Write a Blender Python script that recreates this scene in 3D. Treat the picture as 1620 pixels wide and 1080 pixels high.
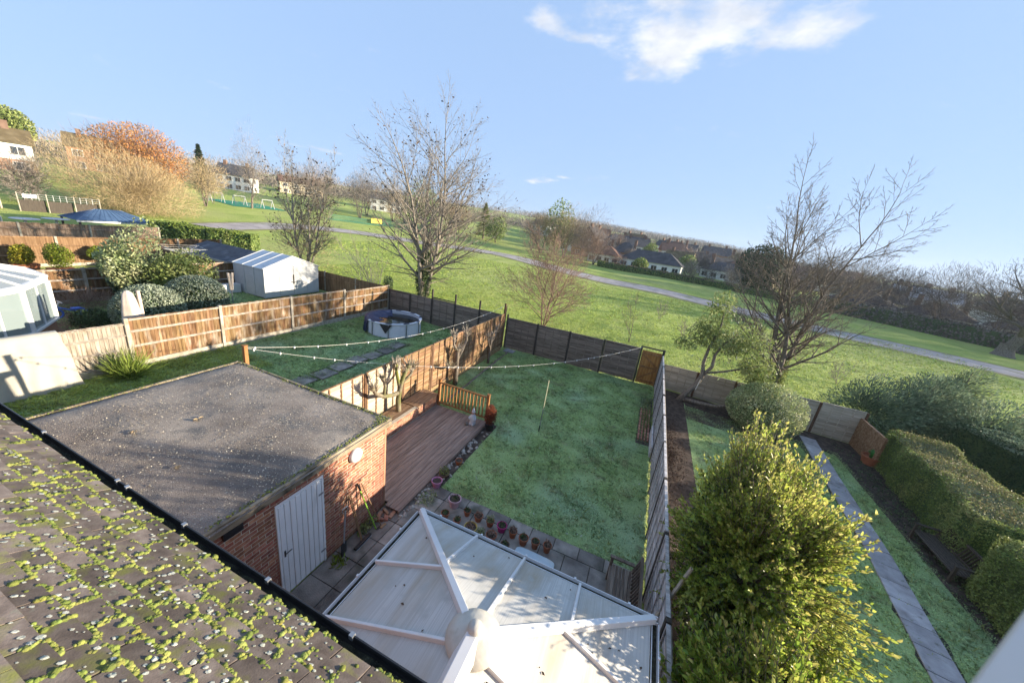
import bpy, bmesh, math, random
import numpy as np
from mathutils import Vector, Matrix
R = math.radians
random.seed(7); rng = np.random.default_rng(7)
sc = bpy.context.scene
for o in list(bpy.data.objects): bpy.data.objects.remove(o)
COL = sc.collection

# ------------------------------------------------------------------ camera
cam = bpy.data.cameras.new('camera'); cam_o = bpy.data.objects.new('camera', cam); COL.objects.link(cam_o)
yaw, pit, rol = R(-20.054), R(-17.85), R(7.884)
fw = Vector((math.sin(yaw)*math.cos(pit), math.cos(yaw)*math.cos(pit), math.sin(pit)))
rt = Vector((math.cos(yaw), -math.sin(yaw), 0)); upv = rt.cross(fw)
r2 = rt*math.cos(rol)+upv*math.sin(rol); u2 = -rt*math.sin(rol)+upv*math.cos(rol)
mw = Matrix((r2, u2, -fw)).transposed().to_4x4(); mw.translation = (0, 0, 7)
cam_o.matrix_world = mw
cam.sensor_width = 36; cam.lens = 12.367; cam.clip_start = .02; cam.clip_end = 6000
cam.dof.use_dof = True; cam.dof.focus_distance = 14; cam.dof.aperture_fstop = 4.0
sc.camera = cam_o

# ------------------------------------------------------------------ light
SUN_AZ, SUN_EL = 67.0, 9.9          # azimuth from +Y towards +X
sv = Vector((math.sin(R(SUN_AZ))*math.cos(R(SUN_EL)), math.cos(R(SUN_AZ))*math.cos(R(SUN_EL)), math.sin(R(SUN_EL))))
w = bpy.data.worlds.new('World'); sc.world = w; w.use_nodes = True
nt = w.node_tree; nt.nodes.clear()
N = nt.nodes.new; Lk = nt.links.new
wo = N('ShaderNodeOutputWorld'); bg = N('ShaderNodeBackground'); sky = N('ShaderNodeTexSky')
sky.sky_type = 'NISHITA'; sky.sun_disc = False
sky.sun_elevation = R(SUN_EL); sky.sun_rotation = R(SUN_AZ)
sky.altitude = 100; sky.air_density = 1.0; sky.dust_density = .35; sky.ozone_density = 2.5
SKY_STRENGTH = .15; SKY_GAMMA = .15; SKY_TINT = (.70, .95, 1.38, 1)
bg.inputs[1].default_value = SKY_STRENGTH
# clouds: noise on the sky dome projected to a plane
tc = N('ShaderNodeTexCoord'); sep = N('ShaderNodeSeparateXYZ'); Lk(tc.outputs['Generated'], sep.inputs[0])
def wm(op, a, b=None, c=None):
    n = N('ShaderNodeMath'); n.operation = op
    for i, v in enumerate((a, b, c)):
        if v is None: continue
        if isinstance(v, (int, float)): n.inputs[i].default_value = v
        else: Lk(v, n.inputs[i])
    return n.outputs[0]
zc = wm('MAXIMUM', sep.outputs[2], .02)
zz = wm('ADD', zc, .10)
cu = wm('DIVIDE', sep.outputs[0], zz); cv = wm('DIVIDE', sep.outputs[1], zz)
cmb = N('ShaderNodeCombineXYZ'); Lk(cu, cmb.inputs[0]); Lk(cv, cmb.inputs[1])
def wnoise(scale, detail, rough, off):
    mp = N('ShaderNodeMapping'); mp.inputs[1].default_value = off; Lk(cmb.outputs[0], mp.inputs[0])
    n = N('ShaderNodeTexNoise'); n.inputs['Scale'].default_value = scale; n.inputs['Detail'].default_value = detail
    n.inputs['Roughness'].default_value = rough; Lk(mp.outputs[0], n.inputs['Vector']); return n.outputs[0]
big = wnoise(2.2, 9, .62, (3.1, 1.7, 0)); fine = wnoise(5.5, 8, .6, (9.3, 4.1, 2))
def blob(u0, v0, ru, rv, ang, amp):
    du = wm('SUBTRACT', cu, u0); dv = wm('SUBTRACT', cv, v0)
    ca, sa = math.cos(ang), math.sin(ang)
    a = wm('DIVIDE', wm('ADD', wm('MULTIPLY', du, ca), wm('MULTIPLY', dv, sa)), ru)
    b = wm('DIVIDE', wm('SUBTRACT', wm('MULTIPLY', dv, ca), wm('MULTIPLY', du, sa)), rv)
    d = wm('ADD', wm('MULTIPLY', a, a), wm('MULTIPLY', b, b))
    e = wm('POWER', 2.718, wm('MULTIPLY', d, -1.0))
    return wm('MULTIPLY', e, amp)
CLOUDS = [(-.02, 1.62, .38, .30, -.12, .85), (-.22, 1.95, .18, .17, .5, .80), (.30, 1.82, .15, .14, 0, .62), (-.66, 1.64, .10, .08, .7, .66), (-.52, 1.77, .12, .06, .3, .58), (-1.4, 4.2, .75, .14, -.45, .50), (-5.15, 1.85, .30, .10, 1.4, .38), (-3.6, 3.15, .40, .22, .9, .42)]
acc = None
for c in CLOUDS:
    b_ = blob(*c); acc = b_ if acc is None else wm('ADD', acc, b_)
msk = wm('ADD', wm('ADD', wm('MULTIPLY', wm('SUBTRACT', big, .5), 1.7), acc), wm('MULTIPLY', wm('SUBTRACT', fine, .5), 1.5))
cr = N('ShaderNodeMapRange'); cr.inputs[1].default_value = .28; cr.inputs[2].default_value = 1.0; cr.interpolation_type = 'SMOOTHSTEP'
Lk(msk, cr.inputs[0])
mixc = N('ShaderNodeMix'); mixc.data_type = 'RGBA'
Lk(wm('MULTIPLY', cr.outputs[0], .88), mixc.inputs['Factor'])
gm = N('ShaderNodeGamma'); gm.inputs[1].default_value = SKY_GAMMA; Lk(sky.outputs[0], gm.inputs[0])   # evens the dome out everywhere alike
skyc = N('ShaderNodeMix'); skyc.data_type = 'RGBA'; skyc.blend_type = 'MULTIPLY'; skyc.inputs['Factor'].default_value = 1
Lk(gm.outputs[0], skyc.inputs['A']); skyc.inputs['B'].default_value = SKY_TINT
Lk(skyc.outputs['Result'], mixc.inputs['A']); cshade = N('ShaderNodeMix'); cshade.data_type = 'RGBA'; cshade.inputs['A'].default_value = (1.15, 1.24, 1.40, 1); cshade.inputs['B'].default_value = (1.75, 1.76, 1.78, 1)
csr = N('ShaderNodeMapRange'); csr.inputs[1].default_value = .35; csr.inputs[2].default_value = .62; Lk(wnoise(3.6, 7, .6, (1.3, 7.7, 5)), csr.inputs[0]); Lk(csr.outputs[0], cshade.inputs['Factor']); Lk(cshade.outputs['Result'], mixc.inputs['B'])
Lk(mixc.outputs['Result'], bg.inputs[0]); Lk(bg.outputs[0], wo.inputs[0])

sl = bpy.data.lights.new('sun', 'SUN'); sl.energy = 3.4; sl.angle = R(.55); sl.color = (1.0, .86, .66)
so = bpy.data.objects.new('sun', sl); COL.objects.link(so); so.rotation_euler = sv.to_track_quat('Z', 'Y').to_euler()
sc.view_settings.view_transform = 'Standard'; sc.view_settings.look = 'None'; sc.view_settings.gamma = 1
sc.view_settings.exposure = 2.05
sc.render.engine = 'CYCLES'; sc.cycles.use_denoising = True; sc.cycles.max_bounces = 6
sc.cycles.diffuse_bounces = 3; sc.cycles.transparent_max_bounces = 8; sc.cycles.caustics_reflective = False; sc.cycles.caustics_refractive = False
sc.cycles.sample_clamp_indirect = 4

# ------------------------------------------------------------------ materials
MT = {}
def hexc(c): return (c[0], c[1], c[2], 1)
def mat(name, cols, scale=3., rough=.85, bump=0., bscale=40., rnd=0., island=0., stretch=(1, 1, 1), transl=0., spec=.25,
        detail=5, coord='pos', metal=0., hue=0., stain=None, bdist=.02, crough=.55):
    m = bpy.data.materials.new(name); m.use_nodes = True; MT[name] = m
    t = m.node_tree; n = t.nodes; l = t.links; b = n['Principled BSDF']; out = n['Material Output']
    b.inputs['Roughness'].default_value = rough; b.inputs['Specular IOR Level'].default_value = spec; b.inputs['Metallic'].default_value = metal
    oi = n.new('ShaderNodeObjectInfo')
    if coord == 'pos':
        v = n.new('ShaderNodeNewGeometry').outputs['Position']
    else:
        tcn = n.new('ShaderNodeTexCoord'); ad = n.new('ShaderNodeVectorMath'); ad.operation = 'MULTIPLY_ADD'
        cx = n.new('ShaderNodeCombineXYZ')
        for i in range(3): l.new(oi.outputs['Random'], cx.inputs[i])
        l.new(cx.outputs[0], ad.inputs[0]); ad.inputs[1].default_value = (37, 71, 53); l.new(tcn.outputs['Object'], ad.inputs[2]); v = ad.outputs[0]
    mp = n.new('ShaderNodeMapping'); mp.inputs['Scale'].default_value = stretch; l.new(v, mp.inputs[0]); v = mp.outputs[0]
    nz = n.new('ShaderNodeTexNoise'); nz.inputs['Scale'].default_value = scale; nz.inputs['Detail'].default_value = detail
    nz.inputs['Roughness'].default_value = crough; l.new(v, nz.inputs['Vector'])
    rp = n.new('ShaderNodeValToRGB'); l.new(nz.outputs[0], rp.inputs[0]); e = rp.color_ramp.elements
    k = len(cols)
    while len(e) < k: e.new(.5)
    for i, c in enumerate(cols):
        e[i].position = (c[3] if len(c) > 3 else .32+.36*i/max(1, k-1)); e[i].color = hexc(c)
    col = rp.outputs[0]
    if stain:   # list of (color, scale, lo, hi, stretch)
        for (sc_, ss, lo, hi, st) in stain:
            mp2 = n.new('ShaderNodeMapping'); mp2.inputs['Scale'].default_value = st; mp2.inputs[1].default_value = (ss*3.3, 1.7, 5.1)
            l.new(v if coord != 'pos' else mp.inputs[0].links[0].from_socket, mp2.inputs[0])
            n2 = n.new('ShaderNodeTexNoise'); n2.inputs['Scale'].default_value = ss; n2.inputs['Detail'].default_value = 6; l.new(mp2.outputs[0], n2.inputs['Vector'])
            mr = n.new('ShaderNodeMapRange'); mr.inputs[1].default_value = lo; mr.inputs[2].default_value = hi; l.new(n2.outputs[0], mr.inputs[0])
            mx = n.new('ShaderNodeMix'); mx.data_type = 'RGBA'; l.new(mr.outputs[0], mx.inputs['Factor']); l.new(col, mx.inputs['A']); mx.inputs['B'].default_value = hexc(sc_); col = mx.outputs['Result']
    def hsv(fac, amp, h):
        nonlocal col
        hs = n.new('ShaderNodeHueSaturation'); mr = n.new('ShaderNodeMapRange'); mr.inputs[3].default_value = 1-amp; mr.inputs[4].default_value = 1+amp
        l.new(fac, mr.inputs[0]); l.new(mr.outputs[0], hs.inputs['Value'])
        if h:
            mh = n.new('ShaderNodeMapRange'); mh.inputs[3].default_value = .5-h; mh.inputs[4].default_value = .5+h
            fr = n.new('ShaderNodeMath'); fr.operation = 'FRACT'; mm = n.new('ShaderNodeMath'); mm.operation = 'MULTIPLY'; mm.inputs[1].default_value = 7.31
            l.new(fac, mm.inputs[0]); l.new(mm.outputs[0], fr.inputs[0]); l.new(fr.outputs[0], mh.inputs[0]); l.new(mh.outputs[0], hs.inputs['Hue'])
        l.new(col, hs.inputs['Color']); col = hs.outputs[0]
    if rnd: hsv(oi.outputs['Random'], rnd, hue)
    if island: hsv(n.new('ShaderNodeNewGeometry').outputs['Random Per Island'], island, hue)
    l.new(col, b.inputs['Base Color'])
    if bump:
        bn = n.new('ShaderNodeTexNoise'); bn.inputs['Scale'].default_value = bscale; bn.inputs['Detail'].default_value = 4; l.new(v, bn.inputs['Vector'])
        bp = n.new('ShaderNodeBump'); bp.inputs['Strength'].default_value = bump; bp.inputs['Distance'].default_value = bdist; l.new(bn.outputs[0], bp.inputs['Height']); l.new(bp.outputs[0], b.inputs['Normal'])
    if transl:
        tr = n.new('ShaderNodeBsdfTranslucent'); l.new(col, tr.inputs[0]); ms = n.new('ShaderNodeMixShader'); ms.inputs[0].default_value = transl
        l.new(b.outputs[0], ms.inputs[1]); l.new(tr.outputs[0], ms.inputs[2]); l.new(ms.outputs[0], out.inputs[0])
    return m
def glass(name, col=(.5, .6, .62), alpha=.35, rough=.03):
    m = bpy.data.materials.new(name); m.use_nodes = True; MT[name] = m
    t = m.node_tree; n = t.nodes; l = t.links; b = n['Principled BSDF']; b.inputs['Base Color'].default_value = hexc(col); b.inputs['Roughness'].default_value = rough
    b.inputs['Alpha'].default_value = alpha; b.inputs['Specular IOR Level'].default_value = .9
    return m

# surfaces
mat('grass_ground', [(.29, .38, .075), (.36, .44, .10), (.43, .48, .14)], .22, .95, 1., 9, detail=9, crough=.65, stain=[((.36, .37, .14), .06, .45, .8, (1, 1, 1)), ((.22, .30, .06), .45, .5, .8, (1, .35, 1)), ((.33, .33, .12), .9, .55, .85, (1, 1, 1)), ((.20, .28, .055), 3.1, .56, .8, (1, 1, 1))], bdist=.15)
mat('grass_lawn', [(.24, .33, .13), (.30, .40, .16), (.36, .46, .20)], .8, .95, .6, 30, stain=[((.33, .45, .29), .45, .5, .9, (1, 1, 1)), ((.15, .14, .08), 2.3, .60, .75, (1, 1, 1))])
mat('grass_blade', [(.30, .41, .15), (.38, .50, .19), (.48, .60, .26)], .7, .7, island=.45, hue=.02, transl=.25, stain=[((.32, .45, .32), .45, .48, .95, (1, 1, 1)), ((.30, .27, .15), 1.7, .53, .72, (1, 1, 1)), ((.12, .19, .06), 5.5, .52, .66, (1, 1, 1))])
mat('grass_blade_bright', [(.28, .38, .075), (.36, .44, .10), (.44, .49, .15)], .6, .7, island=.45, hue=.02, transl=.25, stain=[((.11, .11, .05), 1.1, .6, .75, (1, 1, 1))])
mat('soil', [(.03, .022, .018), (.065, .048, .038), (.11, .082, .066)], 6, .95, .8, 25, detail=9)
mat('mulch', [(.02, .012, .009), (.055, .035, .028), (.11, .075, .06)], 14, .9, .9, 40, island=.5)
mat('tarmac', [(.28, .25, .24), (.37, .335, .32), (.46, .41, .39)], .5, .9, .3, 20, detail=8, stain=[((.20, .21, .11), .35, .56, .72, (1, 1, 1)), ((.10, .105, .07), 2, .6, .8, (1, 1, 1))])
mat('patio_slab', [(.15, .13, .115), (.235, .21, .185), (.32, .285, .25)], 3, .85, .5, 45, rnd=.35, coord='pos', stain=[((.045, .055, .03), 1.6, .55, .75, (1, 1, 1)), ((.17, .145, .11), .9, .6, .8, (1, 1, 1))], detail=8)
mat('path_slab', [(.26, .245, .25), (.34, .325, .33), (.42, .405, .41)], 3, .8, .4, 45, rnd=.18, stain=[((.15, .125, .11), 1.3, .55, .8, (1, 1, 1)), ((.09, .10, .06), 6, .62, .8, (1, 1, 1))], detail=8)
mat('patio_base', [(.035, .03, .024), (.06, .055, .04)], 5, .95, .6, 30)
mat('brick', [(.27, .10, .06), (.36, .145, .09), (.44, .215, .14)], 9, .88, .5, 60, rnd=.30, hue=.012, coord='obj', stain=[((.13, .05, .035), 7, .58, .75, (1, 1, 1)), ((.44, .28, .19), 11, .63, .8, (1, 1, 1))])
mat('brick_old', [(.28, .12, .075), (.37, .18, .115), (.43, .25, .17)], 9, .88, .5, 60, rnd=.3, hue=.015, coord='obj')
mat('mortar', [(.48, .41, .31), (.58, .50, .39)], 8, .95, .5, 60)
mat('felt_roof', [(.15, .128, .110), (.235, .20, .17), (.34, .29, .245)], 1.0, .92, 1., 70, detail=9, crough=.6, stain=[((.36, .315, .265), .75, .50, .74, (1, 1, 1)), ((.13, .13, .13), 1.7, .52, .72, (1, 1, 1)), ((.55, .50, .40), 34, .62, .68, (1, 1, 1)), ((.07, .065, .06), 30, .64, .70, (1, 1, 1)), ((.22, .21, .10), 9, .70, .80, (1, 1, 1))])
mat('fascia', [(.16, .125, .085), (.28, .23, .16), (.36, .31, .23)], 5, .85, .5, 40, stretch=(1, .2, 1), stain=[((.06, .055, .035), 4, .52, .7, (1, 1, 1))])
mat('white_paint', [(.82, .82, .82), (.88, .88, .88)], 4, .45, .1, 20, stain=[((.58, .56, .52), 3, .62, .85, (1, 1, .25))])
mat('white_upvc', [(.64, .65, .66), (.70, .70, .70)], 3, .3, spec=.5, stain=[((.62, .58, .52), 2.2, .58, .85, (1, 1, 1))])
mat('polycarb', [(.52, .515, .49), (.57, .565, .54), (.61, .605, .58)], 1.2, .6, .12, 8, spec=.2, transl=.08, stain=[((.49, .485, .46), 1.0, .40, .62, (75, .3, 1)), ((.40, .33, .235), 1.0, .46, .70, (2.2, .55, 1)), ((.44, .44, .41), 5, .55, .75, (1, 1, 1))])
mat('dark_plastic', [(.012, .012, .014), (.022, .022, .024)], 8, .35, .1, 30, spec=.5)
mat('gutter_muck', [(.01, .010, .008), (.03, .028, .018), (.05, .05, .03)], 16, .95, .9, 40)
mat('black_metal', [(.015, .015, .017), (.03, .03, .03)], 8, .5, spec=.5)
mat('grey_metal', [(.30, .31, .33), (.40, .41, .43)], 6, .4, metal=.6)
mat('white_metal', [(.46, .47, .48), (.52, .53, .54)], 4, .5, stain=[((.55, .56, .56), 3, .6, .85, (1, 1, .3))])
mat('shed_roof', [(.56, .57, .58), (.64, .65, .66)], 4, .45, stain=[((.40, .41, .42), 2.5, .55, .85, (1, 1, 1))])
# woods
WOODX = (.35, 9, 9)
mat('fence_tan', [(.16, .092, .046), (.26, .16, .085), (.35, .24, .15)], 2.2, .85, .4, 14, rnd=.22, hue=.01, coord='obj', stretch=(.6, 6, 6), stain=[((.20, .10, .045), 1.6, .56, .8, (.5, 2, 2))])
mat('fence_grey', [(.38, .345, .32), (.54, .495, .47), (.68, .635, .61)], 2.2, .88, .4, 14, rnd=.22, coord='obj', stretch=(.6, 7, 7), stain=[((.13, .11, .09), 2.0, .55, .8, (.5, 3, 3)), ((.18, .20, .13), 2.5, .62, .8, (1, 1, 1))])
mat('fence_dark', [(.14, .105, .08), (.225, .175, .14), (.31, .25, .205)], 2.2, .88, .4, 14, rnd=.25, coord='obj', stretch=(.6, 7, 7), stain=[((.075, .085, .055), 2.0, .6, .8, (1, 1, 1))])
mat('fence_buff', [(.33, .28, .21), (.44, .38, .30), (.54, .48, .39)], 2.2, .88, .4, 14, rnd=.18, coord='obj', stretch=(.6, 7, 7))
mat('board_tan', [(.10, .055, .026), (.195, .115, .055), (.30, .205, .115)], 2.0, .85, .4, 14, rnd=.20, hue=.012, coord='pos', stretch=(5, 5, .7), stain=[((.40, .335, .26), 1.4, .54, .74, (3, 3, .8)), ((.16, .075, .03), 1.1, .56, .8, (2.5, 2.5, .6))], detail=8)
mat('board_silver', [(.21, .175, .14), (.32, .275, .225), (.41, .365, .31)], 2.4, .88, .4, 14, rnd=.15, coord='pos', stretch=(5, 5, .8), stain=[((.20, .15, .10), 1.5, .58, .8, (3, 3, .8))], detail=8)
mat('board_brown', [(.13, .072, .036), (.21, .125, .065), (.28, .18, .10)], 2.2, .85, .4, 14, rnd=.2, coord='pos', stretch=(5, 5, .7), detail=8)
mat('board_dull', [(.15, .10, .07), (.24, .17, .125), (.31, .24, .19)], 2.2, .88, .4, 14, rnd=.2, coord='pos', stretch=(5, 5, .7), detail=8)
mat('post_concrete', [(.27, .24, .19), (.38, .34, .28), (.46, .42, .36)], 5, .92, .5, 50, stain=[((.16, .15, .10), 3, .55, .75, (1, 1, .4))])
mat('post_wood', [(.05, .042, .036), (.09, .075, .06)], 5, .9, .5, 30, stretch=(4, 4, .5))
mat('post_brown', [(.09, .05, .03), (.16, .09, .055)], 5, .9, .5, 30, stretch=(4, 4, .5))
mat('gate_wood', [(.28, .11, .028), (.40, .175, .05), (.48, .23, .075)], 2, .7, .4, 14, rnd=.12, coord='pos', stretch=(5, 5, .6), detail=8)
mat('deck_wood', [(.17, .115, .09), (.26, .18, .142), (.35, .255, .205)], 2.2, .6, .5, 16, rnd=.18, coord='pos', stretch=(8, .7, 8), stain=[((.22, .155, .12), 1.7, .58, .8, (5, .5, 5))], detail=8, spec=.4)
mat('step_wood', [(.14, .08, .046), (.22, .135, .08), (.30, .20, .125)], 2.2, .75, .5, 16, rnd=.15, coord='pos', stretch=(8, .7, 8), detail=8)
mat('rail_wood', [(.20, .085, .028), (.30, .14, .05), (.37, .19, .08)], 2.2, .7, .4, 16, rnd=.12, coord='pos', stretch=(5, 5, .8))
mat('bench_wood', [(.10, .075, .055), (.17, .13, .10), (.25, .20, .155)], 2.2, .85, .5, 16, rnd=.2, coord='pos', stretch=(7, .8, 7))
mat('log', [(.10, .08, .06), (.20, .165, .12), (.28, .24, .18)], 3, .9, .6, 20, stretch=(4, .6, 4))
mat('bark', [(.11, .09, .072), (.18, .15, .12), (.27, .23, .19)], 5, .92, .7, 18, stretch=(3, 3, .7), detail=7)
mat('bark_pale', [(.22, .185, .15), (.34, .29, .235), (.45, .40, .33)], 5, .92, .6, 18, stretch=(3, 3, .7), stain=[((.13, .14, .07), 1.3, .5, .75, (1, 1, 1))])
mat('bark_mid', [(.16, .138, .115), (.25, .22, .185), (.34, .30, .255)], 5, .92, .6, 18, stretch=(3, 3, .7))
mat('bark_moss', [(.12, .10, .07), (.20, .17, .12), (.28, .24, .17)], 5, .92, .7, 18, stretch=(3, 3, .7), stain=[((.14, .15, .035), 1.4, .45, .65, (1, 1, 1))])
mat('twig_brown', [(.20, .17, .145), (.31, .265, .225)], 1, .9, island=.35)
mat('twig_dark', [(.13, .115, .105), (.21, .185, .165)], 1, .9, island=.35)
mat('twig_tan', [(.33, .245, .135), (.46, .36, .21)], .3, .9, island=.35, hue=.01)
mat('twig_red', [(.22, .145, .11), (.32, .22, .165)], .3, .9, island=.35)
mat('leaf_orange', [(.42, .19, .06), (.56, .29, .11)], .4, .8, island=.4, hue=.015, transl=.3)
mat('leaf_dead', [(.07, .045, .03), (.13, .085, .055)], 1, .85, island=.4, transl=.15)
mat('leaf_laurel', [(.19, .26, .04), (.31, .38, .065), (.45, .48, .11)], 1.1, .38, island=.5, hue=.02, transl=.45, spec=.55)
mat('leaf_laurel_tip', [(.44, .44, .10), (.60, .57, .20)], 1.5, .38, island=.4, hue=.02, transl=.4, spec=.55)
mat('leaf_ivy', [(.20, .30, .045), (.34, .44, .07), (.50, .54, .12)], 1.6, .35, island=.5, hue=.02, transl=.45, spec=.6)
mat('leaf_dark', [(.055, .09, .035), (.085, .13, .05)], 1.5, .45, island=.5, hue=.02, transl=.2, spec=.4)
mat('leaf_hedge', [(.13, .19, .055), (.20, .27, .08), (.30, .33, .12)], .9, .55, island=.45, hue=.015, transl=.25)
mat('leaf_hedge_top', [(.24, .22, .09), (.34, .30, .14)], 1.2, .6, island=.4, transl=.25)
mat('leaf_olive', [(.15, .20, .055), (.24, .29, .09), (.36, .38, .16)], 1.2, .5, island=.4, hue=.015, transl=.3)
mat('leaf_grey', [(.22, .27, .19), (.31, .36, .26), (.41, .45, .34)], 1.2, .6, island=.4, hue=.01, transl=.25)
mat('leaf_yellow', [(.30, .27, .025), (.42, .38, .05)], 1, .55, island=.4, hue=.02, transl=.3)
mat('leaf_lime', [(.13, .18, .02), (.22, .26, .03)], 1, .55, island=.4, hue=.015, transl=.3)
mat('leaf_variegated', [(.20, .26, .10), (.34, .39, .19), (.52, .52, .32)], 2.5, .45, island=.5, hue=.02, transl=.3)
mat('leaf_conifer', [(.12, .17, .10), (.20, .26, .15), (.32, .37, .23)], 1.3, .7, island=.45, hue=.012, transl=.2)
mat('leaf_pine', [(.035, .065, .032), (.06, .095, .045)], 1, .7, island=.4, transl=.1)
mat('leaf_red', [(.16, .045, .02), (.28, .08, .04)], 2, .6, island=.4, hue=.015, transl=.3)
mat('leaf_spike', [(.13, .20, .035), (.26, .32, .07)], 2, .5, island=.4, hue=.01, transl=.3)
mat('moss', [(.10, .13, .03), (.175, .205, .045), (.285, .285, .085)], 9, .95, .6, 60, island=.3, hue=.02, stain=[((.24, .15, .03), 5, .62, .75, (1, 1, 1))])
mat('lichen', [(.34, .35, .29), (.50, .50, .43)], 12, .95, .4, 60, island=.15)
mat('roof_tile', [(.10, .078, .066), (.145, .115, .098), (.195, .16, .137)], 14, .9, .35, 120, rnd=.38, bdist=.004, coord='obj', stain=[((.16, .15, .12), 26, .62, .72, (1, 1, 1)), ((.16, .16, .05), 9, .54, .70, (1, 1, 1))], detail=8)
# things
for nm, c in dict(pot_terracotta=(.36, .13, .065), pot_pink=(.58, .26, .42), pot_magenta=(.48, .04, .20), pot_yellow=(.55, .40, .11), pot_pale=(.60, .40, .45), pot_brown=(.20, .11, .07)).items():
    mat(nm, [tuple(x*.8 for x in c), c], 6, .65, .2, 40, stain=[(tuple(x*.5+.05 for x in c), 5, .58, .8, (1, 1, 1))])
mat('pool_white', [(.66, .68, .74), (.74, .76, .80)], 2, .45)
mat('pool_blue', [(.015, .022, .06), (.03, .045, .10)], 3, .5)
mat('pool_water', [(.006, .010, .010), (.012, .018, .016)], 2, .08, .05, 3, spec=.6)
mat('cloth_cream', [(.44, .42, .36), (.52, .49, .42)], 2, .9, .25, 90, transl=.2)
mat('canvas', [(.50, .42, .35), (.60, .52, .45)], 3, .9, .3, 60)
mat('cord', [(.72, .70, .64), (.80, .78, .72)], 5, .7)
mat('stone', [(.14, .12, .10), (.26, .23, .20), (.38, .35, .31)], 3, .9, .6, 25, rnd=.4, island=.35)
mat('statue', [(.46, .48, .52), (.58, .58, .60)], 8, .8, .3, 40)
mat('statue_red', [(.42, .25, .2), (.50, .33, .27)], 8, .8)
mat('plastic_pale', [(.42, .52, .58), (.52, .60, .64)], 3, .5, stain=[((.55, .56, .52), 4, .55, .75, (1, 1, 1))])
mat('green_plastic', [(.03, .13, .03), (.05, .18, .05)], 3, .45)
mat('broom_green', [(.22, .45, .04), (.30, .55, .07)], 3, .5)
mat('blue_toy', [(.05, .12, .5), (.08, .2, .62)], 3, .4, spec=.5)
mat('steel', [(.35, .36, .38), (.45, .46, .48)], 8, .45, metal=.5)
mat('tool_wood', [(.22, .13, .07), (.32, .20, .11)], 8, .7)
mat('gazebo_roof', [(.045, .085, .16), (.075, .13, .22)], 3, .4, spec=.5)
mat('felt_dark', [(.05, .055, .07), (.09, .095, .11)], 2, .8, .4, 30, stain=[((.16, .17, .19), 1.5, .55, .75, (1, 1, 1))])
mat('play_green', [(.03, .22, .12), (.05, .28, .16)], .5, .8)
mat('fence_green', [(.03, .16, .11), (.05, .22, .15)], 1, .6)
mat('banner', [(.60, .42, .04), (.68, .50, .08)], 2, .6, stain=[((.10, .08, .05), 1.6, .62, .68, (1, 1, 3))])
mat('house_white', [(.74, .74, .73), (.84, .84, .82)], .6, .85)
mat('house_cream', [(.62, .52, .36), (.70, .60, .44)], .6, .85)
mat('house_brick', [(.30, .16, .10), (.42, .24, .15)], 1.5, .9, rnd=.1)
mat('chimney_brick', [(.16, .10, .075), (.23, .15, .11)], 1.5, .9)
mat('house_roof_brown', [(.10, .075, .04), (.15, .115, .06), (.19, .15, .085)], .8, .9, .3, 6)
mat('house_roof_red', [(.15, .085, .06), (.21, .12, .085)], .8, .9, .3, 6, rnd=.15)
mat('house_roof_grey', [(.05, .05, .055), (.09, .09, .095)], .8, .85, .3, 6, rnd=.2)
mat('window_dark', [(.02, .025, .03), (.05, .06, .07)], .5, .1, spec=.7)
mat('pole_cream', [(.62, .58, .36), (.70, .66, .44)], 4, .5)
mat('worn_verge', [(.17, .19, .06), (.24, .25, .09), (.30, .27, .14)], .8, .95, .8, 9, detail=8, bdist=.1)
mat('far_wood', [(.20, .17, .15), (.26, .225, .20), (.22, .23, .17)], .05, .95, island=.3)
glass('pane', (.55, .63, .66), .30); glass('roof_glass', (.30, .34, .36), .62); glass('pane_dim', (.30, .37, .38), .55)
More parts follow.
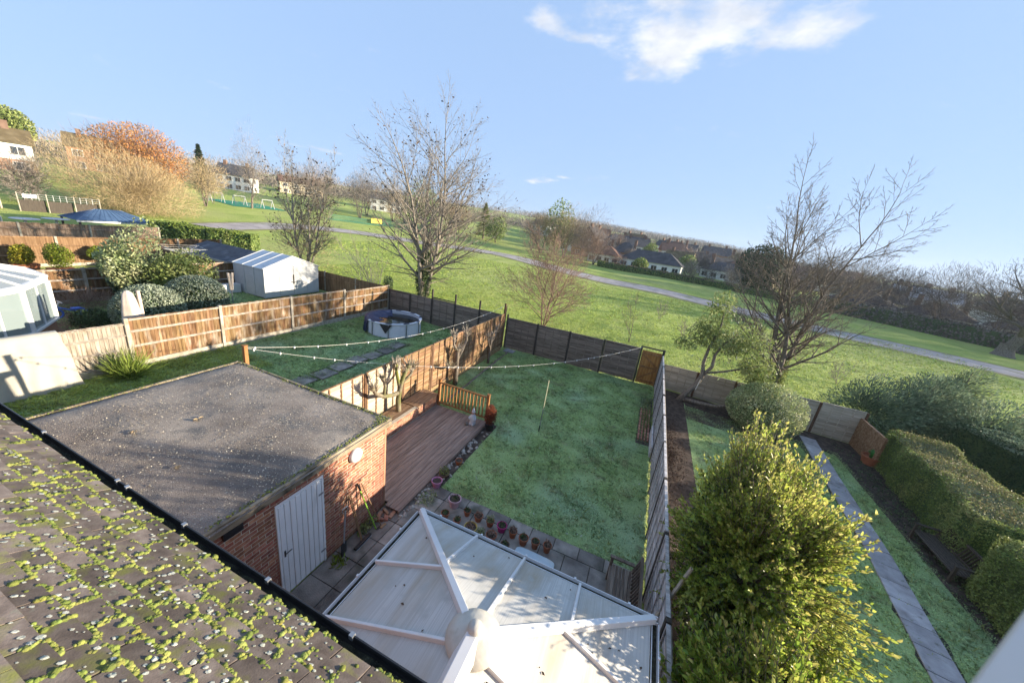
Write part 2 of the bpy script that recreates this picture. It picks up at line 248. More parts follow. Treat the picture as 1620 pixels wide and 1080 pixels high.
# ------------------------------------------------------------------ helpers
WL = {}
def reg(o, loc): WL[o.name] = Vector(loc); return o
def tag(o, label=None, cat=None, group=None, kind=None):
    if label: o['label'] = label
    if cat: o['category'] = cat
    if group: o['group'] = group
    if kind: o['kind'] = kind
    return o
def thing(name, label, cat, loc=(0, 0, 0), group=None):
    o = bpy.data.objects.new(name, None); COL.objects.link(o); o.location = loc; o.empty_display_size = .2
    reg(o, loc); return tag(o, label, cat, group)
def link(name, mesh, parent=None, loc=(0, 0, 0), rot=(0, 0, 0), scale=None):
    o = bpy.data.objects.new(name, mesh); COL.objects.link(o)
    if parent is not None:
        o.parent = parent; o.location = Vector(loc)-WL[parent.name]
    else: o.location = loc
    o.rotation_euler = rot
    if scale is not None: o.scale = scale
    return reg(o, loc)
class MB:
    def __init__(s): s.v = []; s.f = []
    def add(s, V, F):
        n = len(s.v); s.v += [tuple(p) for p in V]; s.f += [tuple(i+n for i in f) for f in F]; return s
    def box(s, x0, x1, y0, y1, z0, z1):
        return s.add([(x0, y0, z0), (x1, y0, z0), (x1, y1, z0), (x0, y1, z0), (x0, y0, z1), (x1, y0, z1), (x1, y1, z1), (x0, y1, z1)],
                     [(0, 3, 2, 1), (4, 5, 6, 7), (0, 1, 5, 4), (1, 2, 6, 5), (2, 3, 7, 6), (3, 0, 4, 7)])
    def bar(s, a, b, w, h, up=(0, 0, 1)):
        a = Vector(a); b = Vector(b); d = (b-a).normalized(); u = Vector(up)
        x = d.cross(u)
        if x.length < 1e-4: x = d.cross(Vector((1, 0, 0)))
        x.normalize(); z = x.cross(d); x *= w/2; z *= h/2
        return s.add([a-x-z, a+x-z, a+x+z, a-x+z, b-x-z, b+x-z, b+x+z, b-x+z], [(3, 2, 1, 0), (4, 5, 6, 7), (0, 1, 5, 4), (1, 2, 6, 5), (2, 3, 7, 6), (3, 0, 4, 7)])
    def prism(s, pts, z0, z1):
        n = len(pts); V = [(p[0], p[1], z0) for p in pts]+[(p[0], p[1], z1) for p in pts]
        F = [tuple(range(n-1, -1, -1)), tuple(range(n, 2*n))]+[(i, (i+1) % n, n+(i+1) % n, n+i) for i in range(n)]
        return s.add(V, F)
    def hull(s, A, B):   # two loops of equal length
        n = len(A); return s.add(list(A)+list(B), [tuple(range(n-1, -1, -1)), tuple(range(n, 2*n))]+[(i, (i+1) % n, n+(i+1) % n, n+i) for i in range(n)])
    def tube(s, pts, rad, n=6, cap=True):
        pts = [Vector(p) for p in pts]; k = len(pts)
        if not hasattr(rad, '__len__'): rad = [rad]*k
        V = []; F = []; prev = None
        for i, p in enumerate(pts):
            d = (pts[min(i+1, k-1)]-pts[max(i-1, 0)]).normalized()
            if prev is None:
                a = d.cross(Vector((0, 0, 1)))
                if a.length < 1e-3: a = d.cross(Vector((1, 0, 0)))
            else: a = prev-d*prev.dot(d)
            a.normalize(); prev = a; b = d.cross(a)
            for j in range(n):
                t = 2*math.pi*j/n; V.append(p+(a*math.cos(t)+b*math.sin(t))*rad[i])
        for i in range(k-1):
            for j in range(n):
                F.append((i*n+j, i*n+(j+1) % n, (i+1)*n+(j+1) % n, (i+1)*n+j))
        if cap: F += [tuple(range(n-1, -1, -1)), tuple(range((k-1)*n, k*n))]
        return s.add(V, F)
    def lathe(s, c, prof, n=16):
        V = []; F = []
        for r, z in prof:
            for j in range(n):
                t = 2*math.pi*j/n; V.append((c[0]+r*math.cos(t), c[1]+r*math.sin(t), c[2]+z))
        for i in range(len(prof)-1):
            for j in range(n): F.append((i*n+j, i*n+(j+1) % n, (i+1)*n+(j+1) % n, (i+1)*n+j))
        return s.add(V, F)
    def mesh(s, name, m, smooth=False, bevel=0):
        me = bpy.data.meshes.new(name); me.from_pydata(s.v, [], s.f); me.materials.append(MT[m])
        if bevel:
            bm = bmesh.new(); bm.from_mesh(me); bmesh.ops.bevel(bm, geom=bm.edges, offset=bevel, segments=1, affect='EDGES'); bm.to_mesh(me); bm.free()
        if smooth: me.polygons.foreach_set('use_smooth', [True]*len(me.polygons))
        me.update(); return me
    def build(s, name, m, parent=None, smooth=False, bevel=0):
        c = np.array(s.v).mean(0) if parent is not None else np.zeros(3)
        if parent is None: c = np.array([np.mean([p[0] for p in s.v]), np.mean([p[1] for p in s.v]), min(p[2] for p in s.v)])
        s.v = [(p[0]-c[0], p[1]-c[1], p[2]-c[2]) for p in s.v]
        return link(name, s.mesh(name, m, smooth, bevel), parent, tuple(c))
def np_mesh(name, V, F, m, smooth=False):
    V = np.asarray(V, np.float32); F = np.asarray(F, np.int32); k = F.shape[1]
    me = bpy.data.meshes.new(name); me.vertices.add(len(V)); me.vertices.foreach_set('co', V.ravel())
    me.loops.add(F.size); me.loops.foreach_set('vertex_index', F.ravel())
    me.polygons.add(len(F)); me.polygons.foreach_set('loop_start', np.arange(0, F.size, k, dtype=np.int32))
    for mm in ([m] if isinstance(m, str) else m): me.materials.append(MT[mm])
    if smooth: me.polygons.foreach_set('use_smooth', np.ones(len(F), bool))
    me.update(calc_edges=True); return me
def np_obj(name, V, F, m, parent=None, smooth=False):
    V = np.asarray(V, np.float64); c = V.mean(0); 
    if parent is None: c[2] = V[:, 2].min()
    return link(name, np_mesh(name, V-c, F, m, smooth), parent, tuple(c))
def nrm(a): return a/np.maximum(np.linalg.norm(a, axis=1, keepdims=True), 1e-9)
def leaves(C, A, Nn, L, Wd, fold=.25, hexa=False):
    """leaf blades: centres C, axes A, normals Nn"""
    C = np.asarray(C); n = len(C); A = nrm(A); S = nrm(np.cross(A, Nn)); U = np.cross(S, A)
    L = np.broadcast_to(np.asarray(L, float).reshape(-1, 1), (n, 1)); Wd = np.broadcast_to(np.asarray(Wd, float).reshape(-1, 1), (n, 1))
    if hexa:
        V = np.stack([C-A*L*.5, C-A*L*.18+S*Wd*.46+U*Wd*fold, C+A*L*.2+S*Wd*.4+U*Wd*fold, C+A*L*.5-U*Wd*.1, C+A*L*.2-S*Wd*.4+U*Wd*fold, C-A*L*.18-S*Wd*.46+U*Wd*fold], 1).reshape(-1, 3)
        b = np.arange(n)[:, None]*6; F = np.concatenate([b+[0, 1, 2, 3], b+[0, 3, 4, 5]], 0)
    else:
        V = np.stack([C-A*L*.5, C+S*Wd*.5+U*Wd*fold, C+A*L*.5, C-S*Wd*.5+U*Wd*fold], 1).reshape(-1, 3)
        b = np.arange(n)[:, None]*4; F = np.concatenate([b+[0, 1, 2, 2], b+[0, 2, 3, 3]], 0)[:, :3]
    return V, F
def sph(n):
    d = rng.normal(size=(n, 3)); return nrm(d)
def merge(parts):
    Vs = []; Fs = []; o = 0
    for V, F in parts: Vs.append(V); Fs.append(F+o); o += len(V)
    return np.concatenate(Vs), np.concatenate(Fs)

# ------------------------------------------------------------------ terrain
TX = [-900, -600, -250, -150, -110, -82, -60, -42, -33.5, -25, -16.2, -7.4, 1.4, 10.2, 40, 80, 160, 600, 1200]
TZ = [34, 26, 13, 8, 5.6, 4.0, 2.4, 1.4, 1.1, .85, .5, .04, 0, -.35, -.9, -1.6, -2.5, -3, -3]
def zg(x, y):
    x = np.asarray(x, float); y = np.asarray(y, float)
    z = np.interp(x, TX, TZ)
    s = np.interp(x/np.maximum(y, 1.), [-.6, -.1, .12, .3, .8], [.030, .038, .034, .016, .002])
    return z+s*np.clip(y-108, 0, 560)
def zf(x, y): return float(zg(x, y))
xs = np.unique(np.concatenate([TX, np.arange(-300, 301, 10), np.arange(-60, 61, 3)])).astype(float)
ys = np.unique(np.concatenate([np.arange(-60, 105, 6), np.arange(108, 700, 12), [760, 900, 1200, 1600, 2200]])).astype(float)
X, Y = np.meshgrid(xs, ys); Z = zg(X, Y)
nx, ny = len(xs), len(ys); idx = np.arange(nx*ny).reshape(ny, nx)
Fg = np.stack([idx[:-1, :-1], idx[:-1, 1:], idx[1:, 1:], idx[1:, :-1]], -1).reshape(-1, 4)
g = link('ground', np_mesh('ground', np.stack([X, Y, Z], -1).reshape(-1, 3), Fg, 'grass_ground', True)); tag(g, kind='structure')
def sheet(name, x0, x1, y0, y1, off, m, kind='structure', step=.5, wob=0.):
    kx = np.unique(np.concatenate([[x0, x1], [t for t in TX if x0 < t < x1], np.arange(x0+step, x1, step)])); ky = np.concatenate([np.arange(y0, y1, step), [y1]])
    Xs, Ys = np.meshgrid(kx, ky); Zs = zg(Xs, Ys)+off
    if wob:
        e = (Ys == y0) | (Ys == y1) | (Xs == x0) | (Xs == x1); Xs = Xs+e*rng.uniform(-wob, wob, Xs.shape); Ys = Ys+e*rng.uniform(-wob, wob, Xs.shape)
    a, b = len(kx), len(ky); ii = np.arange(a*b).reshape(b, a)
    F = np.stack([ii[:-1, :-1], ii[:-1, 1:], ii[1:, 1:], ii[1:, :-1]], -1).reshape(-1, 4)
    return tag(link(name, np_mesh(name, np.stack([Xs, Ys, Zs], -1).reshape(-1, 3), F, m)), kind=kind)
def blades(rects, dens, h=(.03, .07), wd=.012, m='grass_blade', name='grass', off=.012, label=None, clump=.5, holes=()):
    P = []
    for (x0, x1, y0, y1) in rects:
        n = int((x1-x0)*(y1-y0)*dens); p = np.stack([rng.uniform(x0, x1, n), rng.uniform(y0, y1, n)], 1)
        for (hx, hy, hr) in holes: p = p[np.hypot(p[:, 0]-hx, p[:, 1]-hy) > hr]
        P.append(p)
    P = np.concatenate(P); n = len(P)
    nz = np.sin(P[:, 0]*3.1+np.sin(P[:, 1]*2.3)*1.7)*np.cos(P[:, 1]*2.7+np.sin(P[:, 0]*1.9))
    H = rng.uniform(h[0], h[1], n)*(1+clump*nz); ang = rng.uniform(0, 2*math.pi, n)
    B = np.stack([P[:, 0], P[:, 1], zg(P[:, 0], P[:, 1])+off-.006], 1)
    sd = np.stack([np.cos(ang), np.sin(ang), np.zeros(n)], 1)*(wd*rng.uniform(.6, 1.4, n))[:, None]
    ln = rng.normal(0, 1.25, (n, 2))*H[:, None]
    T = B+np.concatenate([ln, H[:, None]], 1)
    V = np.stack([B-sd, B+sd, T], 1).reshape(-1, 3); F = np.arange(3*n).reshape(-1, 3)
    o = np_obj(name, V, F, m); tag(o, label, 'grass', kind='stuff'); return o

# gardens: sheets over the ground
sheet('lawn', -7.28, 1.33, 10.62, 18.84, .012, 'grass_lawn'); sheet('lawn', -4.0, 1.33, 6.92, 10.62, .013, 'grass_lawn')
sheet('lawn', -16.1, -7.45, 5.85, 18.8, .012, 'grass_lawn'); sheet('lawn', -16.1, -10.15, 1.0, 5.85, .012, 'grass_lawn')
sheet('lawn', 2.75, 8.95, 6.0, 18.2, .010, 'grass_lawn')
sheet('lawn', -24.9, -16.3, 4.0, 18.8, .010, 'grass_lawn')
sheet('soil_bed', 1.46, 2.8, 3.0, 19.0, .016, 'soil'); sheet('soil_bed', 2.8, 6.6, 16.2, 19.1, .018, 'soil', wob=.05); sheet('soil_bed', 6.6, 10.1, 17.3, 19.1, .018, 'soil')
sheet('soil_bed', 8.75, 10.4, 6, 17.3, .02, 'soil'); sheet('soil_bed', .8, 1.33, 12.6, 17.2, .02, 'soil')
sheet('soil_bed', -4.34, -3.98, 6.0, 10.6, .02, 'soil')
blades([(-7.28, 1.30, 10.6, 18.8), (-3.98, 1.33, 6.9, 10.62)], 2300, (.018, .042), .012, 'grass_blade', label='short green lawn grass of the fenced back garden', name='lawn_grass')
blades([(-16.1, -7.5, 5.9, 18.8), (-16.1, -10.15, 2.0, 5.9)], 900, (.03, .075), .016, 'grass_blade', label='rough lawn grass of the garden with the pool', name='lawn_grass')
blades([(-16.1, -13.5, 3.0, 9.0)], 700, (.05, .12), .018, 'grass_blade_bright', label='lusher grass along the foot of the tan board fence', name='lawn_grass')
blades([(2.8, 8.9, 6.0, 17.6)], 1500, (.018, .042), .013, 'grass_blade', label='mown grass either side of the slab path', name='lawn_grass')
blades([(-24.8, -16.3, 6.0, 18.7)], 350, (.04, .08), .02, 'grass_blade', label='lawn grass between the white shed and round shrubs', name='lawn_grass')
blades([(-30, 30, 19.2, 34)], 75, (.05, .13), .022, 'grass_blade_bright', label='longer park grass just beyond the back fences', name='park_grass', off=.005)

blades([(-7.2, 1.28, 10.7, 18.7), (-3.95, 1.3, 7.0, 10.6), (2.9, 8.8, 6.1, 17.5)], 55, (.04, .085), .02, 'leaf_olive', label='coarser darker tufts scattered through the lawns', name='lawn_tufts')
# park path
PP = [(-52.5, 28.5, 4.6), (-54.5, 33, 4.6), (-57.5, 44, 5.4), (-54.5, 54, 5.6), (-46.5, 61, 6), (-32.5, 72, 6.8), (-15, 66.5, 7.4), (2.2, 65, 7.6), (22, 58.2, 7.0), (36.5, 55, 6.6), (60, 47, 6), (90, 36, 6)]
def strip(name, P, off, m, sub=8, wmul=1., shift=0.):
    P = np.array(P, float); k = len(P); out = []
    for i in range(k-1):
        p0, p1, p2, p3 = P[max(i-1, 0)], P[i], P[i+1], P[min(i+2, k-1)]
        for t in np.linspace(0, 1, sub, endpoint=False):
            out.append(.5*((2*p1)+(-p0+p2)*t+(2*p0-5*p1+4*p2-p3)*t*t+(-p0+3*p1-3*p2+p3)*t**3))
    out.append(P[-1]); Q = np.array(out); d = np.gradient(Q[:, :2], axis=0); d = nrm(d); nn = np.stack([-d[:, 1], d[:, 0]], 1)
    V = []; c = 5
    for j in range(c):
        a = (j/(c-1)-.5)*wmul; p = Q[:, :2]+nn*(Q[:, 2:3]*a+shift+rng.normal(0, .05, (len(Q), 1))); V.append(np.concatenate([p, zg(p[:, 0], p[:, 1])[:, None]+off], 1))
    V = np.stack(V, 1); n = len(Q); ii = np.arange(n*c).reshape(n, c)
    F = np.stack([ii[:-1, :-1], ii[:-1, 1:], ii[1:, 1:], ii[1:, :-1]], -1).reshape(-1, 4)
    return tag(link(name, np_mesh(name, V.reshape(-1, 3), F, m)), kind='structure')
strip('path_verge', PP, .03, 'worn_verge', wmul=1.35); strip('park_path', PP, .05, 'tarmac')
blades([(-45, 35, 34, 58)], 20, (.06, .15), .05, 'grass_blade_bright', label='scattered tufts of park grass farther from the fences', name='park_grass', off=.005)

# ------------------------------------------------------------------ our house: roof, gutter, wall
house = thing('house', 'house roof of mossy dark tiles with a black gutter, in the near corner', 'house', (-2, -2, 0))
PIT = R(31); EY, EZ = .80, 5.03
uy, uz = -math.cos(PIT), math.sin(PIT)
def rp(x, s, h=0): return (x, EY+uy*s+h*math.sin(PIT), EZ+uz*s+h*math.cos(PIT))
mb = MB(); mb.box(-11, 3.4, -8.6, .5, 0, 4.95); mb.build('wall', 'house_brick', house)
mb = MB(); a, b = rp(-11.3, .02, -.035), rp(3.7, .02, -.035); c, d = rp(3.7, 5.9, -.035), rp(-11.3, 5.9, -.035)
mb.add([a, b, c, d, (c[0], -9.4, 4.9), (d[0], -9.4, 4.9)], [(0, 1, 2, 3), (3, 2, 4, 5)]); mb.add([(-11.3, .8, 4.93), (3.7, .8, 4.93), (3.7, .5, 4.93), (-11.3, .5, 4.93)], [(0, 1, 2, 3)])
roof = mb.build('roof', 'house_roof_grey', house)
tm = MB().box(-.0815, .0815, 0, .262, 0, .012).mesh('tile', 'roof_tile', bevel=.002)
rot0 = Matrix.Rotation(-PIT, 4, 'X')
RX = Matrix.Rotation(math.pi, 4, 'Z')
GA = .1
rest = MB(); tile_pts = []
Mc = np.array([r2, u2, fw])
def proj(p):
    c = Mc @ (np.array(p)-np.array([0, 0, 7])); 
    if c[2] <= .01: return None
    return 810+556.5*c[0]/c[2], 540-556.5*c[1]/c[2]
ntile = 0
for i in range(0, 56):
    s0 = i*GA-.03
    x = -11.2+(.0835 if i % 2 else 0)
    while x < 3.6:
        q = proj(rp(x, s0+.05)); vis = q is not None and -30 < q[0] < 1000 and q[1] < 1115 and i < 22
        x += .167
        if vis: tile_pts.append((x, s0))
        if vis and ntile < 300:
            ntile += 1
            # local axes: X right, Y up-slope (towards -y), Z normal; tile tilts so that its tail lies on the course below
            ex = Vector((-1, 0, 0)); ey = Vector((0, uy, uz)); tl = .125+random.uniform(-.015, .015)
            ey2 = (ey*math.cos(tl)-Vector((0, math.sin(PIT), math.cos(PIT)))*math.sin(tl)).normalized(); ez = ex.cross(ey2).normalized()
            if ez.z < 0: ex = -ex; ez = ex.cross(ey2).normalized()
            m3 = Matrix((ex, ey2, ez)).transposed().to_4x4() @ Matrix.Rotation(random.uniform(-.02, .02), 4, 'Z')
            p = Vector(rp(x+random.uniform(-.003, .003), s0+random.uniform(-.006, .006), .016))
            o = link('roof_tile', tm, roof, p); o.rotation_euler = m3.to_euler()
        elif i < 40 and -8 < x:
            p0 = Vector(rp(x, s0, .016)); p1 = Vector(rp(x, s0+.26, -.011)); p0.z += .006; p0.y += .003; rest.bar(p0, p1, .163, .012, (0, math.sin(PIT), math.cos(PIT)))
o = rest.build('more_roof_tiles', 'roof_tile', roof); o['kind'] = 'stuff'
# moss cushions on the joints and lichen spots on the tile faces
def blobs(P, r, hz, nn=7):
    P = np.array(P); n = len(P); r = np.asarray(r).reshape(n, 1)
    Nv = np.array([0, math.sin(PIT), math.cos(PIT)]); Uv = np.array([0, uy, uz]); Xv = np.array([1., 0, 0])
    V = []
    for (rr, hh) in ((1., 0.), (.8, .62), (0., 1.)):
        k = nn if rr else 1
        for j in range(k):
            t = 2*math.pi*(j+.5*(rr < 1))/nn; jit = rng.uniform(.75, 1.25, (n, 1))
            V.append(P+(Xv*math.cos(t)+Uv*math.sin(t))*r*rr*jit+Nv*r*hz*hh*jit)
    V = np.stack(V, 1); m_ = V.shape[1]; F = []
    for j in range(nn):
        F += [[j, (j+1) % nn, nn+j], [(j+1) % nn, nn+(j+1) % nn, nn+j], [nn+j, nn+(j+1) % nn, 2*nn]]
    F = np.array(F)[None]+(np.arange(n)*m_)[:, None, None]
    return V.reshape(-1, 3), F.reshape(-1, 3)
MP, MR, LP_, LR = [], [], [], []
def dens(x, s): return max(.2, min(1., .46+.72*s+.20*math.sin(x*3.7+s*5)+.18*math.sin(x*9.1-s*11)))
for (x, s) in tile_pts:
    d_ = dens(x, s)
    if random.random() < min(1, d_*1.5):                     # moss along the tail edge of the tile (the lower joint)
        a0 = random.uniform(-.085, -.03); a1 = a0+random.uniform(.06, .17)
        for k in range(int((a1-a0)/.003)):
            MP.append(rp(x+a0+k*.003, s-.005+random.gauss(0, .007), .018)); MR.append(abs(random.gauss(.003, .0045))+.0028)
    if random.random() < min(1, d_*1.25):                 # moss in the perpend joint
        b1 = random.uniform(.04, .10)
        for k in range(int(b1/.0035)):
            MP.append(rp(x+.0835+random.gauss(0, .006), s+k*.0035, .026-.12*k*.0035)); MR.append(abs(random.gauss(.003, .004))+.0028)
    for k in range(int(d_*random.uniform(0, 10))):   # cushions on the face
        MP.append(rp(x+random.uniform(-.08, .08), s+random.uniform(0, .05), .022)); MR.append(random.uniform(.003, .011))
    for k in range(int((.4+.9*d_)*random.uniform(0, 9))):
        ds = random.uniform(.005, .095); LP_.append(rp(x+random.uniform(-.075, .075), s+ds, .0302-.125*ds)); LR.append(random.uniform(.003, .013))
V, F = blobs(MP, MR, .95); o = np_obj('moss', V, F, 'moss', roof, True); o['kind'] = 'stuff'; o['label'] = 'yellow green moss cushions along the tile joints'
V, F = blobs(LP_, LR, .04); o = np_obj('lichen', V, F, 'lichen', roof, True); o['kind'] = 'stuff'; o['label'] = 'whitish lichen spots on the tiles'
# gutter: half round trough
mb = MB(); n = 9; V = []; F = []
for xg in (-11.3, 3.7):
    for k in range(n):
        t = math.pi*k/(n-1); V.append((xg, .845-.062*math.cos(t), 5.0-.062*math.sin(t)))
    for k in range(n):
        t = math.pi*(n-1-k)/(n-1); V.append((xg, .845-.056*math.cos(t), 5.0-.056*math.sin(t)))
mb.add(V, [(k, (k+1) % 18, 18+(k+1) % 18, 18+k) for k in range(18)]); mb.tube([(-11.3, .908, 5.0), (3.7, .908, 5.0)], .007, 6)
gut = mb.build('gutter', 'dark_plastic', house)
mb = MB(); mb.box(-11.3, 3.7, .782, .80, 4.83, 5.02); mb.build('fascia_board', 'dark_plastic', house)
V = []; F = []; k = 160
for i in range(k):
    x = -7+9*i/k
    V += [(x, .795, 4.972+random.uniform(-.006, .02)), (x, .845, 4.962+random.uniform(-.008, .02)), (x, .893, 4.965+random.uniform(-.004, .012))]
for i in range(k-1): F += [(3*i, 3*i+3, 3*i+4, 3*i+1), (3*i+1, 3*i+4, 3*i+5, 3*i+2)]
MB().add(V, F).build('gutter_debris', 'gutter_muck', gut)
for xg in (-4.1, -3.05, -2.93, -2.3, -1.55, -.95, -.2):
    MB().box(xg-.012, xg+.012, .895, .917, 4.985, 5.013).build('gutter_clip', 'grey_metal', gut)
# roof window sash that stands open beside the camera
def ray(px, py):
    d = r2*((px-810)/556.5)+u2*(-(py-540)/556.5)+fw; return d.normalized()
w0 = Vector((0, 0, 7))
sash = thing('window_sash', 'blurred white window sash cutting the bottom right corner', 'window', tuple(w0+ray(1585, 1040)*.34))
a = w0+ray(1592, 1250)*.40; b = w0+ray(1877, 880)*.40
mb = MB(); mb.bar(a, b, .05, .035, fw); mb.build('frame', 'white_upvc', sash, bevel=.004)
dd = (b-a).normalized(); sd = dd.cross(fw).normalized(); 
if sd.dot(r2) < 0: sd = -sd
mb = MB(); mb.bar(a+sd*.2, b+sd*.2, .36, .006, fw); mb.build('pane', 'pane', sash)
# ------------------------------------------------------------------ brick laying
def brick_mesh(name, m, l=.215, h=.065, d=.09):
    return MB().box(-d/2, d/2, -l/2, l/2, -h/2, h/2).mesh(name, m, bevel=.004)
def lay(parent, x, y0, y1, z0, z1, mesh, cap, skip=None, order=None, name='brick', rest_m='brick'):
    """bricks on a wall face x = const, running along y"""
    P = []; c = 0; z = z0+.0375
    while z+.03 < z1:
        y = y0+.1125-(.1125 if c % 2 else 0)
        while y-.1 < y1:
            a, b = max(y-.1075, y0), min(y+.1075, y1)
            segs = [(a, b)] if not (skip and z < skip[2] and b > skip[0] and a < skip[1]) else [(a, min(b, skip[0]-.008)), (max(a, skip[1]+.008), b)]
            P += [(s_, e_, z) for s_, e_ in segs if e_-s_ > .03]
            y += .225
        z += .075; c += 1
    if order: P.sort(key=order)
    for a, b, z in P[:cap]:
        o = link(name, mesh, parent, (x-.045+random.uniform(-.002, .002), (a+b)/2, z), (random.uniform(-.004, .004), 0, 0)); 
        if b-a < .21: o.scale = (1, (b-a)/.215, 1)
    if len(P) > cap:
        mb = MB()
        for a, b, z in P[cap:]: mb.box(x-.09, x, a, b, z-.0325, z+.0325)
        o = mb.build('more_bricks', rest_m, parent); o['kind'] = 'stuff'
# ------------------------------------------------------------------ garage
gar = thing('garage', 'flat roofed red brick garage with white plank door', 'garage', (-7.4, 3.5, 0))
mb = MB(); mb.box(-9.9, -4.8535, 1.3, 3.06, 0, 2.34); mb.box(-9.9, -4.8535, 3.97, 5.64, 0, 2.34); mb.box(-9.9, -4.8535, 3.06, 3.97, 2.13, 2.34); mb.box(-9.9, -5.4, 3.06, 3.97, 0, 2.13)
gw = mb.build('wall', 'mortar', gar)
BM = brick_mesh('brick', 'brick')
lay(gw, -4.85, 1.3, 5.65, 0, 2.33, BM, 300, skip=(3.05, 3.973, 2.12), order=lambda p: abs(p[0]-3.6)-.3*p[2]+(6 if p[0] < 1.9 or (p[0] < 3 and p[2] < .9) else 0))
mb = MB(); mb.box(-9.9, -4.85, 5.645, 5.70, 0, 2.34); mb.build('rear_wall', 'house_brick', gar)
# roof slab, slightly humped, with upstand edge
nxr, nyr = 22, 18; V = []; F = []
for j in range(nyr+1):
    for i in range(nxr+1):
        u, v = i/nxr, j/nyr; x = -10.06+(5.30)*u; y = 1.25+4.52*v
        e = min(u, 1-u, v, 1-v); V.append((x, y, 2.475+.035*min(1, e*8)-(.045 if e < .01 else 0)+.012*math.sin(u*9)*math.sin(v*7)+random.uniform(-.003, .003)))
for j in range(nyr):
    for i in range(nxr): a = j*(nxr+1)+i; F.append((a, a+1, a+nxr+2, a+nxr+1))
grf = MB().add(V, F).build('roof', 'felt_roof', gar, smooth=True)
mb = MB(); mb.box(-4.84, -4.79, 1.2, 5.8, 2.30, 2.478); mb.box(-10.10, -4.84, 5.74, 5.79, 2.34, 2.472); mb.box(-10.11, -10.06, 1.2, 5.74, 2.34, 2.472); mb.build('fascia', 'fascia', gar, bevel=.004)
mb = MB(); mb.box(-4.848, -4.80, 2.28, 2.55, 2.16, 2.29); mb.build('vent_hole', 'dark_plastic', gar)
# leaf litter, gravel and moss on the roof
n = 5200; P = np.stack([rng.uniform(-10, -4.85, n), 1.6+4.1*rng.beta(1.1, 1.1, n), np.full(n, 2.527)], 1)
keep = (np.sin(P[:, 0]*2.3+P[:, 1])*np.cos(P[:, 1]*2.1-P[:, 0]*.7)+rng.normal(0, .5, n)) > -.1; P = P[keep]; n = len(P)
P[:, 2] = 2.522
V, F = leaves(P, np.concatenate([rng.normal(size=(n, 2)), np.zeros((n, 1))], 1), np.array([[0, 0, 1.]])+rng.normal(0, .35, (n, 3)), rng.uniform(.010, .034, n), rng.uniform(.010, .026, n), .4)
mat('litter', [(.34, .30, .22), (.55, .50, .40)], 3, .9, island=.6); o = np_obj('roof_litter', V, F, 'litter', grf); o['kind'] = 'stuff'
for (x, y, s) in ((-8.1, 2.75, .04), (-7.75, 3.6, .04), (-6.5, 2.6, .02)):
    k = 4; P = np.stack([rng.normal(x, s, k), rng.normal(y, s, k), np.full(k, 2.53)], 1)
    V, F = leaves(P, np.concatenate([rng.normal(size=(k, 2)), rng.normal(0, .1, (k, 1))], 1), np.array([[0, 0, 1.]])+rng.normal(0, .3, (k, 3)), rng.uniform(.05, .10, k), rng.uniform(.03, .06, k), .3, True)
    o = np_obj('fallen_leaves', V, F, 'twig_tan', grf); o['kind'] = 'stuff'
P = np.concatenate([np.stack([rng.normal(-4.95, .10, 130), rng.normal(5.6, .12, 130), np.full(130, 2.49)], 1), np.stack([rng.normal(-4.87, .025, 330), rng.uniform(2.1, 5.7, 330), np.full(330, 2.483)], 1), np.stack([rng.uniform(-10, -5, 240), rng.normal(5.70, .03, 240), np.full(240, 2.48)], 1), np.stack([rng.normal(-10.0, .03, 200), rng.uniform(1.5, 5.7, 200), np.full(200, 2.485)], 1)])
pit_save = (PIT, uy, uz); PIT = 0; uy, uz = -1, 0
V, F = blobs(P, rng.uniform(.004, .017, len(P)), .7); PIT, uy, uz = pit_save
o = np_obj('moss', V, F, 'moss', grf, True); o['kind'] = 'stuff'
# door
door = MB().box(-4.90, -4.853, 3.09, 3.93, .06, 2.09).build('door', 'white_paint', gar); door['label'] = 'white painted plank door'
pm = MB().box(-.0125, .0125, -.046, .046, -1.0, 1.0).mesh('plank', 'white_paint', bevel=.006)
for i in range(8): link('plank', pm, door, (-4.845+random.uniform(-.002, .002), 3.145+i*.1045, 1.075))
mb = MB(); mb.box(-4.87, -4.832, 3.05, 3.09, .03, 2.14); mb.box(-4.87, -4.832, 3.933, 3.973, .03, 2.14); mb.box(-4.87, -4.834, 3.09, 3.933, 2.095, 2.14); mb.build('door_frame', 'white_paint', door)
mb = MB(); mb.tube([(-4.835, 3.15, 1.05), (-4.80, 3.15, 1.05), (-4.80, 3.26, 1.055)], .009, 6); mb.box(-4.836, -4.828, 3.135, 3.165, .96, 1.10); mb.build('handle', 'black_metal', door)
for z in (.35, 1.75): MB().box(-4.836, -4.828, 3.86, 3.965, z-.02, z+.02).build('hinge', 'grey_metal', door)
# round bulkhead lamp
lampg = MB()
for k in range(6):
    pass
n = 18; V = []; F = []
for (r, dx) in ((.16, 0), (.16, .03), (.15, .06), (.11, .09), (.05, .105), (.001, .108)):
    for j in range(n): t = 2*math.pi*j/n; V.append((-4.84+dx, 4.75+r*math.cos(t), 2.10+r*math.sin(t)))
for i in range(5):
    for j in range(n): F.append((i*n+j, i*n+(j+1) % n, (i+1)*n+(j+1) % n, (i+1)*n+j))
MB().add(V, F).build('wall_lamp', 'white_upvc', gar, smooth=True)

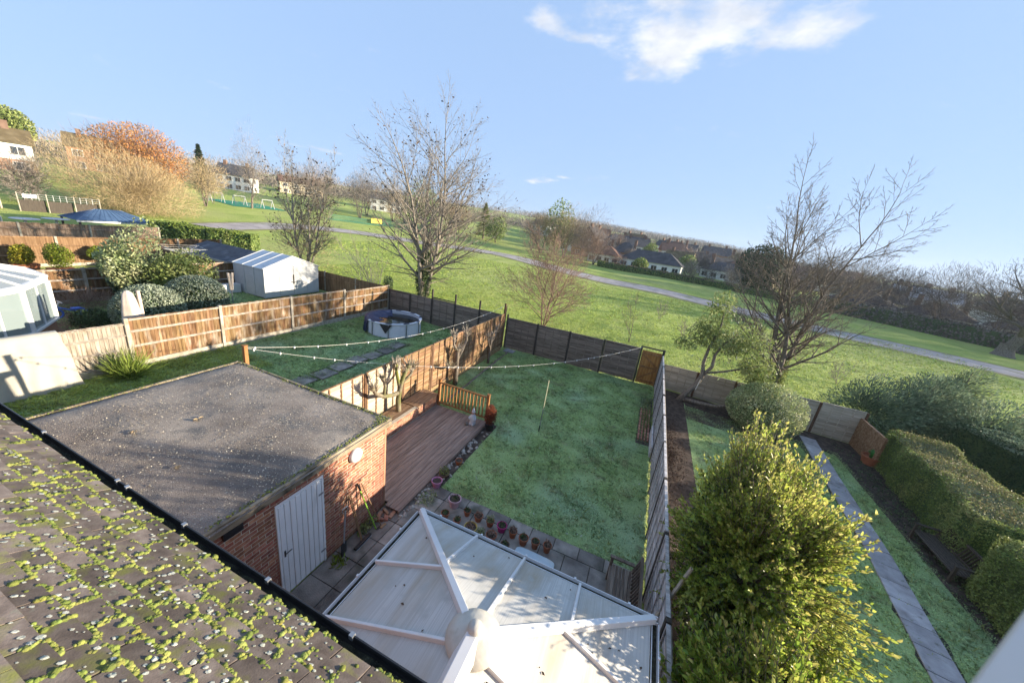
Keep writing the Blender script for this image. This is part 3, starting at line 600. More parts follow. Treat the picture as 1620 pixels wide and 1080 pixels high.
# ------------------------------------------------------------------ deck, step, balustrade
deck = thing('deck', 'dark brown timber deck beside the garage', 'deck', (-5.45, 8.1, 0))
nb = 16; bw = (6.52-4.36)/nb
for i in range(nb):
    x = -6.52+(i+.5)*bw; mb = MB(); mb.box(x-bw/2+.003, x+bw/2-.003, 5.72 if x < -4.8 else 5.60, 10.46, .125, .152+random.uniform(-.002, .002)); mb.build('deck_board', 'deck_wood', deck, bevel=.003)
mb = MB(); mb.box(-4.36, -4.335, 5.59, 10.47, .0, .148); mb.build('fascia', 'deck_wood', deck); mb = MB(); mb.box(-6.5, -4.36, 10.462, 10.49, 0, .148); mb.build('fascia', 'deck_wood', deck)
mb = MB(); mb.box(-6.5, -4.4, 5.75, 10.4, .02, .11); mb.build('joists', 'soil', deck)
rw = thing('retaining_wall', 'low red brick retaining wall behind the deck', 'wall', (-6.6, 8.1, 0))
mb = MB(); mb.box(-6.70, -6.565, 5.72, 10.58, 0, .555); rwm = mb.build('wall_core', 'mortar', rw)
BM2 = brick_mesh('brick', 'brick_old'); lay(rwm, -6.555, 5.72, 10.58, .155, .56, BM2, 300)
step = thing('timber_step', 'raised brown timber platform along the tan fence', 'step', (-6.95, 9, 0))
mb = MB(); mb.box(-7.28, -6.71, 5.72, 10.58, .02, .52); mb.build('base', 'soil', step)
for i in range(5):
    x0 = -7.27+i*.143; y0 = 9.35 if i < 6 else 0
    MB().box(x0, x0+.137, 9.30, 10.60, .53, .562+random.uniform(-.003, .003)).build('step_board', 'step_wood', step, bevel=.003)
for i in range(5):
    x0 = -7.27+i*.143; MB().box(x0, x0+.137, 5.74, 9.27, .525, .548+random.uniform(-.004, .004)).build('step_board', 'step_wood', step, bevel=.003)
bal = thing('balustrade', 'orange brown timber balustrade at the far end of the deck', 'railing', (-5.5, 10.55, 0))
for x in (-6.50, -4.44):
    p = MB().box(x-.045, x+.045, 10.50, 10.59, 0, 1.20).build('post', 'rail_wood', bal, bevel=.005); MB().box(x-.058, x+.058, 10.487, 10.603, 1.20, 1.225).build('post_cap', 'rail_wood', p, bevel=.004)
MB().box(-6.455, -4.485, 10.51, 10.58, 1.06, 1.11).build('handrail', 'rail_wood', bal, bevel=.006); MB().box(-6.455, -4.485, 10.52, 10.57, .235, .28).build('bottom_rail', 'rail_wood', bal, bevel=.004)
sp = MB().box(-.02, .02, -.02, .02, -.39, .39).mesh('spindle', 'rail_wood', bevel=.004)
for i in range(13): link('spindle', sp, bal, (-6.455+(i+1)*1.97/14, 10.545, .67))
# ------------------------------------------------------------------ patio
pat = sheet('patio', -4.84, 1.33, .55, 6.92, .010, 'patio_base')
yy = .65
for j in range(11):
    x = -4.82+(.0 if j % 2 else -.0); h = .59
    k = 0
    while x < 1.3:
        wd = random.choice((.59, .59, .59, .89)) if j % 2 else .59
        x1 = min(x+wd, 1.31)
        if x1-x > .12 and not (-2.45 < x and x1 < .9 and yy+h < 3.8):
            z = zf((x+x1)/2, 3)+.032+random.uniform(-.004, .005)
            o = MB().box(x, x1-.014, yy, min(yy+h-.014, 6.90), z-.04, z).build('paving_slab', 'patio_slab', pat, bevel=.006)
        x += wd
    yy += h
# ------------------------------------------------------------------ our conservatory
con = thing('conservatory', 'white framed conservatory with dirty polycarbonate roof and round finial', 'conservatory', (-.79, 2.3, 0))
cx, x0, x1, yf, ze, yr, zr = -.79, -2.60, 1.02, 3.98, 2.33, 2.22, 3.22
AP = Vector((cx, yr, zr)); BK = Vector((cx, .52, zr)); CL = Vector((x0, yf, ze)); CR = Vector((x1, yf, ze)); BL = Vector((x0, .52, ze)); BR = Vector((x1, .52, ze))
def panel(pts, th=.02, nm='roof_panel'):
    pts = [Vector(p) for p in pts]; nn = (pts[1]-pts[0]).cross(pts[2]-pts[0]).normalized()
    if nn.z < 0: nn = -nn; pts = pts[::-1]
    mb = MB(); mb.hull([p-nn*th for p in pts], pts); return mb.build(nm, 'polycarb', con)
def onhip_front(x):   # point on the front hips above x
    t = (x-x0)/(cx-x0) if x < cx else (x1-x)/(x1-cx); return (CL if x < cx else CR).lerp(AP, t)
xsb = [x0, -1.60, -.79, .06, x1]
for a, b in zip(xsb[:-1], xsb[1:]):
    pts = [Vector((a+.02, yf, ze)), Vector((b-.02, yf, ze))]
    if b < x1: pts.append(onhip_front(b-.02))
    if a > x0: pts.append(onhip_front(a+.02))
    panel(pts)
ysb = [.52, 1.35, 2.12, 2.95, yf]
for sd_, xe, Cc in ((-1, x0, CL), (1, x1, CR)):
    for a, b in zip(ysb[:-1], ysb[1:]):
        def top(y):
            if y <= yr: return Vector((cx, y, zr))
            return AP.lerp(Cc, (y-yr)/(yf-yr))
        pts = [Vector((xe, a+.02, ze)), Vector((xe, b-.02, ze))]
        if b < yf: pts.append(top(b-.02))
        if a < yr < b: pts.append(AP)
        pts.append(top(a+.02)); panel(pts)
def rbar(a, b, w_=.046, h_=.045, nm='glazing_bar'):
    a = Vector(a); b = Vector(b); mb = MB(); d = (b-a).normalized(); s_ = d.cross(Vector((0, 0, 1))).normalized(); u_ = s_.cross(d)
    if u_.z < 0: u_ = -u_
    A_ = [a-s_*w_/2-u_*.01, a+s_*w_/2-u_*.01, a+s_*w_*.36+u_*h_, a-s_*w_*.36+u_*h_]; B_ = [p+(b-a) for p in A_]; mb.hull(A_, B_); return mb.build(nm, 'white_upvc', con, bevel=.004)
for x in xsb[1:-1]: rbar((x, yf+.03, ze-.01), onhip_front(x))
for xe, Cc in ((x0-.03, CL), (x1+.03, CR)):
    for y in ysb[1:-1]: rbar((xe, y, ze-.01), Vector((cx, y, zr)) if y <= yr else AP.lerp(Cc, (y-yr)/(yf-yr)))
rbar(CL+Vector((-.03, .03, -.01)), AP, .105, .065, 'hip_bar'); rbar(CR+Vector((.03, .03, -.01)), AP, .105, .065, 'hip_bar')
mb = MB(); mb.hull([AP+Vector((-.11, 0, -.02)), AP+Vector((.11, 0, -.02)), AP+Vector((.05, 0, .09)), AP+Vector((-.05, 0, .09))], [BK+Vector((-.11, 0, -.02)), BK+Vector((.11, 0, -.02)), BK+Vector((.05, 0, .09)), BK+Vector((-.05, 0, .09))]); mb.build('ridge', 'white_upvc', con, bevel=.006)
mat('finial_plastic', [(.46, .44, .39), (.56, .54, .48)], 5, .6, .2, 20, stain=[((.30, .27, .19), 3, .55, .75, (1, 1, 1))])
mb = MB(); mb.lathe((cx, yr+.02, zr-.12), [(.275, .06), (.28, .08), (.19, .13), (.11, .17), (.08, .18), (.07, .24), (.045, .26), (.001, .265)], 28); mb.build('finial', 'finial_plastic', con, smooth=True)
P = []
for k in range(26):
    x = rng.uniform(x0+.1, x1-.1); y = rng.uniform(1.2, yf-.1); zt_ = ze+(zr-ze)*min((x-x0)/(cx-x0) if x < cx else (x1-x)/(x1-cx), (yf-y)/(yf-yr)); P.append((x, y, zt_+.012))
V, F = leaves(np.array(P), np.concatenate([rng.normal(size=(26, 2)), np.zeros((26, 1))], 1), np.array([[0, 0, 1.]])+rng.normal(0, .3, (26, 3)), rng.uniform(.02, .055, 26), rng.uniform(.015, .03, 26), .3); o = np_obj('fallen_leaves', V, F, 'leaf_dead', con); o['kind'] = 'stuff'
# gutter round the eaves (grey channel + white lip)
def egut(a, b, nrm_):
    a = Vector(a); b = Vector(b); nn = Vector(nrm_)
    mb = MB(); d = Vector((0, 0, 1))
    pr = [(.02, .0), (.02, -.06), (.10, -.06), (.115, .0), (.105, .0), (.092, -.05), (.03, -.05), (.03, 0)]
    mb.hull([a+nn*p+d*q for p, q in pr], [b+nn*p+d*q for p, q in pr]); mb.build('gutter', 'white_upvc', con)
    mb = MB(); mb.hull([a+nn*p+d*q for p, q in [(.032, -.045), (.09, -.045), (.09, -.04), (.032, -.04)]], [b+nn*p+d*q for p, q in [(.032, -.045), (.09, -.045), (.09, -.04), (.032, -.04)]]); mb.build('gutter_bed', 'gutter_muck', con)
    L_ = (b-a).length; k = int(L_/.75)
    for i in range(k): p = a.lerp(b, (i+.5)/k)+nn*.11+Vector((0, 0, .006)); MB().box(p.x-.015, p.x+.015, p.y-.015, p.y+.015, p.z-.012, p.z+.012).build('gutter_clip', 'white_upvc', con)
egut((x0-.10, yf, ze-.015), (x1+.10, yf, ze-.015), (0, 1, 0)); egut((x0, .52, ze-.016), (x0, yf+.015, ze-.016), (-1, 0, 0)); egut((x1, .52, ze-.016), (x1, yf+.015, ze-.016), (1, 0, 0))
# walls
mb = MB(); mb.box(x0+.06, x1-.06, yf-.16, yf-.06, .03, .62); mb.box(x0+.06, x0+.16, .52, yf-.16, .03, .62); mb.box(x1-.16, x1-.06, .52, yf-.16, .03, .62); mb.build('dwarf_wall', 'house_brick', con)
mb = MB(); mb.box(x0+.02, x1-.02, yf-.17, yf-.03, .62, .66); mb.box(x0+.02, x0+.17, .52, yf-.17, .62, .66); mb.box(x1-.17, x1-.02, .52, yf-.17, .62, .66); mb.build('sill', 'white_upvc', con)
mb = MB(); mb.box(x0+.05, x1-.05, yf-.14, yf-.06, 2.18, 2.31); mb.box(x0+.05, x0+.13, .52, yf-.14, 2.18, 2.31); mb.box(x1-.13, x1-.05, .52, yf-.14, 2.18, 2.31); mb.build('head_frame', 'white_upvc', con)
for i in range(5):
    x = x0+.09+(x1-x0-.18)*i/4; MB().box(x-.04, x+.04, yf-.138, yf-.062, .66, 2.18).build('mullion', 'white_upvc', con)
for i in range(4):
    y = .56+(yf-.7)*i/4
    for xe in (x0+.09, x1-.09): MB().box(xe-.038, xe+.038, y-.04, y+.04, .66, 2.18).build('mullion', 'white_upvc', con)
mb = MB(); mb.box(x0+.1, x1-.1, yf-.104, yf-.096, .66, 2.18); mb.build('pane', 'pane_dim', con)
for xe in (x0+.09, x1-.09): MB().box(xe-.004, xe+.004, .55, yf-.15, .66, 2.18).build('pane', 'pane_dim', con)
MB().box(x0+.17, x1-.17, .52, yf-.17, .035, .05).build('floor', 'step_wood', con)

# ------------------------------------------------------------------ fences
SL = {}
def slat_mesh(L_, m, var, thick=.012, hh=.165):
    key = (round(L_, 2), m, var)
    if key in SL: return SL[key]
    n = 9; V = []; F = []
    for i in range(n+1):
        x = -L_/2+L_*i/n; lo = -hh/2+.014*math.sin(i*1.3+var*2.1)+.006*math.sin(i*2.9+var)
        V += [(x, -thick/2-.010, lo), (x, thick/2-.010, lo), (x, thick/2+.004, hh/2), (x, -thick/2+.004, hh/2)]
    for i in range(n):
        a = 4*i
        for j in range(4): F.append((a+j, a+(j+1) % 4, a+4+(j+1) % 4, a+4+j))
    F += [(3, 2, 1, 0), (4*n, 4*n+1, 4*n+2, 4*n+3)]
    SL[key] = MB().add(V, F).mesh('slat', m); return SL[key]
def lap_fence(name, label, a, b, zb, zt, npan, m, pm_, face=1, posts=True, group=None, battens=4, post_top=.05, post_w=.09, tops=None, fm=None, pmats=None):
    m0 = m
    """lap panel fence from a to b; face = +1 puts the slats on the left-hand normal side"""
    a = Vector((a[0], a[1], 0)); b = Vector((b[0], b[1], 0)); u = (b-a).normalized(); nn = Vector((-u.y, u.x, 0))*face; rz = math.atan2(u.y, u.x)
    T = thing(name, label, 'fence', ((a.x+b.x)/2, (a.y+b.y)/2, zb), group); Lp = (b-a).length/npan; fm = fm or m
    for i in range(npan):
        p0 = a+u*(i*Lp+post_w/2+.006); p1 = a+u*((i+1)*Lp-post_w/2-.006); c = (p0+p1)/2; L_ = (p1-p0).length; dz = random.uniform(-.02, .02)
        z0, z1 = zb+.04+dz, zt+dz; mb = MB(); m = (pmats or {}).get(i, m0)
        for k in range(battens):
            t = k/(battens-1); q = p0.lerp(p1, .02+.96*t)
            for sgn in (1, -1): mb.bar(q+nn*.022*sgn+Vector((0, 0, z0)), q+nn*.022*sgn+Vector((0, 0, z1)), .038, .018, nn)
        mb.bar(p0+Vector((0, 0, z1+.012)), p1+Vector((0, 0, z1+.012)), .06, .022)
        P_ = mb.build('panel', fm, T); ns = max(4, int(round((z1-z0)/.138))); g_ = (z1-z0)/ns
        for k in range(ns):
            o = link('slat', slat_mesh(L_, m, random.randint(0, 3), hh=g_*1.16), P_, c+Vector((0, 0, z0+(k+.5)*g_)), (0, random.uniform(-.004, .004), rz if face > 0 else rz+math.pi))
    if posts:
        for i in range(npan+1):
            q = a+u*i*Lp; tp = (tops or {}).get(i, zt+post_top+random.uniform(-.02, .03)); MB().bar(q+Vector((0, 0, zb-.1)), q+Vector((0, 0, tp)), post_w, post_w, nn).build('post', pm_, T, bevel=.006)
    return T
# our back fence (dark, in shade) and gate
lap_fence('back_fence', 'dark weathered lap panel fence closing the lawn, left of the gate', (-7.36, 18.9), (.30, 18.9), .02, 1.90, 4, 'fence_dark', 'post_wood', -1, tops={0: 2.1, 4: 2.06}, battens=5)
gate = thing('garden_gate', 'orange brown ledged and braced timber gate in the back corner', 'gate', (.8, 18.9, 0))
for i in range(7): MB().box(.375+i*.135, .375+i*.135+.131, 18.895, 18.915, .06, 1.86).build('board', 'gate_wood', gate, bevel=.003)
for z in (.22, .98, 1.72): MB().box(.38, 1.31, 18.862, 18.894, z-.055, z+.055).build('ledge', 'rail_wood', gate, bevel=.003)
for (z0_, z1_) in ((.28, .92), (1.04, 1.66)):
    mb = MB(); mb.bar((1.27, 18.877, z0_) if z0_ > 1 else (.42, 18.877, z0_), (.42, 18.877, z1_) if z0_ > 1 else (1.27, 18.877, z1_), .028, .09, (0, 0, 1)); mb.build('brace', 'rail_wood', gate)
for x in (.395, 1.295): MB().box(x-.03, x+.03, 18.858, 18.893, .06, 1.86).build('stile', 'rail_wood', gate)
MB().box(1.333, 1.44, 18.85, 18.95, -.1, 2.08).build('post', 'post_wood', gate); MB().box(.30, 1.44, 18.86, 18.94, 2.005, 2.06).build('top_bar', 'post_wood', gate)
mb = MB(); mb.tube([(.5, 18.855, 1.02), (.62, 18.85, 1.02)], .012, 6); mb.build('latch', 'black_metal', gate)
# party fence, lit tan, between ours and the pool garden
lap_fence('party_fence', 'sunlit tan lap panel fence between the deck and the pool lawn', (-7.36, 5.85), (-7.36, 18.3), .28, 2.22, 7, 'fence_tan', 'post_brown', -1, tops={0: 2.2, 7: 2.85, 6: 2.3}, battens=5, post_top=-.02, pmats={0: 'fence_buff', 1: 'fence_buff'})
MB().box(-7.39, -7.33, 5.85, 18.3, -.05, .30).build('gravel_board', 'fence_tan', bpy.data.objects['party_fence'])
# right fence, grey
lap_fence('side_fence', 'silvery grey lap panel fence along the right of the lawn', (1.39, 1.0), (1.39, 18.85), -.02, 1.78, 10, 'fence_grey', 'post_wood', 1, post_top=.02, battens=5)
# trellis / rails on the neighbour side of that fence
sf = bpy.data.objects['side_fence']
for z in (.35, 1.0, 1.62): MB().box(1.43, 1.475, 1.0, 18.8, z-.035, z+.035).build('rail', 'fence_buff', sf)
# back fence of the right garden
lap_fence('back_fence', 'pale buff lap panel fence across the end of the slab path garden', (1.5, 19.2), (10.15, 19.2), -.42, 1.26, 5, 'fence_buff', 'post_brown', -1, battens=5, post_top=.0, fm='fence_buff')
# back fence of the pool garden: mixed panels and tall posts
T = lap_fence('back_fence', 'dark lap and board fence with tall posts behind the round pool', (-16.1, 18.9), (-7.55, 18.9), .12, 1.98, 5, 'fence_dark', 'post_wood', -1, battens=4, tops={2: 2.62, 3: 2.6, 4: 2.55, 5: 2.58})
T['label'] = 'dark lap fence with tall posts behind the round pool'
MB().box(-12.7, -11.0, 18.87, 18.93, 2.06, 2.12).build('rail', 'post_wood', T)
# close board fences
def board_mesh(h, m, wd=.125):
    key = ('b', round(h, 2), m)
    if key not in SL: SL[key] = MB().hull([(-wd/2, 0, -h/2), (wd/2, 0, -h/2), (wd/2, -.008, -h/2), (-wd/2, -.022, -h/2)], [(-wd/2, 0, h/2), (wd/2, 0, h/2), (wd/2, -.008, h/2), (-wd/2, -.022, h/2)]).mesh('board', m)
    return SL[key]
def board_fence(name, label, x, ys_, zb, zt, m, face=1, joined=False, gravel=True, rails=(.3, .72), cap_=False, zbs=None, silver=()):
    """close-board fence along y at x; boards on the -face side, rails on the +x side; one panel per bay"""
    T = thing(name, label, 'fence', (x, (ys_[0]+ys_[-1])/2, zb))
    for i, (y0_, y1_) in enumerate(zip(ys_[:-1], ys_[1:])):
        zz0 = zb if zbs is None else zbs[i]; zz1 = zt if not isinstance(zt, (list, tuple)) else zt[i]; mm = 'board_silver' if i in silver else m
        g0 = zz0+(.24 if gravel else .03)
        mb = MB()
        for r_ in rails: zr_ = g0+(zz1-g0)*r_; mb.hull([(x+.002, y0_+.07, zr_-.04), (x+.002, y0_+.07, zr_+.04), (x+.062, y0_+.07, zr_-.02)], [(x+.002, y1_-.07, zr_-.04), (x+.002, y1_-.07, zr_+.04), (x+.062, y1_-.07, zr_-.02)])
        mb.box(x+.002, x+.05, y0_+.07, y1_-.07, zz1-.07, zz1-.02)
        P_ = mb.build('panel', 'board_silver' if m == 'board_tan' else mm, T)
        if gravel: MB().box(x-.03, x+.03, y0_+.06, y1_-.06, zz0-.1, g0-.01).build('gravel_board', 'post_concrete', P_)
        nbd = int((y1_-y0_-.14)/.105); h = zz1-g0
        if not joined:
            for k in range(nbd): link('board', board_mesh(h, mm), P_, (x-.001, y0_+.07+(k+.5)*(y1_-y0_-.14)/nbd, g0+h/2+random.uniform(-.012, .006)), (0, 0, -math.pi/2))
        else:
            mb = MB()
            for k in range(nbd):
                ya = y0_+.07+k*(y1_-y0_-.14)/nbd; yb = ya+(y1_-y0_-.14)/nbd+.01; dz = random.uniform(-.02, .01); mb.hull([(x, ya, g0), (x-.022, ya, g0), (x-.008, yb, g0), (x, yb, g0)], [(x, ya, zz1+dz), (x-.022, ya, zz1+dz), (x-.008, yb, zz1+dz), (x, yb, zz1+dz)])
            o = mb.build('boards', mm, P_); o['kind'] = 'stuff'
    for i, y in enumerate(ys_):
        zz1 = zt if not isinstance(zt, (list, tuple)) else max(zt[max(i-1, 0)], zt[min(i, len(zt)-1)])
        zz0 = zb if zbs is None else zbs[min(i, len(zbs)-1)]
        mb = MB(); mb.box(x-.06, x+.065, y-.058, y+.058, zz0-.2, zz1+.02); P_ = mb.build('post', 'post_concrete', T, bevel=.012)
    return T
board_fence('board_fence', 'sunlit tan close board fence with concrete posts left of the pool', -16.2, [.4, 3.1, 5.9, 8.78, 11.92, 15.2, 18.9], .5, [2.05, 2.18, 2.32, 2.34, 2.32, 2.24], 'board_tan', silver=(0, 1), rails=(.36, .70))
board_fence('board_fence', 'orange tan board fence behind the clipped round shrubs and white shed', -25.0, [2.2, 5.2, 8.05, 11.3, 14.7, 18.8], .80, [2.45, 2.48, 2.5, 2.55, 2.6], 'board_tan', rails=(.3, .64))
board_fence('board_fence', 'board fence behind the potted yellow shrubs, second from the gazebo', -33.6, [4.0, 7.0, 10, 13, 16, 18.9], 1.05, 2.86, 'board_brown', joined=True, rails=(.3, .66))
board_fence('board_fence', 'dull grey brown board fence directly in front of the gazebo', -42.2, [4, 7.5, 11, 14.5, 18.8], 1.3, 2.76, 'board_dull', joined=True, gravel=False)
# end fence of the white shed garden (brown)
Tb = thing('board_fence', 'reddish brown board fence right of the white shed under the thin tree', 'fence', (-20, 18.95, .7))
for i, (xa, xb) in enumerate(((-24.9, -22.0), (-22.0, -19.1), (-19.1, -16.35))):
    P_ = MB().box(xa+.06, xb-.06, 18.93, 18.97, 1.0, 1.08).build('panel', 'board_brown', Tb)
    k = int((xb-xa-.12)/.125)
    for j in range(k): link('board', board_mesh(1.42, 'board_brown'), P_, (xa+.06+(j+.5)*(xb-xa-.12)/k, 18.92, .72+.72), (0, 0, 0))
    MB().box(xa-.05, xa+.05, 18.9, 19.0, .5, 2.2).build('post', 'post_concrete', Tb)
MB().bar((-24.9, 18.9, 1.75), (-16.4, 18.9, 1.75), .05, .06).build('rail', 'board_brown', Tb)
# ------------------------------------------------------------------ plants: generators
def limb_tree(seed, height, r0, stems=1, lean=(0, 0), spread=.35, levels=4, nch=(5, 5, 4, 3), lratio=(.55, .5, .45, .4), ang=(40, 38, 40, 42), up=.10, jit=.10, first=.22, seg=(10, 7, 5, 3), sides=(9, 6, 4, 3, 3), tip=.25, stemlen=None, minr=.0045):
    """returns (V, F, tips) of a bare tree standing at the origin"""
    rr = random.Random(seed); mb = MB(); tips = []
    def grow(p, d, L_, r, lev):
        k = seg[min(lev, len(seg)-1)]; pts = [p.copy()]; rad = [r]; dd = d.copy()
        for i in range(k):
            dd = (dd+Vector((rr.gauss(0, jit), rr.gauss(0, jit), rr.gauss(0, jit)))+Vector((0, 0, up*(1.2 if lev else .4)))).normalized()
            pts.append(pts[-1]+dd*L_/k); rad.append(max(minr*(.8 if lev > 2 else 1), r*(1-(1-tip)*(i+1)/k)))
        mb.tube(pts, rad, sides[min(lev, len(sides)-1)], cap=lev < 2)
        if lev >= levels-1: tips.append((pts[-1], dd, lev)); tips.append((pts[len(pts)//2], dd, lev)); return
        n = nch[min(lev, len(nch)-1)]
        for j in range(n):
            f = first+(1-first)*(j+rr.uniform(.1, .9))/n if lev == 0 else .18+.80*(j+rr.uniform(.1, .9))/n
            q = f*k; i0 = min(int(q), k-1); pp = pts[i0].lerp(pts[i0+1], q-i0); tdir = (pts[i0+1]-pts[i0]).normalized()
            a = R(ang[min(lev, len(ang)-1)]*rr.uniform(.7, 1.25)); az = j*2.399+rr.uniform(-.5, .5)
            s1 = tdir.cross(Vector((0, 0, 1))); s1 = s1.normalized() if s1.length > .05 else Vector((1, 0, 0)); s2 = tdir.cross(s1).normalized()
            nd = (tdir*math.cos(a)+(s1*math.cos(az)+s2*math.sin(az))*math.sin(a)).normalized()
            rl = rad[i0]*.62 if lev == 0 else rad[i0]*.6
            grow(pp, nd, L_*lratio[min(lev, len(lratio)-1)]*(1.15-.55*f)*rr.uniform(.75, 1.2), max(rl, minr), lev+1)
        tips.append((pts[-1], dd, lev))
        grow(pts[-1], dd, L_*.32, rad[-1], lev+1)
    for s_ in range(stems):
        az = 2*math.pi*s_/stems+rr.uniform(-.4, .4); sp_ = spread*(rr.uniform(.5, 1.1) if stems > 1 else 0)
        d = Vector((math.cos(az)*sp_+lean[0], math.sin(az)*sp_+lean[1], 1)).normalized()
        p = Vector((math.cos(az), math.sin(az), 0))*(r0*.7 if stems > 1 else 0)
        grow(p-Vector((0, 0, .15)), d, (stemlen or height*.72)*rr.uniform(.85, 1.08), r0*(1 if stems == 1 else rr.uniform(.55, .85)), 0)
    return mb, tips
def make_tree(name, label, base, mb, bark, group=None, extra=None, cat='tree', sc_=1.):
    T = thing(name, label, cat, base, group); mb.v = [(p[0]*sc_+base[0], p[1]*sc_+base[1], p[2]*sc_+base[2]) for p in mb.v]
    mb.build('trunk', bark, T, smooth=True)
    for (nm, V, F, m) in (extra or []): np_obj(nm, V*sc_+np.array(base), F, m, T)
    return T
def tip_leaves(tips, n, size, m_=None, spread=.12, seed=1):
    rr = np.random.default_rng(seed); ii = rr.integers(0, len(tips), n); C = np.array([tuple(tips[i][0]) for i in ii])+rr.normal(0, spread, (n, 3))
    return leaves(C, rr.normal(size=(n, 3)), rr.normal(size=(n, 3)), rr.uniform(.6, 1.4, n)*size, rr.uniform(.6, 1.2, n)*size*.7, .3)
def shell(n, c, r, power=.35, lumps=9, amp=.18, seed=0, flat=None):
    """points in a lumpy ellipsoid, most near the surface; returns points and outward normals"""
    rr = np.random.default_rng(seed); d = rr.normal(size=(n, 3)); d = nrm(d); ld = nrm(rr.normal(size=(lumps, 3))); ls = rr.uniform(-amp, amp*1.3, lumps)
    f = 1+(np.exp((d@ld.T-1)*6)*ls).sum(1); rad = rr.uniform(0, 1, n)**power
    return np.array(c)+d*np.array(r)*(f*rad)[:, None], nrm(d/np.array(r)), rad
def foliage(n, c, r, size, m=None, seed=0, power=.35, amp=.2, lumps=10, aspect=.55, up=.3, hexa=False, wild=.6, zmin=None, fold=.25):
    P, Nn, rad = shell(n, c, r, power, lumps, amp, seed); rr = np.random.default_rng(seed+5)
    if zmin is not None: k = P[:, 2] > zmin; P, Nn, rad = P[k], Nn[k], rad[k]
    n = len(P); A = Nn*.6+rr.normal(0, wild, (n, 3))+np.array([0, 0, up]); L_ = size*rr.uniform(.6, 1.3, n)
    return leaves(P, A, Nn+rr.normal(0, .5, (n, 3)), L_, L_*aspect, fold, hexa)
def twigs(n, c, r, L_, wd, seed=0, power=.5, up=.5, amp=.25, lumps=12, zmin=None, wild=.5):
    P, Nn, rad = shell(n, c, r, power, lumps, amp, seed); rr = np.random.default_rng(seed+3)
    if zmin is not None: k = P[:, 2] > zmin; P, Nn = P[k], Nn[k]
    n = len(P); A = nrm(Nn*.8+rr.normal(0, wild, (n, 3))+np.array([0, 0, up])); S = nrm(np.cross(A, rr.normal(size=(n, 3)))); l = (L_*rr.uniform(.5, 1.4, n))[:, None]
    V = np.stack([P-S*wd, P+S*wd, P+A*l], 1).reshape(-1, 3); return V, np.arange(3*n).reshape(-1, 3)
def bush(name, label, base, parts, stem=None, cat='shrub', group=None):
    T = thing(name, label, cat, base, group)
    for (nm, VF, m) in parts: np_obj(nm, VF[0]+np.array(base), VF[1], m, T)
    if stem:
        rr = random.Random(hash(label) % 1000); mb = MB(); k, h, sp_, r_ = stem
        for i in range(k):
            t = 2*math.pi*i/k+rr.uniform(-.3, .3); pts = [Vector(base)+Vector((math.cos(t)*.06, math.sin(t)*.06, -.1))]
            for j in range(4): pts.append(Vector(base)+Vector((math.cos(t)*sp_*(j+1)/4+rr.gauss(0, .04), math.sin(t)*sp_*(j+1)/4+rr.gauss(0, .04), h*(j+1)/4)))
            mb.tube(pts, [r_*(1-.2*j) for j in range(5)], 5)
        mb.build('stems', 'bark', T, smooth=True)
    return T
def B3(x, y, off=0): return (x, y, zf(x, y)+off)
# ---- big laurel by the side fence: shoots with leaves, pale tips
def laurel(base, shoots, zmax, seed, leafn, size, m1, m2, tipf=.28, lean=(.0, 0), h0=1.2):
    rr = np.random.default_rng(seed); C = []; A = []; Nn = []; Lz = []; tp = []; mb = MB()
    for i in range(shoots):
        d = nrm(rr.normal(size=(1, 3)))[0]; d[2] = d[2] if d[2] > -.45 else -d[2]; c0 = np.array([0, 0, h0])
        f = 1+.16*math.sin(d[0]*7+seed)+.14*math.sin(d[1]*9+d[2]*6); e = np.array(zmax)*d*f*rr.uniform(.84, 1.08)
        s0 = c0+e*rr.uniform(.45, .72); e = c0+e; ax = nrm((e-s0+np.array([0, 0, .25*np.linalg.norm(e-s0)])+rr.normal(0, .12, 3))[None])[0]
        L_ = np.linalg.norm(e-s0)*rr.uniform(.8, 1.15); k = leafn
        if d[2]+.5*d[0] > .3 or i % 4 == 0: mb.tube([Vector(base)+Vector(c0*.5+s0*.2), Vector(base)+Vector(s0), Vector(base)+Vector(s0+ax*L_)], [.012, .008, .003], 3, cap=False)
        t = np.sort(rr.uniform(.02, 1, k)); ph = np.arange(k)*2.4+rr.uniform(0, 6)
        s1 = np.cross(ax, [0.3, .2, 1]); s1 /= np.linalg.norm(s1); s2 = np.cross(ax, s1)
        rd = np.cos(ph)[:, None]*s1+np.sin(ph)[:, None]*s2; fl = (.45+.55*t)[:, None]
        la = nrm(rd*(1.05-.5*t[:, None])+ax*(.45+.6*t[:, None])+np.array([0, 0, .15])); l = size*rr.uniform(.5, 1.35, k)*(1-.3*t)
        C.append(s0+ax*(L_*t)[:, None]+la*l[:, None]*.5); A.append(la); Nn.append(nrm(ax+rr.normal(0, .35, (k, 3))+np.array([0, 0, .2]))); Lz.append(l); tp.append((t > .78) & (rr.uniform(0, 1, k) < tipf*(1.3*d[2]+.6*d[0]+.35)*2))
    C, A, Nn, Lz, tp = map(np.concatenate, (C, A, Nn, Lz, tp)); k = C[:, 2] > -.0; C, A, Nn, Lz, tp = C[k], A[k], Nn[k], Lz[k], tp[k]
    return [leaves(C[~tp], A[~tp], Nn[~tp], Lz[~tp], Lz[~tp]*.48, .22, True), leaves(C[tp], A[tp], Nn[tp], Lz[tp], Lz[tp]*.48, .22, True)], mb
lb = B3(2.55, 6.0)
pl, mb = laurel(lb, 3000, (1.06, 2.0, 2.05), 3, 21, .088, '', '', .22, h0=2.05)
T = thing('laurel_shrub', 'tall laurel with glossy yellow tipped leaves rising above the grey fence', 'shrub', lb)
np_obj('foliage', pl[0][0]+np.array(lb), pl[0][1], 'leaf_laurel', T); np_obj('pale_leaf_tips', pl[1][0]+np.array(lb), pl[1][1], 'leaf_laurel_tip', T); mb.build('stems', 'bark', T)
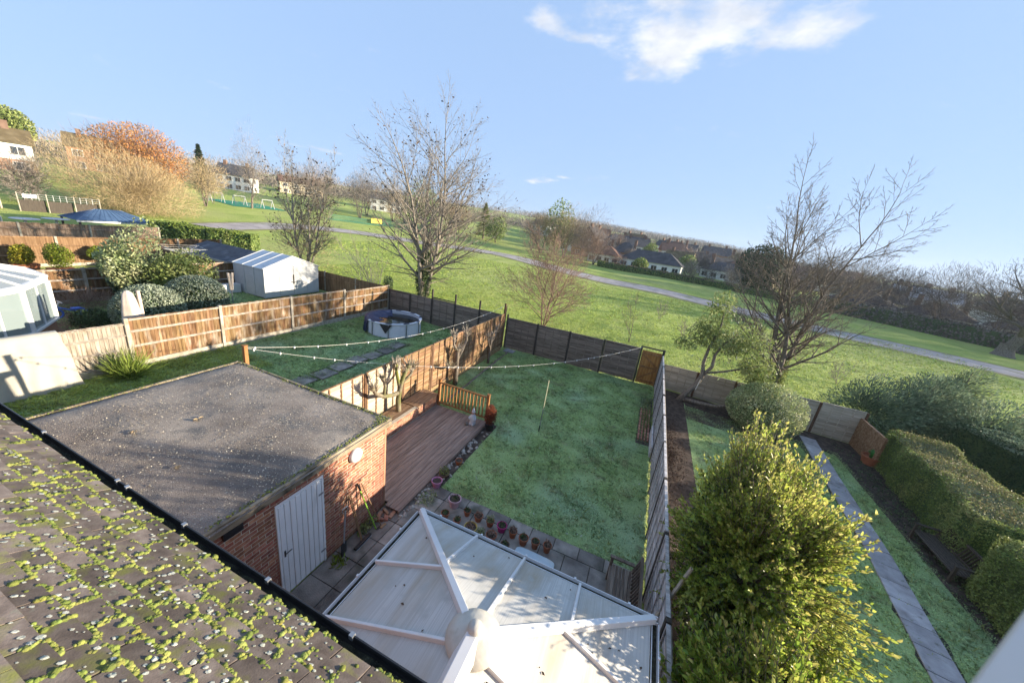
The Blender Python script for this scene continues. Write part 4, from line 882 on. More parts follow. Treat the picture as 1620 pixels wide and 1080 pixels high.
V, F = foliage(14000, (0, 0, 1.8), (.9, 1.6, 1.7), .09, seed=31, power=.6, zmin=.05); np_obj('inner_foliage', V+np.array(lb), F, 'leaf_dark', T)
lb2 = B3(2.45, 3.75)
pl, mb = laurel(lb2, 1250, (1.1, 1.4, 1.5), 8, 17, .105, '', '', .20, h0=1.35)
T = thing('ivy_shrub', 'rounded light green leafy shrub at the bottom edge below the tall laurel', 'shrub', lb2)
np_obj('foliage', pl[0][0]+np.array(lb2), pl[0][1], 'leaf_ivy', T); np_obj('pale_leaf_tips', pl[1][0]+np.array(lb2), pl[1][1], 'leaf_laurel_tip', T); mb.build('stems', 'bark', T)
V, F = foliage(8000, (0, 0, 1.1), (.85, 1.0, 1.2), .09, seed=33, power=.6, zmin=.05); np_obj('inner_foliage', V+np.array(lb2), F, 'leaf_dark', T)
# ---- hedges in the right garden
def hedge(name, label, path, h, wd, seed, n, size, mside, mtop, round_=.18, zoff=0, sag=0.):
    """clipped hedge along a path of ground points"""
    rr = np.random.default_rng(seed); P = np.array(path, float); sg = np.diff(P, axis=0); ln = np.hypot(sg[:, 0], sg[:, 1]); cum = np.concatenate([[0], np.cumsum(ln)])
    t = rr.uniform(0, cum[-1], n); i = np.clip(np.searchsorted(cum, t)-1, 0, len(ln)-1); f = ((t-cum[i])/ln[i])[:, None]; c = P[i]*(1-f)+P[i+1]*f; d = sg[i]/ln[i][:, None]; sd_ = np.stack([d[:, 1], -d[:, 0]], 1)
    per = 2*h+wd; q = rr.uniform(0, per, n); wv = 1+.07*np.sin(t*2.1+seed)+.05*np.sin(t*5.3); hv = h*(1+.05*np.sin(t*1.7+seed*2)+.03*np.sin(t*4.1))
    side = np.where(q < h, -1, np.where(q > h+wd, 1, 0)); off = np.where(side == 0, (q-h)/wd-.5, side*.5)*wd*wv; zz_ = np.where(side == 0, hv, np.where(side < 0, q/h, (per-q)/h)*hv)
    ex = np.clip((zz_-hv+round_)/round_, 0, 1)*(side != 0); off = off-side*ex**2*round_*.7; ed = np.clip((np.abs(off)/(wd/2)-.7)/.3, 0, 1)*(side == 0); zz_ = zz_-ed**2*round_*.6
    dep = rr.exponential(.035, n)+np.abs(rr.normal(0, .02, n))-np.where(rr.uniform(0, 1, n) < .05, rr.uniform(.02, .13, n), 0); hol = np.sin(t*3.3+zz_*4.1+seed)*np.sin(t*1.9-zz_*5.7)+np.sin(t*7.7+off*5)*.5; dep = dep+np.clip(hol-.75, 0, 1)*.28; Nn = np.concatenate([sd_*side[:, None]*(side != 0)[:, None], (side == 0)[:, None]*1.0], 1)
    C = np.concatenate([c+sd_*off[:, None], (zg(c[:, 0], c[:, 1])+zz_+zoff)[:, None]], 1)-Nn*dep[:, None]
    Nn2 = nrm(Nn+rr.normal(0, .45, (n, 3))); A = nrm(np.cross(Nn2, rr.normal(size=(n, 3)))+Nn*.5); L_ = size*rr.uniform(.6, 1.35, n)
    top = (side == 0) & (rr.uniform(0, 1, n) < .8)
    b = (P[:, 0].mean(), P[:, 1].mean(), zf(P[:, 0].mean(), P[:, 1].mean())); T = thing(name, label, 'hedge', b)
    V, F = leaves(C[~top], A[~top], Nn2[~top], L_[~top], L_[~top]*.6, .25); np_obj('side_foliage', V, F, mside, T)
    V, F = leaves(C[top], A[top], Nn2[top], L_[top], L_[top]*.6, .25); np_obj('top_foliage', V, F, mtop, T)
    for (pe, dv) in ((P[0], -sg[0]/ln[0]), (P[-1], sg[-1]/ln[-1])):
        k = int(n*h*wd/(cum[-1]*per)*1.1); s_ = np.array([dv[1], -dv[0]]); u_ = rr.uniform(-.5, .5, k)*wd; v_ = rr.uniform(0, 1, k)*h; Ne = nrm(np.array([dv[0], dv[1], 0])+rr.normal(0, .45, (k, 3)))
        Ce = np.stack([pe[0]+s_[0]*u_, pe[1]+s_[1]*u_, zg(pe[0]+0*u_, pe[1]+0*u_)+v_+zoff], 1)+np.array([dv[0], dv[1], 0])*(.03-rr.exponential(.03, k))[:, None]; Le = size*rr.uniform(.6, 1.35, k)
        V, F = leaves(Ce, nrm(np.cross(Ne, rr.normal(size=(k, 3)))), Ne, Le, Le*.6, .25); np_obj('end_foliage', V, F, mside, T)
    mb = MB()
    for k in range(len(P)-1):
        a, b_ = P[k], P[k+1]; dd = (b_-a)/np.hypot(*(b_-a)); s_ = np.array([dd[1], -dd[0]])*wd*.42
        A_ = [(a[0]-s_[0], a[1]-s_[1]), (a[0]+s_[0], a[1]+s_[1])]; B_ = [(b_[0]-s_[0], b_[1]-s_[1]), (b_[0]+s_[0], b_[1]+s_[1])]; za = zf(*a)+zoff; zb_ = zf(*b_)+zoff
        mb.hull([(*A_[0], za), (*A_[1], za), (*A_[1], za+h*.90), (*A_[0], za+h*.90)], [(*B_[0], zb_), (*B_[1], zb_), (*B_[1], zb_+h*.90), (*B_[0], zb_+h*.90)])
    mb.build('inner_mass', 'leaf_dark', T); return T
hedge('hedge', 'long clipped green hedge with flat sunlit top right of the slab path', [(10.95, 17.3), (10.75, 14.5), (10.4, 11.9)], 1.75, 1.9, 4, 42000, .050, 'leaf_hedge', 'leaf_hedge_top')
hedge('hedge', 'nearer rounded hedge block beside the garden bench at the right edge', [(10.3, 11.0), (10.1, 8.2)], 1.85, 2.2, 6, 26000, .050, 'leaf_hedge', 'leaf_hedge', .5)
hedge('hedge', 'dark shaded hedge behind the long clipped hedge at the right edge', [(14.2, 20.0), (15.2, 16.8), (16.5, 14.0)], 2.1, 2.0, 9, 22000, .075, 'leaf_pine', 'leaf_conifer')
# conifer mass beyond: overlapping feathery sprays
def spray_bush(name, label, base, lobes, n, seed, m='leaf_conifer', size=.16):
    T = thing(name, label, 'conifer', base); parts = []; rr = np.random.default_rng(seed)
    for q, (c, r) in enumerate(lobes):
        k = n//len(lobes); P, Nn, rad = shell(k, c, r, .45, 14, .35, seed+q); A = nrm(Nn*.8+np.array([.35, .1, .35])+rr.normal(0, .35, (k, 3)))
        for s_ in range(1): parts.append(leaves(P, A, Nn+rr.normal(0, .4, (k, 3)), size*rr.uniform(.5, 1.3, k), size*.30*rr.uniform(.6, 1.3, k), .2))
    V, F = merge(parts); np_obj('foliage', V+np.array(base), F, m, T)
    mb = MB()
    for q, (c, r) in enumerate(lobes): mb.tube([Vector(base)+Vector((c[0]*.3, c[1]*.3, -.1)), Vector(base)+Vector((c[0]*.8, c[1]*.8, c[2]*.7)), Vector(base)+Vector(c)+Vector((0, 0, r[2]*.7))], [.09, .06, .02], 6)
    mb.build('trunk', 'bark', T); return T
spray_bush('conifer_shrub', 'sprawling grey green conifer beyond the clipped hedge', B3(13.5, 22.2), [((-1.8, 0, 1.0), (1.7, 1.6, 1.5)), ((.3, .4, 1.4), (1.7, 1.6, 2.1)), ((2.2, -.6, 1.1), (1.7, 1.6, 1.7))], 30000, 41)
spray_bush('conifer_shrub', 'upright pointed conifer shrub nearest the park path on the right', B3(15.8, 24.2), [((0, 0, 1.8), (1.2, 1.2, 2.5)), ((-.9, -.5, 1.2), (1.1, 1.1, 1.8))], 17000, 43)
spray_bush('conifer_shrub', 'low spreading conifer at the right edge with reddish dead patch', B3(18.0, 21.5), [((0, 0, .9), (2.2, 1.8, 1.5)), ((1.8, .3, .8), (1.8, 1.6, 1.3))], 20000, 45)
bush('dead_conifer', 'rust brown dead conifer patch among the green conifers at the right edge', B3(18.0, 22.9), [('foliage', foliage(2600, (0, 0, 1.7), (.9, .8, .9), .16, seed=47, power=.5, aspect=.3), 'twig_red')], (4, 1.8, .3, .03))
bush('dead_conifer', 'purple brown bare twiggy shrub in front of the green conifers', B3(16.2, 20.3), [('twigs', twigs(3800, (0, 0, .9), (1.5, .8, .7), .30, .006, 49, up=.4), 'twig_dark')], (4, .9, .5, .03))
# ---- variegated round shrub at the end of the right garden
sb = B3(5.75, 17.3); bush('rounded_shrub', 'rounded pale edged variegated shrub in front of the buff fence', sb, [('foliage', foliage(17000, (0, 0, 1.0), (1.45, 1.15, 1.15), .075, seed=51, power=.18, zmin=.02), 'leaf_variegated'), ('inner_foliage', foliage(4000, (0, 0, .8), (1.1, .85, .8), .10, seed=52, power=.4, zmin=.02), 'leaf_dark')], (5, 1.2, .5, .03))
# ---- evergreen tree with bent trunk (loquat-like) inside the right garden
eb = B3(2.85, 18.35); T = thing('evergreen_tree', 'leafy evergreen tree with dark bent trunk behind the gate corner', 'tree', eb)
E0 = Vector(eb); mb = MB(); mb.tube([E0+Vector(p) for p in ((-.35, -.2, -.1), (-.1, -.1, .35), (.28, 0, .95), (.42, 0, 1.5), (.30, .05, 2.1), (.35, .1, 2.9), (.55, .1, 3.7), (.5, .1, 4.6))], [.15, .13, .12, .11, .08, .065, .05, .03], 8)
mb.tube([E0+Vector(p) for p in ((.42, 0, 1.5), (.70, 0, 2.0), (.66, .0, 2.6), (.9, .1, 3.2), (1.3, .1, 3.8))], [.09, .08, .065, .05, .03], 8); mb.tube([E0+Vector(p) for p in ((-.15, -.15, .12), (.6, -.25, .16), (1.3, -.3, .22), (2.2, -.3, .55), (2.7, -.2, 1.1))], [.10, .09, .08, .07, .04], 8)
mb.tube([E0+Vector(p) for p in ((.4, 0, 1.6), (1.2, .0, 1.9), (2.1, .1, 2.3), (2.7, .1, 2.6))], [.06, .05, .04, .02], 6); mb.build('trunk', 'bark', T, smooth=True)
parts = []
for q, (c, r, k) in enumerate((((.2, .2, 3.6), (1.0, .9, .75), 1500), ((.3, .2, 4.8), (.7, .7, .8), 700), ((1.2, .2, 3.2), (.9, .8, .6), 1000), ((2.4, .0, 2.3), (.9, .8, .75), 1300), ((-.7, .1, 2.9), (.6, .6, .4), 350), ((1.9, .1, 3.5), (.9, .8, .8), 800), ((2.9, -.2, 1.5), (.8, .7, .7), 1000))):
    parts.append(foliage(k, c, r, .17, seed=60+q, power=.5, amp=.35, aspect=.30, up=-.15, wild=.7))
V, F = merge(parts); np_obj('crown', V+np.array(eb), F, 'leaf_olive', T)
V, F = foliage(900, (1.3, .1, 2.9), (2.2, 1.0, 1.6), .15, seed=77, aspect=.3, power=.7); np_obj('pale_leaves', V+np.array(eb), F, 'leaf_variegated', T)
# ---- bare trees beyond the back fences
mb, tips = limb_tree(12, 12.0, .20, stems=4, spread=.08, lean=(-.15, .0), levels=5, nch=(16, 7, 4, 3), lratio=(.43, .46, .42, .40), ang=(48, 36, 36, 36), up=.02, jit=.05, first=.12, stemlen=9.0, seg=(11, 8, 5, 3, 2), minr=.007)
T = make_tree('bare_tree', 'spreading bare dark tree with ivy clad base behind the buff fence', B3(7.9, 23.6), mb, 'bark')
V, F = foliage(2600, (0, 0, 1.1), (.42, .42, 1.3), .12, seed=91, power=.25, zmin=0); np_obj('ivy', V+np.array(B3(7.9, 23.6)), F, 'leaf_olive', T)
mb, tips = limb_tree(23, 15.0, .28, stems=4, spread=.20, levels=5, nch=(17, 7, 5, 2), lratio=(.52, .46, .42, .38), ang=(46, 34, 36, 38), up=.03, jit=.05, first=.16, stemlen=10.7, seg=(12, 8, 5, 3, 2), minr=.007)
dl = tip_leaves(tips, 900, .17, spread=.15, seed=2)
T = make_tree('bare_tree', 'tallest bare tree with ivy clad trunk and a few brown leaves, behind the pool', B3(-17.3, 24.4), mb, 'bark_mid', extra=[('dead_leaves', dl[0], dl[1], 'leaf_dead')])
V, F = foliage(4500, (0, 0, 1.7), (.62, .62, 2.3), .13, seed=93, power=.2, zmin=-.1); np_obj('ivy', V+np.array(B3(-17.3, 24.4)), F, 'leaf_dark', T)
mb = MB(); rr = random.Random(5)
for i in range(12):
    a = rr.uniform(0, 6.28); b0 = Vector(B3(-17.3, 24.4)); p = [b0+Vector((math.cos(a)*.3, math.sin(a)*.3, rr.uniform(.8, 2.2)))]; L_ = rr.uniform(1.6, 3.6)
    for j in range(5): p.append(p[-1]+Vector((math.cos(a)+rr.gauss(0, .25), math.sin(a)+rr.gauss(0, .25), .35-.1*j+rr.gauss(0, .2)))*L_/5)
    mb.tube(p, [.045, .038, .03, .024, .016, .008], 4, cap=False)
    for k in range(7):
        q = p[1+k % 5]; e = q+Vector((math.cos(a)+rr.gauss(0, .8), math.sin(a)+rr.gauss(0, .8), rr.gauss(.1, .4)))*rr.uniform(.5, 1.1); mb.tube([q, (q+e)/2+Vector((0, 0, rr.gauss(0, .06))), e], [.012, .009, .005], 3, cap=False)
mb.build('low_branches', 'bark', T)
mb, tips = limb_tree(31, 10.5, .14, stems=5, spread=.30, levels=5, nch=(10, 6, 4, 3), lratio=(.38, .45, .42, .4), ang=(40, 36, 38, 40), up=.05, jit=.07, first=.18, stemlen=7.4, seg=(10, 7, 4, 3, 2), minr=.007)
dl = tip_leaves(tips, 650, .19, spread=.2, seed=4); tw = twigs(3000, (0, 0, 2.2), (2.6, 2.4, 2.6), .5, .009, 35, up=.5, power=.6)
make_tree('bare_tree', 'several stemmed bare tree with brown leaves on top, right behind the white shed', B3(-27.2, 21.6), mb, 'bark_pale', extra=[('dead_leaves', dl[0], dl[1], 'leaf_dead'), ('twigs', tw[0], tw[1], 'twig_tan')])
mb, tips = limb_tree(37, 8.5, .08, stems=4, spread=.26, levels=5, nch=(13, 7, 5, 3), lratio=(.62, .5, .45, .4), ang=(50, 38, 38, 40), up=.02, jit=.06, first=.10, stemlen=5.0, lean=(.1, 0), seg=(9, 7, 5, 3, 2), minr=.006)
V, F = foliage(420, (0, 0, .7), (.8, .6, .7), .09, seed=95, power=.6, aspect=.35)
make_tree('bare_tree', 'slim reddish bare tree just beyond the dark back fence', B3(-6.9, 25.2), mb, 'twig_red', extra=[('leaves', V, F, 'leaf_olive')])
mb, tips = limb_tree(41, 4.5, .035, stems=2, spread=.25, levels=4, nch=(6, 4, 3), lratio=(.4, .4, .4), up=.08, stemlen=3.3, seg=(8, 5, 3, 2), minr=.005)
make_tree('sapling', 'thin bare sapling beyond the fence left of the gate', B3(-.6, 27.0), mb, 'bark')
mb, tips = limb_tree(43, 6.0, .05, stems=6, spread=.35, lean=(-.45, .1), levels=4, nch=(6, 4, 3), lratio=(.35, .4, .4), up=.05, stemlen=4.2, seg=(9, 5, 3, 2), minr=.006)
make_tree('leaning_shrub', 'thin pale bare stems leaning left over the corner of the tan board fence', B3(-18.2, 19.9), mb, 'bark_pale')
bush('ivy_clump', 'small dark leafy ivy clump on the fence corner left of the pool', (-16.3, 19.0, 1.6), [('foliage', foliage(700, (0, 0, .65), (.34, .34, .65), .11, seed=97, power=.4), 'leaf_dark')], (2, .5, .1, .02))
# park shrubs and saplings in the long grass
for i, (x, y, h) in enumerate(((3.5, 33, 1.9), (6.8, 31, 2.4), (10.5, 34, 2.2), (13.5, 30, 2.0), (9.0, 29, 1.5), (1.5, 39, 2.2))):
    mb, tips = limb_tree(100+i, h, .025, stems=4, spread=.5, levels=4, nch=(5, 4, 3), lratio=(.5, .45, .4), up=.06, stemlen=h*.7, seg=(6, 4, 3, 2), minr=.006)
    make_tree('bare_shrub', ('leftmost', 'second', 'third', 'fourth', 'lowest and nearest', 'farthest')[i]+' of the small bare shrubs in the park beyond the gate', B3(x, y), mb, 'twig_brown', group='small bare shrubs in the park grass', cat='shrub')
# ---- pollarded trees by the tan fence
def pollard(label, base, knuckles, seed, bark='bark_moss', nsh=26, sh=.38):
    T = thing('pollard_tree', label, 'tree', base); mb = MB(); b0 = Vector(base); rr = random.Random(seed); sm = MB()
    for pts, rad in knuckles:
        q = [b0+Vector(p) for p in pts]; mb.tube(q, rad, 8); e = q[-1]; d = (q[-1]-q[-2]).normalized()
        mb.lathe((e.x, e.y, e.z-.05), [(.001, -.05), (rad[-1]*1.5, 0), (rad[-1]*1.7, .05), (rad[-1]*1.1, .12), (.001, .15)], 7)
        for k in range(nsh):
            a = rr.uniform(0, 6.28); t = rr.uniform(.2, 1.0); o_ = q[-2].lerp(e, t) if k % 2 else e; v = Vector((math.cos(a)*.75, math.sin(a)*.75, rr.uniform(.3, 1.3))).normalized(); L_ = sh*rr.uniform(.3, 1.0)
            p1 = o_+v*L_*.5; p2 = p1+(v+Vector((0, 0, .7))).normalized()*L_*.5; sm.tube([o_, p1, p2], [.016, .011, .007], 4)
    mb.build('trunk', bark, T, smooth=True); sm.build('shoots', 'bark_pale', T)['kind'] = 'stuff'
pollard('knobbly pollarded tree with a long horizontal arm beside the deck', (-6.95, 8.75, .5), [([(0, 0, -.1), (-.02, -.02, .5), (.02, .02, 1.0), (.05, .15, 1.35), (.1, .3, 1.65)], [.10, .085, .08, .07, .06]), ([(-.02, -.02, .75), (.05, -.35, .82), (.05, -.8, .95), (0, -1.1, 1.15), (0, -1.25, 1.4)], [.075, .07, .065, .055, .05]), ([(0, 0, .95), (-.05, -.08, 1.4), (-.05, -.15, 1.8)], [.06, .05, .045]), ([(.05, -.8, .95), (.05, -.75, 1.3), (.05, -.85, 1.6)], [.05, .045, .04]), ([(.02, .05, 1.05), (.1, .45, 1.3), (.1, .6, 1.55)], [.05, .045, .04])], 3, nsh=42)
pollard('dark gnarled pollarded tree by the tan fence beyond the balustrade', (-7.0, 12.6, .05), [([(0, 0, -.1), (0, 0, .7), (.02, -.05, 1.3), (.05, -.1, 1.7)], [.12, .10, .09, .08]), ([(.02, -.05, 1.2), (.05, .3, 1.6), (.08, .55, 2.0), (.05, .5, 2.35)], [.07, .06, .05, .04]), ([(.0, 0, .9), (.1, -.5, 1.0), (.12, -.9, 1.2)], [.06, .05, .045]), ([(.05, -.1, 1.6), (.0, -.4, 2.0), (0, -.45, 2.4)], [.05, .045, .04])], 5, 'bark', 30, .45)
pollard('small pollarded tree by the tan fence nearest the back corner', (-6.98, 15.9, .05), [([(0, 0, -.1), (0, 0, .6), (.02, .05, 1.2), (.02, .1, 1.6)], [.08, .07, .06, .05]), ([(0, 0, .9), (.05, -.35, 1.25), (.05, -.45, 1.6)], [.05, .04, .035]), ([(0, .05, 1.1), (.05, .4, 1.4), (.05, .5, 1.8)], [.04, .035, .03])], 7, 'bark', 22, .40)
# ---- plants in the gardens to the left
bush('spiky_plant', 'spiky yellow green plant at the foot of the tan board fence', B3(-15.6, 5.5), [('leaf_blades', twigs(520, (0, 0, .15), (.36, .36, .2), .72, .018, 111, up=.9, wild=.45), 'leaf_spike')])
bush('clipped_shrub', 'dome shaped grey green clipped shrub, right one of the pair', B3(-21.0, 10.4), [('foliage', foliage(11000, (0, 0, .75), (1.35, 1.35, 1.25), .085, seed=113, power=.10, amp=.04, zmin=0), 'leaf_grey'), ('inner_mass', foliage(2500, (0, 0, .7), (1.25, 1.25, 1.15), .2, seed=114, power=.3, amp=.04, zmin=0), 'leaf_dark')], (4, .6, .4, .03))
bush('clipped_shrub', 'dome shaped grey green clipped shrub, left one of the pair', B3(-20.6, 8.4), [('foliage', foliage(11000, (0, 0, .65), (1.3, 1.25, 1.15), .085, seed=115, power=.10, amp=.04, zmin=0), 'leaf_grey'), ('inner_mass', foliage(2500, (0, 0, .6), (1.2, 1.15, 1.05), .2, seed=116, power=.3, amp=.04, zmin=0), 'leaf_dark')], (4, .6, .4, .03))
bush('leafy_shrub', 'tall pale green shrub in front of the orange tan board fence', B3(-23.6, 9.1), [('foliage', foliage(7000, (0, -.1, 1.9), (.95, .95, 1.35), .14, seed=117, power=.45, amp=.6), 'leaf_variegated'), ('inner_foliage', foliage(2200, (0, 0, 1.3), (.8, .8, 1.2), .16, seed=118), 'leaf_dark')], (4, 1.5, .4, .04))
bush('leafy_shrub', 'bushy yellow and olive shrub between the domes and the board fence', B3(-22.6, 10.6), [('foliage', foliage(7000, (0, 0, 1.6), (1.2, 1.05, 1.1), .13, seed=119, power=.45, amp=.6), 'leaf_olive'), ('yellow_foliage', foliage(1800, (.3, -.5, 1.1), (.8, .7, .7), .13, seed=120), 'leaf_spike')], (4, 1.3, .4, .04))
bush('bare_shrub', 'low russet twiggy shrub beside the neighbouring conservatory', B3(-23.9, 7.6), [('twigs', twigs(1700, (0, 0, .35), (.8, 1.2, .45), .3, .007, 121, up=.5), 'twig_red')])
bush('fern_clump', 'dark low plants at the edge of the lawn left of the domes', B3(-21.6, 6.9), [('foliage', foliage(2200, (0, 0, .25), (.8, .7, .45), .13, seed=122, aspect=.3, zmin=0), 'leaf_dark')])
for (x, y, r, m, lab) in ((-32.6, 8.35, .62, 'leaf_yellow', 'bright yellow shrub in a red trough at the left edge'), (-31.2, 9.2, .75, 'leaf_lime', 'lime green shrub in a terracotta trough'), (-33.0, 11.4, .55, 'leaf_lime', 'small rounded lime shrub against the brown board fence')):
    bz = B3(x, y); bush('potted_shrub', lab, bz, [('foliage', foliage(2600, (0, 0, .35+r), (r*.75, r*.75, r*1.0), .10, seed=int(-x*10), power=.4, amp=.3), m)], (3, .5, .2, .02))
for (x, y, lab) in ((-32.6, 8.35, 'red trough under the bright yellow shrub'), (-31.2, 9.2, 'terracotta trough under the lime shrub')):
    mb = MB(); b = B3(x, y, .0); mb.hull([(b[0]-.2, b[1]-.4, b[2]), (b[0]+.2, b[1]-.4, b[2]), (b[0]+.2, b[1]+.4, b[2]), (b[0]-.2, b[1]+.4, b[2])], [(b[0]-.27, b[1]-.5, b[2]+.4), (b[0]+.27, b[1]-.5, b[2]+.4), (b[0]+.27, b[1]+.5, b[2]+.4), (b[0]-.27, b[1]+.5, b[2]+.4)]); tag(mb.build('planter', 'pot_terracotta', None, bevel=.02), lab, 'planter')
bush('scrub', 'low dry weeds growing through the soil under the side fence', B3(1.1, 15), [('foliage', foliage(900, (0, 0, .05), (.22, 2.0, .10), .07, seed=131, aspect=.4, zmin=0), 'leaf_olive')])
hedge('hedge', 'ragged dark green hedge sloping down right of the gazebo', [(-44.0, 19.6), (-40.0, 21.8), (-37.2, 24.0)], 1.75, 2.2, 21, 9000, .20, 'leaf_hedge', 'leaf_spike', .6)
# ------------------------------------------------------------------ pots on the patio
POT = {}
def pot(label, x, y, r, h, m, plant, seed, z0=.035):
    T = thing('plant_pot', label, 'plant pot', (x, y, z0), 'pots on the patio'); sq = rng.uniform(.95, 1.05)
    mb = MB(); mb.lathe((x, y, z0), [(.001, 0), (r*.70, 0), (r*.95, h*.80), (r*1.08, h*.80), (r*1.10, h), (r*.98, h), (r*.93, h*.86), (.001, h*.86)], 16); mb.build('pot', m, T, smooth=False)
    mb = MB(); mb.lathe((x, y, z0+h*.865), [(r*.92, 0), (.001, .006)], 12); mb.build('compost', 'soil', T)
    b = np.array([x, y, z0+h*.88])
    if plant == 'dark': V, F = foliage(60, (0, 0, .04), (r*.9, r*.9, .07), .06, seed=seed, power=.6, aspect=.35); np_obj('plant', V+b, F, 'leaf_dark', T)
    if plant == 'rust': V, F = foliage(90, (0, 0, .06), (r*.9, r*.9, .09), .06, seed=seed, power=.6, aspect=.35); np_obj('plant', V+b, F, 'twig_red', T)
    if plant == 'pale': V, F = foliage(160, (0, 0, .08), (r*1.1, r*1.1, .10), .05, seed=seed, power=.5, aspect=.3); np_obj('plant', V+b, F, 'leaf_variegated', T)
    if plant == 'green': V, F = foliage(140, (0, 0, .08), (r*1.2, r*1.2, .12), .06, seed=seed, power=.5, aspect=.4); np_obj('plant', V+b, F, 'leaf_olive', T)
TE = 'pot_terracotta'
for i, (lab, x, y, r, h, m, pl_) in enumerate((
    ('pink plastic pot alone beside the deck cobbles', -4.11, 6.88, .135, .22, 'pot_pink', None),
    ('large pale pink pot with dark soil on the patio corner', -3.33, 6.52, .150, .26, 'pot_pale', 'dark'),
    ('terracotta pot nearest the conservatory corner, leftmost of the back row', -3.33, 6.08, .095, .18, TE, 'dark'),
    ('small terracotta pot left of the yellow pot', -2.98, 6.06, .085, .16, TE, 'dark'),
    ('terracotta pot right of the large pale pink pot, first in the front row', -2.90, 6.42, .085, .17, TE, 'dark'),
    ('wide terracotta pot behind the yellow pot', -2.58, 6.42, .105, .17, TE, 'rust'),
    ('yellow pot of brown compost in the back row', -2.58, 6.00, .145, .20, 'pot_yellow', 'rust'),
    ('terracotta pot with pale grassy plant left of the magenta pot', -2.26, 6.42, .095, .17, TE, 'pale'),
    ('magenta plastic pot in the middle of the front row', -1.95, 6.42, .115, .19, 'pot_magenta', 'dark'),
    ('broad terracotta pot of rusty stems behind the magenta pot', -2.06, 6.06, .12, .18, TE, 'rust'),
    ('terracotta pot just right of the magenta pot', -1.65, 6.40, .095, .19, TE, 'rust'),
    ('dark filled terracotta pot third from the right of the front row', -1.36, 6.34, .110, .20, 'pot_terracotta', 'dark'),
    ('terracotta pot second from the right of the front row', -1.08, 6.38, .095, .20, TE, 'dark'),
    ('rightmost terracotta pot of the front row with russet plant', -.80, 6.42, .095, .20, TE, 'rust'),
    ('terracotta pot tucked beside the pale blue lid', -1.68, 5.98, .10, .17, 'pot_brown', 'dark'),
    ('low pot of grey green leaves between yellow and brown pots', -2.32, 6.02, .09, .12, 'pot_brown', 'pale'),
    ('shallow brown bowl with green plant next to the pink pot', -4.16, 7.32, .14, .13, 'pot_brown', 'green'),
    ('small empty terracotta pot lying by the deck edge', -4.08, 8.0, .10, .16, TE, None))):
    pot(lab, x, y, r, h, m, pl_, 200+i)
# pale lid / tray in front of the pots
mb = MB(); n = 24; A_ = []; 
for j in range(n):
    t = 2*math.pi*j/n; c, s = math.cos(t), math.sin(t); A_.append((-.98+.46*math.copysign(abs(c)**.45, c), 6.02+.165*math.copysign(abs(s)**.45, s)))
mb.prism(A_, .04, .13); tag(mb.build('tray_lid', 'plastic_pale', None, bevel=.012), 'pale blue grey plastic lid lying on the slabs below the pots', 'lid')
# ------------------------------------------------------------------ bench (ours): faces left, back to the fence
def slat_bench(label, cx_, y0, y1, z0, m, width=.48, backh=.45, flip=1, thick=.03, ns=7, lean=.10):
    T = thing('garden_bench', label, 'bench', (cx_, (y0+y1)/2, z0)); f = flip
    for i in range(ns):
        x = cx_-f*width/2+f*width*(i+.5)/ns; MB().box(min(x-.5*width/ns+.006, x+.5*width/ns-.006), max(x-.5*width/ns+.006, x+.5*width/ns-.006), y0, y1, z0+.40, z0+.40+thick).build('seat_slat', m, T, bevel=.004)
    for y in (y0+.03, y1-.03):
        for dx, top in ((-width/2+.03, .62), (width/2-.02, .42)): MB().box(cx_+f*dx-.03, cx_+f*dx+.03, y-.03, y+.03, z0, z0+top).build('leg', m, T, bevel=.004)
        mb = MB(); mb.bar((cx_+f*(width/2-.02), y, z0+.40), (cx_+f*(width/2+lean), y, z0+.40+backh), .05, .05); mb.build('back_post', m, T, bevel=.004)
        MB().box(min(cx_-f*width/2-.02*f, cx_+f*width/2), max(cx_-f*width/2-.02*f, cx_+f*width/2), y-.04, y+.04, z0+.62, z0+.655).build('armrest', m, T, bevel=.004)
    mb = MB(); xt = cx_+f*(width/2+lean); mb.box(xt-.03, xt+.03, y0, y1, z0+.40+backh, z0+.46+backh); mb.build('top_rail', m, T, bevel=.004)
    xb_ = cx_+f*(width/2-.01); mb = MB(); mb.box(xb_-.02, xb_+.02, y0+.05, y1-.05, z0+.46, z0+.50); mb.build('lower_rail', m, T)
    k = int((y1-y0)/.095)
    for i in range(k): y = y0+.07+(y1-y0-.14)*(i+.5)/k; mb = MB(); mb.bar((xb_, y, z0+.50), (xt, y, z0+.40+backh), .018, .042, (1, 0, 0)); mb.build('back_slat', m, T)
    return T
slat_bench('weathered timber bench between the conservatory and the grey fence', .80, 4.95, 6.45, .035, 'bench_wood')
T = slat_bench('dark slatted bench sunk in the border by the clipped hedge', 9.2, 11.1, 12.75, -.42, 'post_wood', .55, .42, 1)
